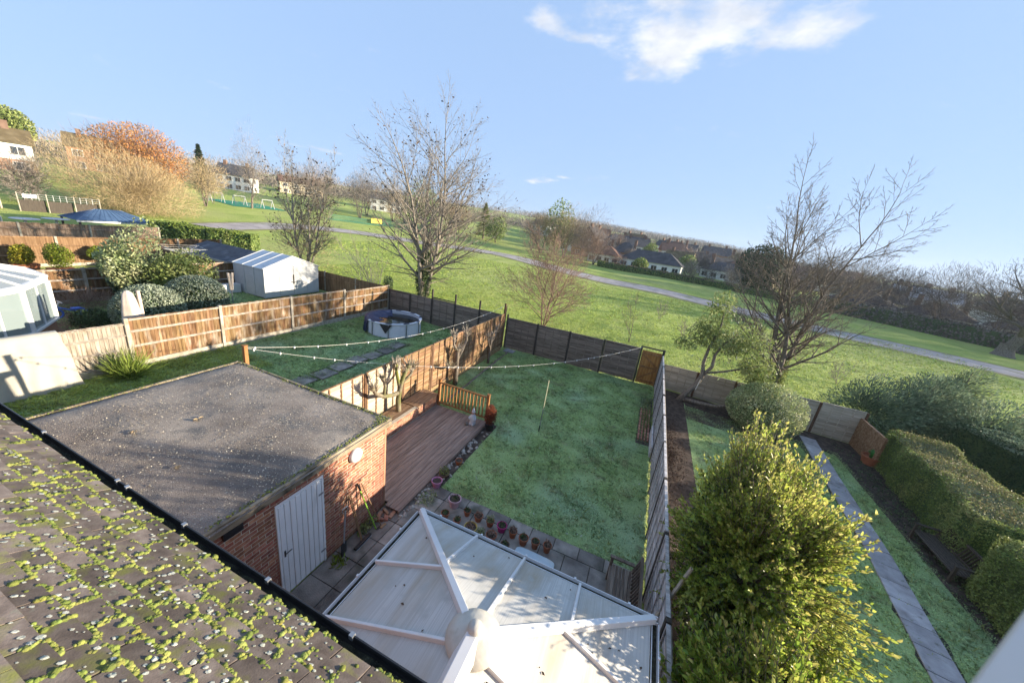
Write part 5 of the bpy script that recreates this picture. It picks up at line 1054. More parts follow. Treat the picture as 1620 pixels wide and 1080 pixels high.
# ------------------------------------------------------------------ garden tools against the garage
def tool(name, label, foot, head, r, m, extra):
    T = thing(name, label, 'garden tool', foot); mb = MB(); mb.tube([foot, head], r, 7); mb.build('handle', m, T)
    for nm, f, mm in extra: b = MB(); f(b); b.build(nm, mm, T)
    return T
tool('spade', 'grey spade leaning on the brick wall right of the white door', (-4.66, 4.26, .28), (-4.80, 4.44, .92), .016, 'steel', [('blade', lambda b: b.bar((-4.60, 4.20, .04), (-4.66, 4.26, .30), .17, .012, (1, .3, .3)), 'black_metal'), ('grip', lambda b: b.tube([(-4.80, 4.38, .90), (-4.81, 4.37, .99), (-4.81, 4.51, .99), (-4.80, 4.50, .90)], .013, 6), 'steel')])
tool('yard_broom', 'wide brown broom standing head down against the garage', (-4.52, 4.60, .10), (-4.815, 4.55, 1.22), .014, 'tool_wood', [('head', lambda b: b.bar((-4.48, 4.38, .085), (-4.50, 4.84, .085), .07, .05), 'black_metal'), ('bristles', lambda b: b.bar((-4.46, 4.38, .045), (-4.48, 4.84, .045), .06, .04), 'grey_metal')])
tool('rake', 'brown handled rake next to the broom on the garage wall', (-4.56, 4.66, .06), (-4.815, 4.60, 1.18), .012, 'tool_wood', [('head', lambda b: b.bar((-4.54, 4.58, .06), (-4.55, 4.80, .06), .03, .02), 'black_metal')])
tool('hoe', 'lime green handled tool leaning against the garage', (-4.50, 5.02, .05), (-4.81, 4.80, 1.30), .014, 'broom_green', [('head', lambda b: b.bar((-4.48, 5.0, .05), (-4.46, 5.12, .05), .06, .02), 'black_metal'), ('collar', lambda b: b.tube([(-4.77, 4.83, 1.16), (-4.82, 4.79, 1.34)], .022, 6), 'dark_plastic')])
tool('long_handled_brush', 'thin wooden handled brush rightmost of the tools by the garage', (-4.46, 5.15, .05), (-4.815, 4.90, 1.28), .012, 'tool_wood', [('head', lambda b: b.bar((-4.42, 5.08, .05), (-4.42, 5.24, .05), .06, .05), 'tool_wood')])
bush('weeds', 'small green weed growing in the paving by the white door', (-4.55, 4.05, .03), [('foliage', foliage(90, (0, 0, .05), (.18, .16, .08), .13, seed=301, aspect=.25, zmin=0), 'leaf_lime')])
bush('weeds', 'dark green weeds at the foot of the garage behind the tools', (-4.70, 4.95, .03), [('foliage', foliage(220, (0, 0, .06), (.12, .3, .14), .09, seed=303, aspect=.4, zmin=0), 'leaf_olive')])
bush('weeds', 'pale green weeds between the patio and the lawn corner', (-4.05, 6.35, .03), [('foliage', foliage(260, (0, 0, .03), (.28, .35, .08), .09, seed=305, aspect=.25, zmin=0), 'leaf_variegated')])
# loose bricks by the deck corner
for i, (x, y, a) in enumerate(((-4.70, 5.35, .3), (-4.62, 5.48, 1.2), (-4.52, 5.38, .7), (-4.60, 5.22, 2.1), (-4.45, 5.50, .1))):
    o = link('loose_brick', BM2, None, (x, y, .07+.02*(i % 2)), (0, 1.57 if i % 2 else 0, a)); tag(o, ('loose brick touching the garage wall by the deck corner', 'loose brick on edge nearest the deck boards', 'loose brick in the middle of the small heap by the deck', 'loose brick on edge nearest the lime green tool', 'loose brick farthest from the garage wall in the small heap')[i], 'brick', 'loose bricks at the deck corner')
# cobbles along the deck
T = thing('cobble_edging', 'row of pale cobbles along the deck edge', 'stone edging', (-4.2, 7.5, .02)); st = []
for v in range(4):
    bm = bmesh.new(); bmesh.ops.create_icosphere(bm, subdivisions=1, radius=1); 
    for q in bm.verts: q.co *= 1+random.uniform(-.2, .2)
    me = bpy.data.meshes.new('cobble'); bm.to_mesh(me); bm.free(); me.materials.append(MT['stone']); st.append(me)
for i in range(64):
    r = random.uniform(.03, .065); o = link('cobble', st[i % 4], T, (random.gauss(-4.25, .05) if i < 50 else random.uniform(-4.3, -4.0), 5.5+i*.078 if i < 50 else random.uniform(7, 10), .03+r*.4), (random.uniform(0, 3), random.uniform(0, 3), 0), (r, r*1.2, r*.7))
# log edging of the side bed
T = thing('log_edging', 'grey log edging the strip of grass below the tan fence', 'edging', (-6.7, 15.5, 0)); pr = [(-6.50, 11.0), (-6.55, 12.7), (-6.66, 14.6), (-6.74, 16.5), (-6.82, 18.4)]
for a, b in zip(pr[:-1], pr[1:]):
    mb = MB(); k = 5; mb.tube([(a[0]+(b[0]-a[0])*t/k+random.gauss(0, .012), a[1]+(b[1]-a[1]-.03)*t/k, .05+random.gauss(0, .008)) for t in range(k+1)], [.055+random.uniform(-.008, .008) for _ in range(k+1)], 8); mb.build('log', 'log', T, smooth=True)
tag(MB().box(-7.1, -6.5, 18.15, 18.7, .03, .10).build('paving_offcut', 'path_slab', None, bevel=.01), 'grey slab offcut lying in the back corner by the tan fence', 'slab')
# brick edging on the right of the lawn
T = thing('brick_edging', 'patch of reddish bricks laid flat beside the side fence', 'edging', (1.1, 14.3, 0))
for i in range(12):
    for j in range(4): link('brick', BM2, T, (.88+j*.115, 13.0+i*.24, .025), (0, math.pi/2, 0))
tag(MB().box(1.29, 1.345, 11.9, 13.6, .0, .42).build('gravel_board', 'fence_grey', None), 'grey board leaning on edge along the side fence', 'board')
# pole on the lawn, statue, potted red shrub
T = thing('washing_pole', 'thin yellow and grey pole standing in the lawn', 'pole', (-2.56, 11.19, 0))
MB().tube([(-2.56, 11.19, 0), (-2.54, 11.20, .95)], .016, 8).build('lower_tube', 'grey_metal', T); MB().tube([(-2.54, 11.20, .95), (-2.52, 11.21, 2.1)], .013, 8).build('upper_tube', 'pole_cream', T); MB().tube([(-2.562, 11.19, 0), (-2.556, 11.192, .28)], .021, 8).build('socket', 'dark_plastic', T)
sx, sy, sz = -4.74, 10.05, .155; T = thing('garden_statue', 'small pale garden statue standing on the deck by the balustrade', 'statue', (sx, sy, sz))
MB().lathe((sx, sy, sz), [(.001, 0), (.11, 0), (.12, .05), (.10, .12), (.115, .22), (.105, .32), (.06, .385), (.045, .40), (.001, .41)], 14).build('body', 'statue', T, smooth=True)
MB().lathe((sx, sy, sz+.39), [(.001, 0), (.05, .02), (.065, .07), (.055, .12), (.001, .15)], 12).build('head', 'statue_red', T, smooth=True); MB().lathe((sx, sy, sz+.49), [(.07, 0), (.05, .06), (.02, .14), (.001, .16)], 12).build('hat', 'statue', T, smooth=True)
mb = MB(); mb.tube([(sx+.09, sy, sz+.32), (sx+.13, sy-.05, sz+.24), (sx+.07, sy-.11, sz+.22)], .03, 7); mb.tube([(sx-.09, sy, sz+.32), (sx-.13, sy-.05, sz+.24), (sx-.06, sy-.11, sz+.24)], .03, 7); mb.build('arms', 'statue', T, smooth=True)
mb = MB(); mb.lathe((sx+.05, sy-.09, sz), [(.001, 0), (.045, .0), (.045, .05), (.001, .075)], 10); mb.lathe((sx-.05, sy-.09, sz), [(.001, 0), (.045, .0), (.045, .05), (.001, .075)], 10); mb.build('boots', 'statue', T, smooth=True)
mb = MB(); mb.lathe((sx-.16, sy-.16, sz), [(.001, 0), (.06, 0), (.07, .05), (.05, .09), (.001, .10)], 10); tag(mb.build('stone_ornament', 'stone', None, smooth=True), 'small dark stone ornament at the foot of the statue', 'ornament')
T = thing('plant_pot', 'dark pot with dense reddish brown shrub at the deck end', 'plant pot', (-4.15, 10.22, 0)); MB().lathe((-4.15, 10.22, 0), [(.001, 0), (.13, 0), (.17, .28), (.15, .28), (.14, .25), (.001, .25)], 16).build('pot', 'dark_plastic', T)
V, F = foliage(2200, (0, 0, .62), (.22, .22, .40), .06, seed=307, power=.4, amp=.1, aspect=.35); np_obj('shrub', V+np.array([-4.15, 10.22, 0]), F, 'leaf_red', T)
# little white things scattered on the lawn (fallen leaves / feathers)
n = 80; P = np.stack([rng.uniform(-4.2, 1.2, n), rng.uniform(7.0, 16.5, n), np.full(n, .055)], 1); V, F = leaves(P, np.concatenate([rng.normal(size=(n, 2)), np.zeros((n, 1))], 1), np.array([[0, 0, 1.]])+rng.normal(0, .25, (n, 3)), rng.uniform(.03, .085, n), rng.uniform(.025, .05, n), .3)
o = np_obj('fallen_leaves', V, F, 'lichen'); tag(o, 'pale fallen leaves scattered over the lawn', 'leaves', kind='stuff')
mb = MB(); mb.bar((1.345, 5.05, 1.20), (1.60, 5.12, 2.36), .05, .03); tag(mb.build('timber_batten', 'fence_buff', None), 'pale timber batten leaning across the top of the grey side fence', 'batten')
mb = MB(); mb.bar((3.14, 18.18, .70), (3.22, 18.20, 1.25), .05, .012); tag(mb.build('white_ribbon', 'cord', None), 'white strip hanging on the trunk of the bent evergreen tree', 'ribbon')
# ------------------------------------------------------------------ string of clips from the garage post
pz = thing('line_post', 'short pale timber post rising behind the garage roof', 'post', (-9.95, 5.88, .2)); MB().box(-10.0, -9.90, 5.83, 5.93, .2, 2.93).build('post_shaft', 'rail_wood', pz, bevel=.006)
MB().box(-10.01, -9.89, 5.82, 5.94, 2.93, 2.95).build('post_cap', 'rail_wood', pz)
def festoon(label, a, b, sag, nclip, seed):
    a = Vector(a); b = Vector(b); T = thing('line_with_clips', label, 'line', tuple(a)); k = 28; pts = [a.lerp(b, i/k)-Vector((0, 0, 4*sag*(i/k)*(1-i/k))) for i in range(k+1)]
    MB().tube(pts, .005, 5).build('cord', 'cord', T); rr = random.Random(seed)
    for i in range(nclip):
        t = (i+rr.uniform(.1, .9))/nclip; q = t*k; j = min(int(q), k-1); p = pts[j].lerp(pts[j+1], q-j); MB().box(p.x-.017, p.x+.017, p.y-.017, p.y+.017, p.z-.045, p.z+.018).build('clip', 'white_upvc', T)
festoon('white line with clips running over the pool garden to the tall fence post', (-9.95, 5.88, 2.88), (-7.38, 18.2, 2.72), .66, 15, 3)
festoon('white sagging line with clips running over the lawn to the gate', (-9.95, 5.88, 2.86), (.33, 18.83, 2.02), .84, 24, 4)
# ------------------------------------------------------------------ right garden: slab path, tub, lamps
gp = strip('garden_path', [(7.78, 18.2, .66), (7.72, 14.6, .66), (7.5, 11.2, .66), (7.25, 9.1, .66), (7.0, 7.0, .66), (6.9, 5.5, .66)], .02, 'patio_base')
ctr = np.array([(8.05, 18.3), (7.75, 14.6), (7.52, 11.3), (7.24, 9.15), (7.06, 7.75), (6.85, 6.0)]); yy = 18.25
while yy > 6.2:
    L_ = random.choice((.60, .60, .75, .9)); c = np.interp(yy-L_/2, ctr[::-1, 1], ctr[::-1, 0]); c2 = np.interp(yy-L_/2-.3, ctr[::-1, 1], ctr[::-1, 0]); a = math.atan2((c-c2), .3)
    z = zf(c, yy); m_ = MB().box(-.31, .31, -L_/2+.008, L_/2-.008, -.03, .012).mesh('paving_slab', 'path_slab', bevel=.006); link('paving_slab', m_, gp, (c, yy-L_/2, z+.04+random.uniform(-.004, .004)), (random.uniform(-.006, .006), random.uniform(-.01, .01)+.02, -a+random.uniform(-.012, .012))); yy -= L_
T = thing('garden_tub', 'terracotta tub holding a green watering can beside the clipped hedge', 'tub', B3(9.95, 17.45)); b = B3(9.95, 17.45); MB().lathe(b, [(.001, 0), (.24, 0), (.30, .34), (.33, .34), (.33, .38), (.28, .38), (.26, .3), (.001, .3)], 18).build('pot', TE, T)
mb = MB(); mb.lathe((b[0]+.12, b[1]+.05, b[2]+.30), [(.001, 0), (.16, 0), (.17, .30), (.12, .36), (.001, .37)], 12); mb.tube([(b[0]+.25, b[1], b[2]+.4), (b[0]+.45, b[1]-.05, b[2]+.62)], .03, 6); mb.tube([(b[0]-.02, b[1]+.05, b[2]+.42), (b[0]-.14, b[1]+.05, b[2]+.55), (b[0]+.04, b[1]+.05, b[2]+.68)], .018, 6)
tag(mb.build('watering_can', 'green_plastic', None, smooth=True), 'dark green watering can lying on the terracotta tub', 'watering can')
V, F = foliage(1500, (0, 0, .02), (.5, 3.4, .04), .06, seed=311, power=.6, aspect=.6); o = np_obj('leaf_litter', V+np.array([2.1, 12.5, .04]), F, 'mulch'); tag(o, 'dead leaf mulch along the border behind the grey fence', 'leaf litter', kind='stuff')
V, F = foliage(3600, (0, 0, .02), (.6, 5.2, .10), .07, seed=313, power=.6, aspect=.6); o = np_obj('leaf_litter', V+np.array([9.35, 12.5, -.32]), F, 'leaf_dark'); tag(o, 'dark leaves and ivy under the clipped hedge', 'leaf litter', kind='stuff')
tag(MB().box(9.95, 10.05, 17.2, 19.15, -.4, 1.0).build('side_board', 'fence_tan', None), 'short ochre board fence at the corner behind the tub', 'fence')
# ------------------------------------------------------------------ pool garden
pc = (-13.35, 16.1, zf(-13.35, 16.1)-.02); T = thing('swimming_pool', 'round white above ground pool with dark water in the left garden', 'pool', pc); PR = 1.52
MB().lathe(pc, [(PR, 0), (PR+.015, .05), (PR, .78), (PR-.02, .78), (PR-.02, .40), (.001, .40)], 40).build('wall', 'pool_white', T, smooth=False); MB().lathe(pc, [(PR-.03, .63), (.001, .63)], 40).build('water', 'pool_water', T)
mb = MB(); n = 40; prf = [(PR-.07, .79), (PR+.06, .79), (PR+.06, .83), (PR-.07, .83), (PR-.07, .79)]; mb.lathe(pc, prf, n); mb.build('rim', 'pool_white', T)
for j in range(10):
    t = 2*math.pi*j/10+.2; c, s = math.cos(t), math.sin(t); mb = MB(); mb.bar((pc[0]+c*(PR+.04), pc[1]+s*(PR+.04), pc[2]), (pc[0]+c*(PR+.04), pc[1]+s*(PR+.04), pc[2]+.8), .05, .04, (c, s, 0)); mb.build('upright', 'grey_metal', T)
    mb = MB(); A0, A1 = t-.10, t+.10; q = [(pc[0]+math.cos(a)*rr_, pc[1]+math.sin(a)*rr_, pc[2]+z) for a, rr_, z in ((A0, PR-.075, .834), (A1, PR-.075, .834), (A1, PR+.065, .834), (A0, PR+.065, .834))]; mb.hull(q, [(x, y, z+.012) for x, y, z in q]); mb.build('joint_cap', 'pool_blue', T)
V = []; F = []   # cover sliding into the pool on the left
na = 14
for i in range(na+1):
    a = 2.35+2.0*i/na
    for j, (rr_, z) in enumerate(((PR+.16, .10), (PR+.09, .55), (PR+.07, .86), (PR-.12, .84), (PR-.45, .66), (PR-.8+.2*math.sin(i), .64))): V.append((pc[0]+math.cos(a)*rr_, pc[1]+math.sin(a)*rr_, pc[2]+z+random.uniform(-.01, .01)))
for i in range(na):
    for j in range(5): F.append((i*6+j, i*6+6+j, i*6+7+j, i*6+1+j))
T2 = MB().add(V, F).build('pool_cover', 'pool_blue', None, smooth=True); tag(T2, 'dark blue sheet slipping off the rim of the round pool', 'pool cover')
t0 = -1.15; q = [(pc[0]+math.cos(t0-.22)*(PR+.075), pc[1]+math.sin(t0-.22)*(PR+.075), pc[2]+.80), (pc[0]+math.cos(t0+.22)*(PR+.075), pc[1]+math.sin(t0+.22)*(PR+.075), pc[2]+.80), (pc[0]+math.cos(t0)*(PR+.085), pc[1]+math.sin(t0)*(PR+.085), pc[2]+.28)]
mb = MB(); d_ = Vector((math.cos(t0), math.sin(t0), 0))*.008; mb.hull(q, [tuple(Vector(p)+d_) for p in q]); mb.build('net_flap', 'black_metal', T)
T = tag(sheet('stepping_path', -12.0, -11.2, 8.4, 14.9, .012, 'patio_base'), kind='structure')
for i in range(7): x, y = -11.62+.1*math.sin(i*1.7), 8.8+i*.92; z = zf(x, y); o = MB().box(x-.36, x+.36, y-.40, y+.40, z-.03, z+.045+.01*(i % 2)).build('paving_slab', 'patio_slab', T, bevel=.01)
# cloth hung over the fence
V = []; F = []; nu, nv = 26, 16
for i in range(nu+1):
    y = 2.95+1.42*i/nu
    for j in range(nv+1):
        t = j/nv
        if t < .22: x, z = -16.42+.0+.0*t, 1.75+(t/.22)*.47
        elif t < .30: x, z = -16.42+.36*(t-.22)/.08, 2.235
        else: k_ = (t-.30)/.70; x, z = -16.06+.32*k_+.035*math.sin(i*.9+k_*2)*k_, 2.225-1.70*k_
        V.append((x+random.uniform(-.006, .006), y+.22*max(0, (t-.3))*(1 if i > nu/2 else -.2)*abs(i-nu/2)/nu*2+.02*math.sin(j*.8), z+(.02*math.sin(i*1.3) if t > .9 else 0)))
for i in range(nu):
    for j in range(nv): a = i*(nv+1)+j; F.append((a, a+nv+1, a+nv+2, a+1))
tag(MB().add(V, F).build('cloth', 'cloth_cream', None, smooth=True), 'cream cloth draped over the end of the board fence', 'cloth')
# ------------------------------------------------------------------ white shed garden
sx0, sx1, sy0, sy1, sz0 = -24.55, -21.8, 14.4, 18.2, .82
T = thing('metal_shed', 'white ribbed metal shed with double doors', 'shed', ((sx0+sx1)/2, (sy0+sy1)/2, sz0)); EH, RH = 2.62, 3.30; xm = (sx0+sx1)/2; ym = (sy0+sy1)/2
mb = MB(); mb.box(sx0, sx1, sy0, sy1, sz0, EH); mb.hull([(sx1, sy0, EH), (sx1, sy1, EH), (sx1, ym, RH)], [(sx0, sy0, EH), (sx0, sy1, EH), (sx0, ym, RH)]); mb.build('body', 'white_metal', T)
for y0_, y1_, z0_, z1_ in ((sy0-.08, ym, EH-.02, RH+.03), (ym, sy1+.08, RH+.03, EH-.02)):
    rf = MB().hull([(sx0-.08, y0_, z0_), (sx1+.08, y0_, z0_), (sx1+.08, y0_, z0_+.03), (sx0-.08, y0_, z0_+.03)], [(sx0-.08, y1_, z1_), (sx1+.08, y1_, z1_), (sx1+.08, y1_, z1_+.03), (sx0-.08, y1_, z1_+.03)]).build('roof_sheet', 'shed_roof', T)
    for i in range(4): x = sx0+(sx1-sx0)*i/3; mb = MB(); mb.bar((x, y0_, z0_+.04), (x, y1_, z1_+.04), .05, .03); mb.build('roof_rib', 'white_metal', rf)
for i in range(4):
    x = sx0+.02+(sx1-sx0-.04)*i/3; MB().box(x-.05, x+.05, sy0-.03, sy0, sz0, EH).build('upright', 'white_metal', T)
for k in range(15): z = sz0+.08+k*.115; MB().hull([(sx0+.03, sy0-.022, z), (sx0+.03, sy0-.004, z), (sx0+.03, sy0-.004, z+.075)], [(sx1-.03, sy0-.022, z), (sx1-.03, sy0-.004, z), (sx1-.03, sy0-.004, z+.075)]).build('wall_rib', 'white_metal', T)
for (y0_, y1_) in ((sy0, sy0+.9), (sy1-.95, sy1)):
    for k in range(15): z = sz0+.08+k*.115; MB().hull([(sx1+.022, y0_+.05, z), (sx1+.004, y0_+.05, z), (sx1+.004, y0_+.05, z+.075)], [(sx1+.022, y1_-.03, z), (sx1+.004, y1_-.03, z), (sx1+.004, y1_-.03, z+.075)]).build('wall_rib', 'white_metal', T)
for (y0_, y1_) in ((sy0+.95, sy0+1.88), (sy0+1.92, sy1-1.0)):
    d_ = MB().box(sx1+.006, sx1+.03, y0_, y1_, sz0+.08, EH+.10).build('door', 'white_metal', T, bevel=.004)
    MB().box(sx1+.03, sx1+.045, (y1_ if y0_ < sy0+1.5 else y0_)-.03, (y1_ if y0_ < sy0+1.5 else y0_)+.03, sz0+.75, sz0+1.35).build('handle', 'black_metal', d_)
MB().box(sx1+.03, sx1+.05, sy0+1.70, sy0+2.15, sz0+.86, sz0+.90).build('door_bar', 'black_metal', T)
tag(MB().box(-24.4, -23.9, 12.5, 14.3, .8, 1.36).build('white_bench_box', 'white_upvc', None, bevel=.01), 'long low white box in front of the board fence by the shed', 'box')
T = thing('rotary_dryer', 'folded pale rotary dryer standing on the grass by the shed', 'clothes dryer', B3(-21.4, 12.3)); b = Vector(B3(-21.4, 12.3)); MB().tube([b, b+Vector((0, 0, 1.85))], .025, 8).build('pole', 'grey_metal', T)
for dy in (-.11, .11): MB().tube([b+Vector((0, dy*.4, .95)), b+Vector((.02, dy, 1.9))], [.05, .06], 7).build('folded_arm', 'canvas', T)
T = thing('parasol', 'closed beige parasol in a cover behind the board fence', 'parasol', B3(-17.3, 6.5)); b = Vector(B3(-17.3, 6.5)); mb = MB(); V = []; F = []
for i, (r, z) in enumerate(((.30, 1.1), (.27, 1.25), (.24, 1.7), (.18, 2.15), (.13, 2.38), (.05, 2.48))):
    for j in range(18): t = 2*math.pi*j/18; rr_ = r*(1+.14*math.cos(5*t+i*.3)); V.append((b.x+rr_*math.cos(t), b.y+rr_*math.sin(t), b.z+z))
for i in range(5):
    for j in range(18): F.append((i*18+j, i*18+(j+1) % 18, i*18+18+(j+1) % 18, i*18+18+j))
mb.add(V, F).build('canopy', 'canvas', T, smooth=True); MB().tube([b, b+Vector((0, 0, 2.5))], .03, 8).build('pole', 'grey_metal', T); MB().tube([b+Vector((0, .32, 1.0)), b+Vector((0, .30, 2.45))], .06, 8).build('side_pole', 'canvas', T)
T = thing('toy_tricycle', 'blue and white toy tricycle on the patio by the neighbouring conservatory', 'tricycle', B3(-22.9, 6.75)); b = Vector(B3(-22.9, 6.75))
for (dx, dy, r) in ((.0, -.45, .20), (.2, .32, .15), (-.2, .32, .15)):
    pts = [b+Vector((dx, dy+r*math.cos(t), r+.02+r*math.sin(t))) for t in np.linspace(0, 2*math.pi, 15)]; MB().tube(pts, .035, 6, cap=False).build('wheel', 'blue_toy', T, smooth=True)
MB().tube([b+Vector((0, -.45, .22)), b+Vector((0, -.35, .62)), b+Vector((0, -.3, .7))], .03, 6).build('fork', 'white_upvc', T); MB().tube([b+Vector((0, -.38, .5)), b+Vector((0, 0, .32)), b+Vector((0, .32, .2))], .035, 6).build('frame', 'blue_toy', T)
MB().tube([b+Vector((-.24, -.28, .72)), b+Vector((.24, -.28, .72))], .02, 6).build('handlebar', 'white_upvc', T); MB().box(b.x-.12, b.x+.12, b.y+.0, b.y+.28, b.z+.36, b.z+.42).build('seat', 'blue_toy', T, bevel=.015)
sheet('patio', -24.0, -17.5, 2.0, 6.9, .025, 'step_wood')
# neighbouring conservatory (bay with three glazed facets)
T = thing('conservatory', 'white neighbouring conservatory with glass roof at the left edge', 'conservatory', (-20.5, 3.5, .8)); z0_, zs, ze_ = .78, 1.38, 2.98
plan = [(-18.3, .8), (-18.3, 3.3), (-19.35, 4.72), (-20.95, 5.75), (-22.6, 5.75), (-23.5, 4.2), (-23.5, .8)]; apx = Vector((-20.9, 3.0, 3.95))
mb = MB(); mb.prism([(x*.985+(-20.9)*.015, y*.985+.05) for x, y in plan], z0_-.1, zs-.06); mb.build('dwarf_wall', 'house_brick', T)
for i in range(len(plan)-1):
    a, b = Vector((*plan[i], 0)), Vector((*plan[i+1], 0)); mb = MB(); mb.bar(a+Vector((0, 0, zs-.03)), b+Vector((0, 0, zs-.03)), .16, .06); mb.build('sill', 'white_upvc', T); mb = MB(); mb.bar(a+Vector((0, 0, ze_-.09)), b+Vector((0, 0, ze_-.09)), .09, .18); mb.build('head_frame', 'white_upvc', T)
    mb = MB(); mb.bar(a.lerp(b, .04)+Vector((0, 0, (zs+ze_)/2-.06)), a.lerp(b, .96)+Vector((0, 0, (zs+ze_)/2-.06)), .015, ze_-zs-.12); mb.build('pane', 'pane_dim', T)
    k = 2
    for j in range(k): q = a.lerp(b, j/k); wdt = .13 if j == 0 else .06; mb = MB(); mb.bar(q+Vector((0, 0, zs)), q+Vector((0, 0, ze_-.18)), wdt, .07, (b-a)); mb.build('mullion', 'white_upvc', T)
    mb = MB(); A_ = a+Vector((0, 0, ze_)); B_ = b+Vector((0, 0, ze_)); ap2 = Vector((-20.9, min(3.0, max(a.y, b.y)), 3.95)) if i in (0, 5) else apx
    pts = [A_, B_, apx] if i not in (0, 5) else ([A_, B_, apx, Vector((-20.9, .8, 3.95))] if i == 0 else [A_, B_, Vector((-20.9, .8, 3.95)), apx])
    mb.hull(pts, [p+Vector((0, 0, .02)) for p in pts]); mb.build('roof_pane', 'roof_glass', T)
    for j in range(0, 2): q = A_.lerp(B_, j/2); tpv = apx if i not in (0, 5) else Vector((-20.9, min(q.y, 3.0), 3.95)); mb = MB(); mb.bar(q+Vector((0, 0, .03)), tpv+Vector((0, 0, .03)), .07 if j else .10, .05); mb.build('glazing_bar', 'white_upvc', T)
    mb = MB(); mb.bar(A_+Vector((0, 0, .0)), B_+Vector((0, 0, .0)), .14, .06); mb.build('gutter', 'white_upvc', T)
MB().box(-23.2, -18.6, .9, 3.0, z0_+.0, z0_+.02).build('floor', 'path_slab', T)
# dark felt shed roof and rotary dryer two gardens along
T = thing('garden_shed', 'low brown shed with dark felt roof behind the white shed', 'shed', (-29, 17.3, 1.0)); mb = MB(); mb.box(-31.8, -25.9, 15.6, 18.7, 1.0, 2.35); mb.build('wall', 'board_brown', T)
mb = MB(); A_ = [(-32.2, 15.2, 2.25), (-32.2, 17.2, 2.95), (-32.2, 19.0, 2.35)]; B_ = [(-25.5, 15.2, 2.25), (-25.5, 17.2, 2.95), (-25.5, 19.0, 2.35)]; mb.hull(A_+[(-32.2, 19.0, 2.3), (-32.2, 15.2, 2.2)], B_+[(-25.5, 19.0, 2.3), (-25.5, 15.2, 2.2)]); mb.build('roof', 'felt_dark', T); MB().box(-32.2, -25.5, 15.17, 15.2, 2.12, 2.28).build('fascia', 'fence_buff', T)
T = thing('rotary_dryer', 'open rotary clothes dryer in front of the brown board fence', 'clothes dryer', B3(-29, 14.0)); b = Vector(B3(-29, 14.0)); MB().tube([b, b+Vector((0, 0, 1.9))], .025, 8).build('pole', 'grey_metal', T)
for k in range(4):
    a = k*math.pi/2+.5; MB().tube([b+Vector((0, 0, 1.5)), b+Vector((math.cos(a)*1.5, math.sin(a)*1.5, 1.95))], .02, 6).build('arm', 'grey_metal', T)
for rr_ in (.7, 1.1, 1.45):
    pts = [b+Vector((math.cos(k*math.pi/2+.5)*rr_, math.sin(k*math.pi/2+.5)*rr_, 1.5+.45*rr_/1.5)) for k in range(5)]; MB().tube(pts, .008, 4).build('washing_line', 'cord', T)
# ------------------------------------------------------------------ farther gardens to the left
T = thing('gazebo', 'garden gazebo with blue grey ribbed metal hip roof', 'gazebo', (-47.5, 17.8, 1.6)); gx0, gx1, gy0, gy1, gze, gzr = -49.3, -45.8, 15.1, 20.4, 2.75, 3.62
r0_, r1_ = (-47.5, 16.9, gzr), (-47.5, 18.6, gzr)
for pts in ([(gx1, gy0, gze), (gx1, gy1, gze), r1_, r0_], [(gx0, gy1, gze), (gx0, gy0, gze), r0_, r1_], [(gx0, gy0, gze), (gx1, gy0, gze), r0_], [(gx1, gy1, gze), (gx0, gy1, gze), r1_]):
    mb = MB(); mb.hull([(p[0], p[1], p[2]-.03) for p in pts], pts); rf = mb.build('roof_panel', 'gazebo_roof', T)
    a, b = Vector(pts[0]), Vector(pts[1]); k = 12
    for i in range(1, k):
        q = a.lerp(b, i/k); tp = (Vector(pts[3]).lerp(Vector(pts[2]), i/k) if len(pts) == 4 else Vector(pts[2]))
        if len(pts) == 4: e = q.lerp(tp, 1)
        else: e = q.lerp(tp, 1-abs(i/k-.5)*1.2)
        mb = MB(); mb.bar(q+Vector((0, 0, .01)), e+Vector((0, 0, .01)), .05, .03); mb.build('roof_rib', 'gazebo_roof', rf)
for (x, y) in ((gx0+.2, gy0+.2), (gx1-.2, gy0+.2), (gx0+.2, gy1-.2), (gx1-.2, gy1-.2)): MB().box(x-.06, x+.06, y-.06, y+.06, 1.4, gze).build('post', 'post_wood', T)
MB().box(gx1-.15, gx1-.05, gy0, gy1, gze-.16, gze-.03).build('beam', 'white_upvc', T)
for i, (x, y) in enumerate(((-46.0, 12.4), (-47.0, 14.3))):
    T = thing('garden_table', ('round white garden table left of the gazebo, nearer the goal', 'round white garden table right beside the gazebo')[i], 'table', B3(x, y)); MB().lathe((x, y, 2.62), [(.001, 0), (.75, 0), (.78, .03), (.75, .06), (.001, .06)], 24).build('tabletop', 'white_metal', T); MB().tube([(x, y, 1.5), (x, y, 2.62)], .09, 8).build('leg', 'white_metal', T)
T = thing('football_goal', 'white metal football goal frame at the left edge', 'goal', B3(-46, 10.2)); MB().tube([(-46, 8.6, 1.4), (-46, 8.6, 2.72), (-46, 11.3, 2.72), (-46, 11.3, 1.4)], .05, 7).build('frame', 'white_metal', T); MB().tube([(-46, 11.3, 2.72), (-46.5, 11.2, 1.4)], .03, 6).build('rear_strut', 'white_metal', T)
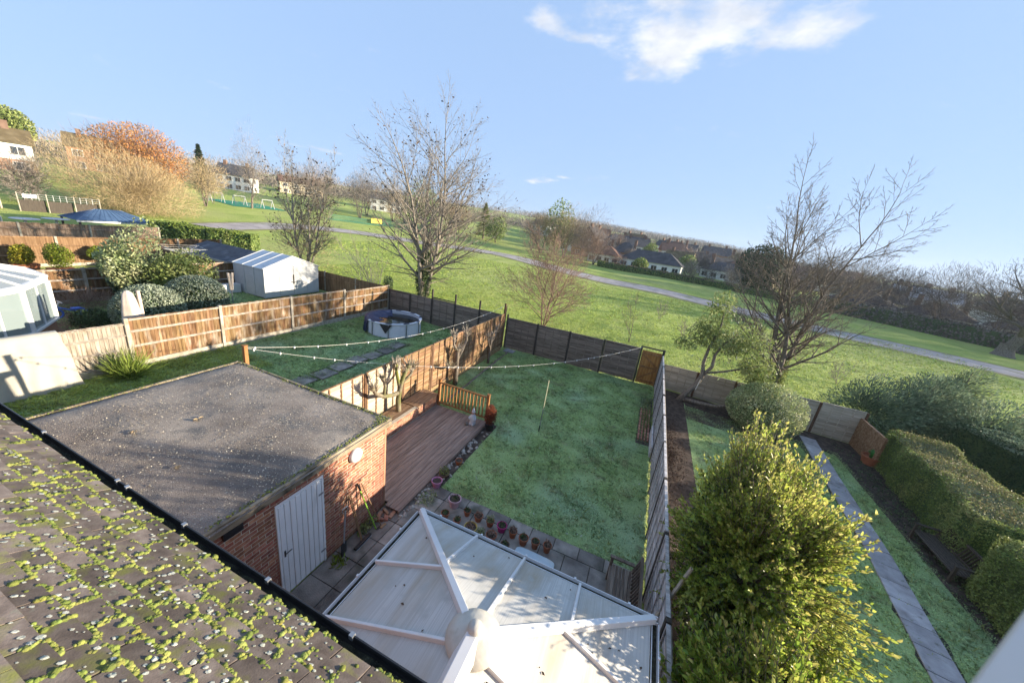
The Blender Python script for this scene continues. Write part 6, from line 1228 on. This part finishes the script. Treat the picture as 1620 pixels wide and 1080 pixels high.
# mesh and board fences by the park at far left
T = thing('mesh_fence', 'tall grey wire mesh fence with dark screening left of the tan willow', 'fence', (-57, 18, 2))
for i in range(4):
    y = 15.4+i*1.75; x = -57.5+.25*i; MB().box(x-.035, x+.035, y-.035, y+.035, 1.6, 4.0).build('post', 'post_concrete', T)
    if i < 3: MB().box(x-.015, x+.015, y+.06, y+1.69, 1.7, 3.35).build('screen', 'post_wood', T); mb = MB(); [mb.bar((x, y+.06, z), (x+.25, y+1.75, z), .015, .015) for z in (3.5, 3.7, 3.9)]; [mb.bar((x+.125*k/4, y+.43*k, 3.35), (x+.125*k/4, y+.43*k, 3.95), .015, .015) for k in range(1, 4)]; mb.build('mesh_wire', 'grey_metal', T)
tag(MB().box(-57.42, -57.40, 15.7, 16.6, 3.55, 3.85).build('notice_sign', 'white_upvc', None), 'small white sign fixed to the wire mesh fence', 'sign')
board_fence('board_fence', 'bleached pale board fence at the far left edge below the park', -58.6, [6, 9, 12, 14.6], 2.0, 3.7, 'board_dull', joined=True, gravel=False)
hedge('hedge', 'dark bramble hedge behind the bleached fence at the left edge', [(-62, 5), (-62.5, 10), (-63, 14.5)], 2.7, 2.5, 23, 3500, .28, 'leaf_hedge', 'twig_red', .8)
# ------------------------------------------------------------------ playground
T = sheet('play_surface', -88, -78, 47, 58, .06, 'play_green')
for i, (x, y) in enumerate(((-82.5, 46.6), (-81.2, 50.0), (-79.6, 54.6))):
    T = thing('swing_frame', ('left', 'middle', 'right')[i]+' white swing frame on the green playground', 'swing', B3(x, y)); z = zf(x, y)
    for d in (-1.1, 1.1):
        for s in (-.6, .6): MB().tube([(x+s, y+d, z), (x, y+d, z+1.75)], .06, 6).build('leg', 'white_metal', T)
    MB().tube([(x, y-1.1, z+1.75), (x, y+1.1, z+1.75)], .06, 6).build('top_bar', 'white_metal', T)
    for d in (-.6, .6):
        for e in (-.2, .2): MB().tube([(x, y+d+e, z+1.7), (x, y+d+e, z+.6)], .02, 4).build('chain', 'grey_metal', T)
        MB().box(x-.12, x+.12, y+d-.25, y+d+.25, z+.55, z+.6).build('seat', 'dark_plastic', T)
T = thing('park_railing', 'green railing fence round the play area with banner', 'fence', B3(-66, 72)); P = [(-70, 62), (-67, 70), (-66.5, 78), (-65, 92)]
for a, b in zip(P[:-1], P[1:]):
    k = 8
    for z_ in (.25, 1.25): mb = MB(); mb.bar((*a, zf(*a)+z_), (*b, zf(*b)+z_), .06, .06); mb.build('rail', 'fence_green', T)
    mb = MB()
    for i in range(40): t = i/40; x, y = a[0]+(b[0]-a[0])*t, a[1]+(b[1]-a[1])*t; z = zf(x, y); mb.box(x-.03, x+.03, y-.03, y+.03, z, z+1.3)
    o = mb.build('bars', 'fence_green', T); o['kind'] = 'stuff'
mb = MB(); a, b = (-66.0, 70.4), (-65.6, 73.6); mb.bar((*a, 4.0), (*b, 4.0), .03, 1.1); T = mb.build('banner', 'banner', None); tag(T, 'yellow banner tied to the green play area railing', 'banner')
# ------------------------------------------------------------------ houses
def house_at(name, label, x, y, rot, w, d, h, rh, wall, roofm, hip=False, storeys=2, nwin=4, chim=True, z=None, cat='house', lower=None, group=None, gable_win=False, faces=(-1, 1)):
    z = zf(x, y)-.3 if z is None else z; T = thing(name, label, cat, (x, y, z), group); c, s = math.cos(rot), math.sin(rot)
    def W_(p): return (x+p[0]*c-p[1]*s, y+p[0]*s+p[1]*c, z+p[2])
    def bx(x0, x1, y0, y1, z0, z1): mb = MB(); mb.box(x0, x1, y0, y1, z0, z1); mb.v = [W_(p) for p in mb.v]; return mb
    bx(-w/2, w/2, -d/2, d/2, 0, h).build('wall', wall, T)
    if lower: bx(-w/2-.02, w/2+.02, -d/2-.02, d/2+.02, 0, h*.46).build('lower_wall', lower, T)
    e = .4; mb = MB(); i_ = w/2-d/2 if hip else w/2+.3
    mb.add([(-w/2-e, -d/2-e, h-.1), (w/2+e, -d/2-e, h-.1), (w/2+e, d/2+e, h-.1), (-w/2-e, d/2+e, h-.1), (-i_, 0, h+rh), (i_, 0, h+rh)], [(0, 1, 5, 4), (2, 3, 4, 5), (1, 2, 5), (3, 0, 4), (3, 2, 1, 0)]); mb.v = [W_(p) for p in mb.v]; rf = mb.build('roof', roofm, T)
    if not hip:
        for sx_ in (-1, 1): mb = MB(); mb.add([(sx_*(w/2+.301), -d/2+.05, h-.1), (sx_*(w/2+.301), d/2-.05, h-.1), (sx_*(w/2+.301), 0, h+rh-.35)], [(0, 1, 2)]); mb.v = [W_(p) for p in mb.v]; mb.build('gable', wall, T)
    if chim:
        for cx_ in ((-w*.3,) if w < 9 else (-w*.32, w*.32)): bx(cx_-.4, cx_+.4, -.5, .3, h+rh*.4, h+rh+1.0).build('chimney', 'chimney_brick', rf)
    for st in range(storeys):
        zc_ = h*(st+.5)/storeys; wh = min(1.2, h/storeys*.5)
        for i in range(nwin):
            xc = -w/2+w*(i+.5)/nwin; ww = min(1.5, w/nwin*.6)
            for sd_ in faces:
                yo = sd_*d/2; f = bx(xc-ww/2-.08, xc+ww/2+.08, min(yo, yo+sd_*.06), max(yo, yo+sd_*.06), zc_-wh/2-.08, zc_+wh/2+.08).build('window', 'white_upvc', T)
                for k in range(2): bx(xc-ww/2+k*ww/2+.04, xc-ww/2+(k+1)*ww/2-.04, min(yo+sd_*.05, yo+sd_*.075), max(yo+sd_*.05, yo+sd_*.075), zc_-wh/2, zc_+wh/2).build('pane', 'window_dark', f)
        for sx_ in ((-1, 1) if len(faces) > 1 else ()):
            xo = sx_*w/2+sx_*(.02 if lower else 0); f = bx(min(xo, xo+sx_*.06), max(xo, xo+sx_*.06), -.75, .75, zc_-wh/2-.08, zc_+wh/2+.08).build('window', 'white_upvc', T); bx(min(xo+sx_*.05, xo+sx_*.08), max(xo+sx_*.05, xo+sx_*.08), -.66, .66, zc_-wh/2, zc_+wh/2).build('pane', 'window_dark', f)
    return T
house_at('house', 'two storey house with brown tiled roof on the hill at far left', -104, 24.6, R(75), 12, 7, 4.6, 2.3, 'house_white', 'house_roof_brown', nwin=4, z=4.7, lower='house_brick')
house_at('house', 'second house with brown roof behind the thin bare trees, right of the first', -128, 50, R(70), 13, 8, 5, 3, 'house_brick', 'house_roof_brown', z=6.2)
house_at('house', 'grey roofed house beyond the playground', -128, 79, R(40), 9, 7, 4.4, 3.2, 'house_white', 'house_roof_grey', z=6.4)
house_at('house', 'long pale house glimpsed between the bare trees on the far slope', -150, 118, R(60), 16, 8, 4.5, 2.6, 'house_cream', 'house_roof_red')
house_at('house', 'pale house low on the far left slope seen through the tallest tree', -112, 128, R(40), 12, 8, 4.6, 2.8, 'house_white', 'house_roof_grey')
house_at('house', 'white gabled house on the rise, the highest of the distant group', -24.5, 141, R(70), 9, 8, 5.2, 4.2, 'house_white', 'house_roof_grey', nwin=2)
house_at('house', 'red roofed bungalow below the white gabled house', -22.5, 120, R(8), 9, 7, 2.8, 2.4, 'house_brick', 'house_roof_red', storeys=1, nwin=2)
house_at('house', 'white house with dark roof right of the white gabled house', -9, 148, R(20), 9, 8, 5, 3.2, 'house_white', 'house_roof_grey', nwin=3)
house_at('house', 'white fronted house farther along the rise, third in the row', 4, 152, R(10), 8, 8, 5, 3.0, 'house_white', 'house_roof_red', nwin=3)
house_at('house', 'dark hipped roof bungalow with long white front by the park hedge', -1.5, 114, R(-8), 17, 8, 2.8, 3.0, 'house_white', 'house_roof_grey', True, 1, 6, False)
house_at('house', 'brown roofed bungalow left of the dark hipped bungalow', -14.5, 111, R(-4), 9, 8, 2.8, 2.6, 'house_white', 'house_roof_red', True, 1, 4, False)
house_at('house', 'white bungalow among bare trees left of the big evergreen', 20, 128, R(-12), 13, 8, 2.9, 2.6, 'house_white', 'house_roof_grey', True, 1, 5, True)
house_at('house', 'cream house half hidden by the big dark evergreen', 29, 140, R(-20), 8, 8, 5, 3, 'house_cream', 'house_roof_red', False, 2, 2)
for i, (x, y) in enumerate(((43, 100), (54, 97), (66, 95), (77, 90), (90, 84))):
    house_at('house', ('first', 'second', 'third', 'fourth', 'rightmost')[i]+' white bungalow from the left behind the right hand tree belt', x, y, R(-32), 10, 8, 2.9, 2.6, 'house_white', 'house_roof_grey', True, 1, 4, True)
house_at('house', 'pale roofed house above the tree belt at the right', 64, 122, R(-25), 12, 8, 5, 2.6, 'house_white', 'shed_roof')
# the distant town: rows of small houses behind the park
rr = random.Random(77)
for r_, (x0_, x1_, y_, n_) in enumerate(((-38, 34, 133, 6), (-52, 62, 160, 9), (-62, 90, 188, 11), (40, 118, 122, 6), (66, 150, 146, 6))):
    for i in range(n_):
        x = x0_+(x1_-x0_)*(i+rr.uniform(.15, .85))/n_; y = y_+rr.uniform(-7, 7)-max(0, x-40)*.25; one = rr.random() < .4
        house_at('house', f'{["first", "second", "third", "fourth", "fifth", "sixth", "seventh", "eighth", "ninth", "tenth", "eleventh"][i]} house from the left in the {["nearest", "middle", "farthest", "near right hand", "far right hand"][r_]} row of the distant town', x, y, rr.uniform(-.6, .5), rr.uniform(8, 13), rr.uniform(7, 9), 2.9 if one else 5.2, rr.uniform(2.4, 3.6), rr.choice(('house_white', 'house_white', 'house_cream', 'house_brick')), rr.choice(('house_roof_grey', 'house_roof_grey', 'house_roof_brown', 'house_roof_red')), rr.random() < .4, 1 if one else 2, 3, True, group='houses of the distant town', faces=(-1,))
def town_trees():
    parts = []; rr2 = np.random.default_rng(5); tr = MB()
    for i in range(95):
        x = rr2.uniform(-70, 150); y = rr2.uniform(112, 205)-max(0, x-40)*.25; h = rr2.uniform(4, 8.5); z = zf(x, y); parts.append(tuple(a for a in twigs(420, (x, y, z+h*.55), (h*.36, h*.36, h*.45), .7, .035, 600+i, power=.5, up=.5)))
    return merge(parts)
# ------------------------------------------------------------------ trees of the park and skyline
def far_tree(name, label, base, h, crown, n, m, kind='twig', seed=0, tl=.7, tw_=.016, bark='bark', group=None, leafsize=.35, stems=3, zc=.62, zr=None, extra=()):
    T = thing(name, label, 'tree', base, group); mb, tips = limb_tree(seed, h, .028*h*.6, stems=stems, spread=.38, levels=4, nch=(5, 4, 3), lratio=(.5, .45, .4), up=.09, jit=.09, first=.2, stemlen=h*.62, seg=(7, 5, 3, 2), sides=(6, 4, 3, 3), minr=.015)
    mb.v = [(p[0]+base[0], p[1]+base[1], p[2]+base[2]) for p in mb.v]; mb.build('trunk', bark, T)
    c = (0, 0, h*zc); r = (crown/2, crown/2, zr or h*(1.02-zc))
    V, F = twigs(n, c, r, tl, tw_, seed, power=.55, up=.55, zmin=h*.03, amp=.36, lumps=16) if kind == 'twig' else foliage(n, c, r, leafsize, seed=seed, power=.4, amp=.3, aspect=.6, zmin=h*.05)
    np_obj('crown', V+np.array(base), F, m, T)
    for (k2, n2, m2, sz2) in extra:
        V, F = foliage(n2, c, r, sz2, seed=seed+9, power=.5, amp=.3) if k2 == 'leaf' else twigs(n2, c, r, sz2, tw_, seed+9, power=.6, up=.5); np_obj('outer_crown', V+np.array(base), F, m2, T)
    return T
far_tree('willow', 'huge rounded tan twiggy tree left of the playground', B3(-60, 25.0), 6.9, 11.0, 32000, 'twig_tan', seed=401, tl=.75, tw_=.011, stems=7, zc=.40, zr=3.7, bark='bark_pale')
far_tree('beech_tree', 'tall orange leaved beech rising behind the tan tree', B3(-65, 28.2), 10.6, 10.4, 6000, 'twig_red', seed=403, tl=.8, tw_=.016, stems=3, extra=[('leaf', 11000, 'leaf_orange', .22)])
far_tree('thicket_tree', 'grey brown thorny tree against the left side of the tan tree', B3(-63, 17.5), 5.0, 4.6, 2800, 'twig_brown', seed=405, tl=.7, stems=5, zc=.5)
far_tree('orchard_tree', 'small bare tree on the grass at the far left edge', B3(-88, 20), 4.0, 3.6, 1200, 'twig_brown', seed=407, tl=.6)
far_tree('orchard_tree', 'small bare tree with pale trunk before the brown roofed house', B3(-86, 25.5), 4.0, 3.5, 1100, 'twig_brown', seed=409, tl=.6, bark='bark_pale')
far_tree('orchard_tree', 'slight bare tree between the house and the tan tree', B3(-88, 30), 4.4, 3.8, 1200, 'twig_brown', seed=411, tl=.6)
far_tree('orchard_tree', 'dark stemmed small tree in front of the swings', B3(-79, 44), 5.6, 5.2, 2600, 'twig_brown', seed=413, tl=.6, stems=2)
far_tree('larch_tree', 'slender upright bare larch beside the swings', B3(-77.5, 50), 12.5, 5.2, 4800, 'twig_brown', seed=415, tl=.6, stems=1, zc=.55)
far_tree('shrub_tree', 'tan bushy tree right of the huge tan tree', B3(-74, 40), 7.0, 6.0, 4200, 'twig_tan', seed=417, tl=.8, stems=5)
# conifers
def conifer(name, label, base, h, r, n, m, seed, size=.5):
    T = thing(name, label, 'tree', base); rr = np.random.default_rng(seed); t = rr.uniform(.08, 1, n); a = rr.uniform(0, 6.28, n); rad = r*(1-t)**.8*rr.uniform(.35, 1.05, n)*(1+.25*np.sin(t*40)); C = np.stack([rad*np.cos(a), rad*np.sin(a), t*h], 1)
    A = np.stack([np.cos(a), np.sin(a), rr.normal(.1, .3, n)], 1); V, F = leaves(C, A, rr.normal(0, .4, (n, 3))+np.array([0, 0, 1.]), size*rr.uniform(.5, 1.3, n), size*.45, .2); np_obj('crown', V+np.array(base), F, m, T)
    MB().tube([Vector(base)-Vector((0, 0, .2)), Vector(base)+Vector((0, 0, h*.9))], [.03*h, .01*h], 6).build('trunk', 'bark', T)
conifer('spruce_tree', 'lone dark spruce on the skyline above the playground', B3(-113, 61), 10.5, 2.3, 1600, 'leaf_pine', 421, .8)
conifer('spruce_tree', 'dark upright conifer right of the tallest bare tree', B3(-54, 107), 11, 3.2, 1700, 'leaf_olive', 423, .8)
far_tree('evergreen_tree', 'green rounded evergreen rising behind the brown roofed house', B3(-122, 33), 10.5, 9, 5200, 'leaf_olive', 'leaf', seed=425, leafsize=.6, zc=.6)
far_tree('evergreen_tree', 'big dark evergreen among bungalows left of the spreading bare tree', B3(23.8, 104), 11.5, 11, 8000, 'leaf_pine', 'leaf', seed=427, leafsize=.55, zc=.5, zr=6.0, extra=[('twig', 1500, 'twig_brown', .8)])
# row of tall brown trees beyond the path, centre
rowm = ['twig_brown', 'twig_tan', 'twig_red', 'twig_dark', 'leaf_hedge']
ORD = ['leftmost', 'second', 'third', 'fourth', 'fifth', 'sixth', 'seventh', 'eighth', 'ninth', 'tenth', 'eleventh', 'twelfth', 'thirteenth', 'fourteenth', 'fifteenth', 'sixteenth', 'seventeenth', 'eighteenth', 'nineteenth', 'twentieth']
def row(spec, what, group, s0):
    for i, (x, y, h, cr_, mi, n) in enumerate(spec):
        far_tree('bare_tree', f'{ORD[i]} tree from the left {what}', B3(x, y), h, cr_, n, rowm[mi], 'leaf' if mi == 4 else 'twig', seed=s0+i, tl=.9, tw_=.022, stems=3 if mi != 1 else 5, group=group, leafsize=.5, zc=.55)
row([(-31, 98, 12.5, 9, 1, 5000), (-27.5, 101, 13.5, 9, 4, 2600), (-24, 97, 12.8, 10, 1, 5500), (-19.5, 99, 12.5, 9.5, 0, 5500), (-15.5, 96, 9.5, 8, 2, 4200), (-36, 104, 10, 7, 2, 3000)], 'in the brown clump beyond the middle of the path', 'brown clump beyond the path', 441)
row([(-84, 72, 11, 9, 0, 3600), (-79, 80, 12, 9, 3, 3600), (-88, 92, 14, 11, 0, 4200), (-76, 90, 12, 9, 1, 4000), (-72, 99, 12.5, 10, 4, 2200), (-80, 108, 15, 11, 0, 4200), (-66, 106, 11, 9, 2, 4000), (-60, 101, 9, 8, 1, 3600), (-52, 112, 10, 8, 0, 3600), (-48, 104, 7.5, 7, 4, 1800), (-95, 80, 11, 9, 2, 3600), (-106, 84, 11.5, 10, 0, 3600)], 'in the wood behind the green railing', 'wood behind the green railing', 461)
row([(33, 96, 10.7, 9.5, 3, 6460), (38.5, 93, 11.2, 9.5, 0, 6460), (44, 90, 10.7, 9.5, 3, 6460), (49, 86.5, 11.7, 10.5, 0, 7140), (54, 83, 11.2, 10.0, 3, 7140), (59, 80, 11.7, 10.5, 0, 7140), (64, 77, 11.2, 10.5, 3, 7140), (70, 75, 11.7, 10.5, 0, 7140), (77, 71, 12.2, 10.5, 3, 6460), (85, 67, 12.2, 10.5, 0, 6120)], 'of the tree belt along the right side of the park', 'tree belt right of the park', 481)
row([(8, 99, 5, 4.5, 0, 1100), (13, 101, 5.5, 4.5, 3, 1100), (-4, 100, 3.6, 4, 4, 1200), (17.5, 99, 5, 4.5, 0, 1100), (29, 99, 5.5, 5, 2, 1500), (-10, 99, 3.4, 4, 2, 1200)], 'in front of the white bungalows', 'shrubby trees before the bungalows', 501)
row([(-19, 131, 7, 6, 3, 2600), (-14, 135, 8, 6, 0, 2600), (-3.5, 137, 7.5, 6, 4, 1500), (10, 138, 8, 7, 0, 2800), (13, 126, 7, 6, 3, 2600), (-30, 133, 8.5, 7, 0, 2800), (8.5, 121, 6, 5, 4, 1300), (-8.5, 124, 5, 5, 3, 2200), (26, 122, 8, 7, 0, 2600), (36, 118, 8, 7, 3, 2600)], 'among the distant houses on the rise', 'trees among the distant houses', 521)
V, F = town_trees(); tag(np_obj('woodland', V, F, 'twig_brown'), 'brown bare trees scattered through the distant town', 'woodland', kind='stuff')
# oak at the right edge
mb, tips = limb_tree(61, 15, .75, stems=1, levels=5, nch=(11, 7, 5, 3), lratio=(.85, .55, .45, .40), ang=(66, 44, 42, 42), up=.045, jit=.12, first=.26, stemlen=10.5, seg=(8, 8, 5, 3, 2), minr=.016, sides=(10, 6, 4, 3, 3))
mb.lathe((0, 0, -.2), [(1.35, 0), (1.0, .5), (.8, 1.2), (.72, 2.0)], 12)
T = make_tree('oak_tree', 'large dark oak with thick trunk at the right edge beyond the path', B3(47.2, 69.5), mb, 'bark')
# hedge line along the far side of the park on the right
hedge('hedge', 'low dark hedge separating the park from the bungalows', [(-14, 94.5), (-2, 98), (12, 100), (24, 96), (33, 91.5)], 1.5, 2.2, 25, 9000, .34, 'leaf_hedge', 'twig_red', .6)
hedge('hedge', 'dark scrub under the tree belt at the right side of the park', [(33, 91.5), (45, 84), (56, 77), (70, 69), (90, 58)], 2.8, 3.0, 27, 10000, .40, 'twig_dark', 'twig_brown', .8)
# distant wooded skyline: reads as one mass
def wood(label, xs_, n, h, seed, m='far_wood', size=2.2, asp=.16):
    rr = np.random.default_rng(seed); (x0, y0), (x1, y1), dp = xs_; t = rr.uniform(0, 1, n); x = x0+(x1-x0)*t+rr.normal(0, dp*.5, n); y = y0+(y1-y0)*t+rr.uniform(0, dp, n)
    z = zg(x, y)+h*(.55+.30*np.sin(t*37+seed)+.22*np.sin(t*91+seed*2))*rr.uniform(.15, 1, n); P = np.stack([x, y, z], 1); A = rr.normal(0, .45, (n, 3))+np.array([0, 0, 1.0]); V, F = leaves(P, A, rr.normal(size=(n, 3)), size*rr.uniform(.5, 1.3, n), size*asp, .2)
    o = np_obj('woodland', V, F, m); tag(o, label, 'woodland', kind='stuff')
wood('grey brown wood along the skyline above the distant houses', ((-75, 205), (90, 205), 60), 60000, 7.5, 3, 'far_wood', 1.5)
wood('far wooded hill on the horizon', ((-160, 520), (160, 560), 160), 40000, 10, 5, 'far_wood', 3.0)
wood('bare wood on the hill skyline behind the playground', ((-230, 90), (-120, 190), 40), 30000, 10, 7, 'twig_brown', 1.4)
wood('low wooded skyline beyond the bungalows at the right', ((75, 175), (200, 130), 60), 40000, 9, 9, 'far_wood', 1.4)
wood('bare wood on the skyline at the far left', ((-175, 20), (-150, 62), 30), 14000, 7, 11, 'twig_brown', 1.0)

# ------------------------------------------------------------------ air
hz = MB().box(-800, 800, -120, 1100, -8, 52).build('haze', 'soil', None); hz['kind'] = 'stuff'
hm = bpy.data.materials.new('haze'); hm.use_nodes = True; hn = hm.node_tree; hn.nodes.clear(); ho = hn.nodes.new('ShaderNodeOutputMaterial'); hv = hn.nodes.new('ShaderNodeVolumePrincipled')
hv.inputs['Color'].default_value = (.80, .88, 1, 1); hv.inputs['Density'].default_value = .0002; hv.inputs['Anisotropy'].default_value = .2; hn.links.new(hv.outputs[0], ho.inputs['Volume'])
hz.data.materials.clear(); hz.data.materials.append(hm)
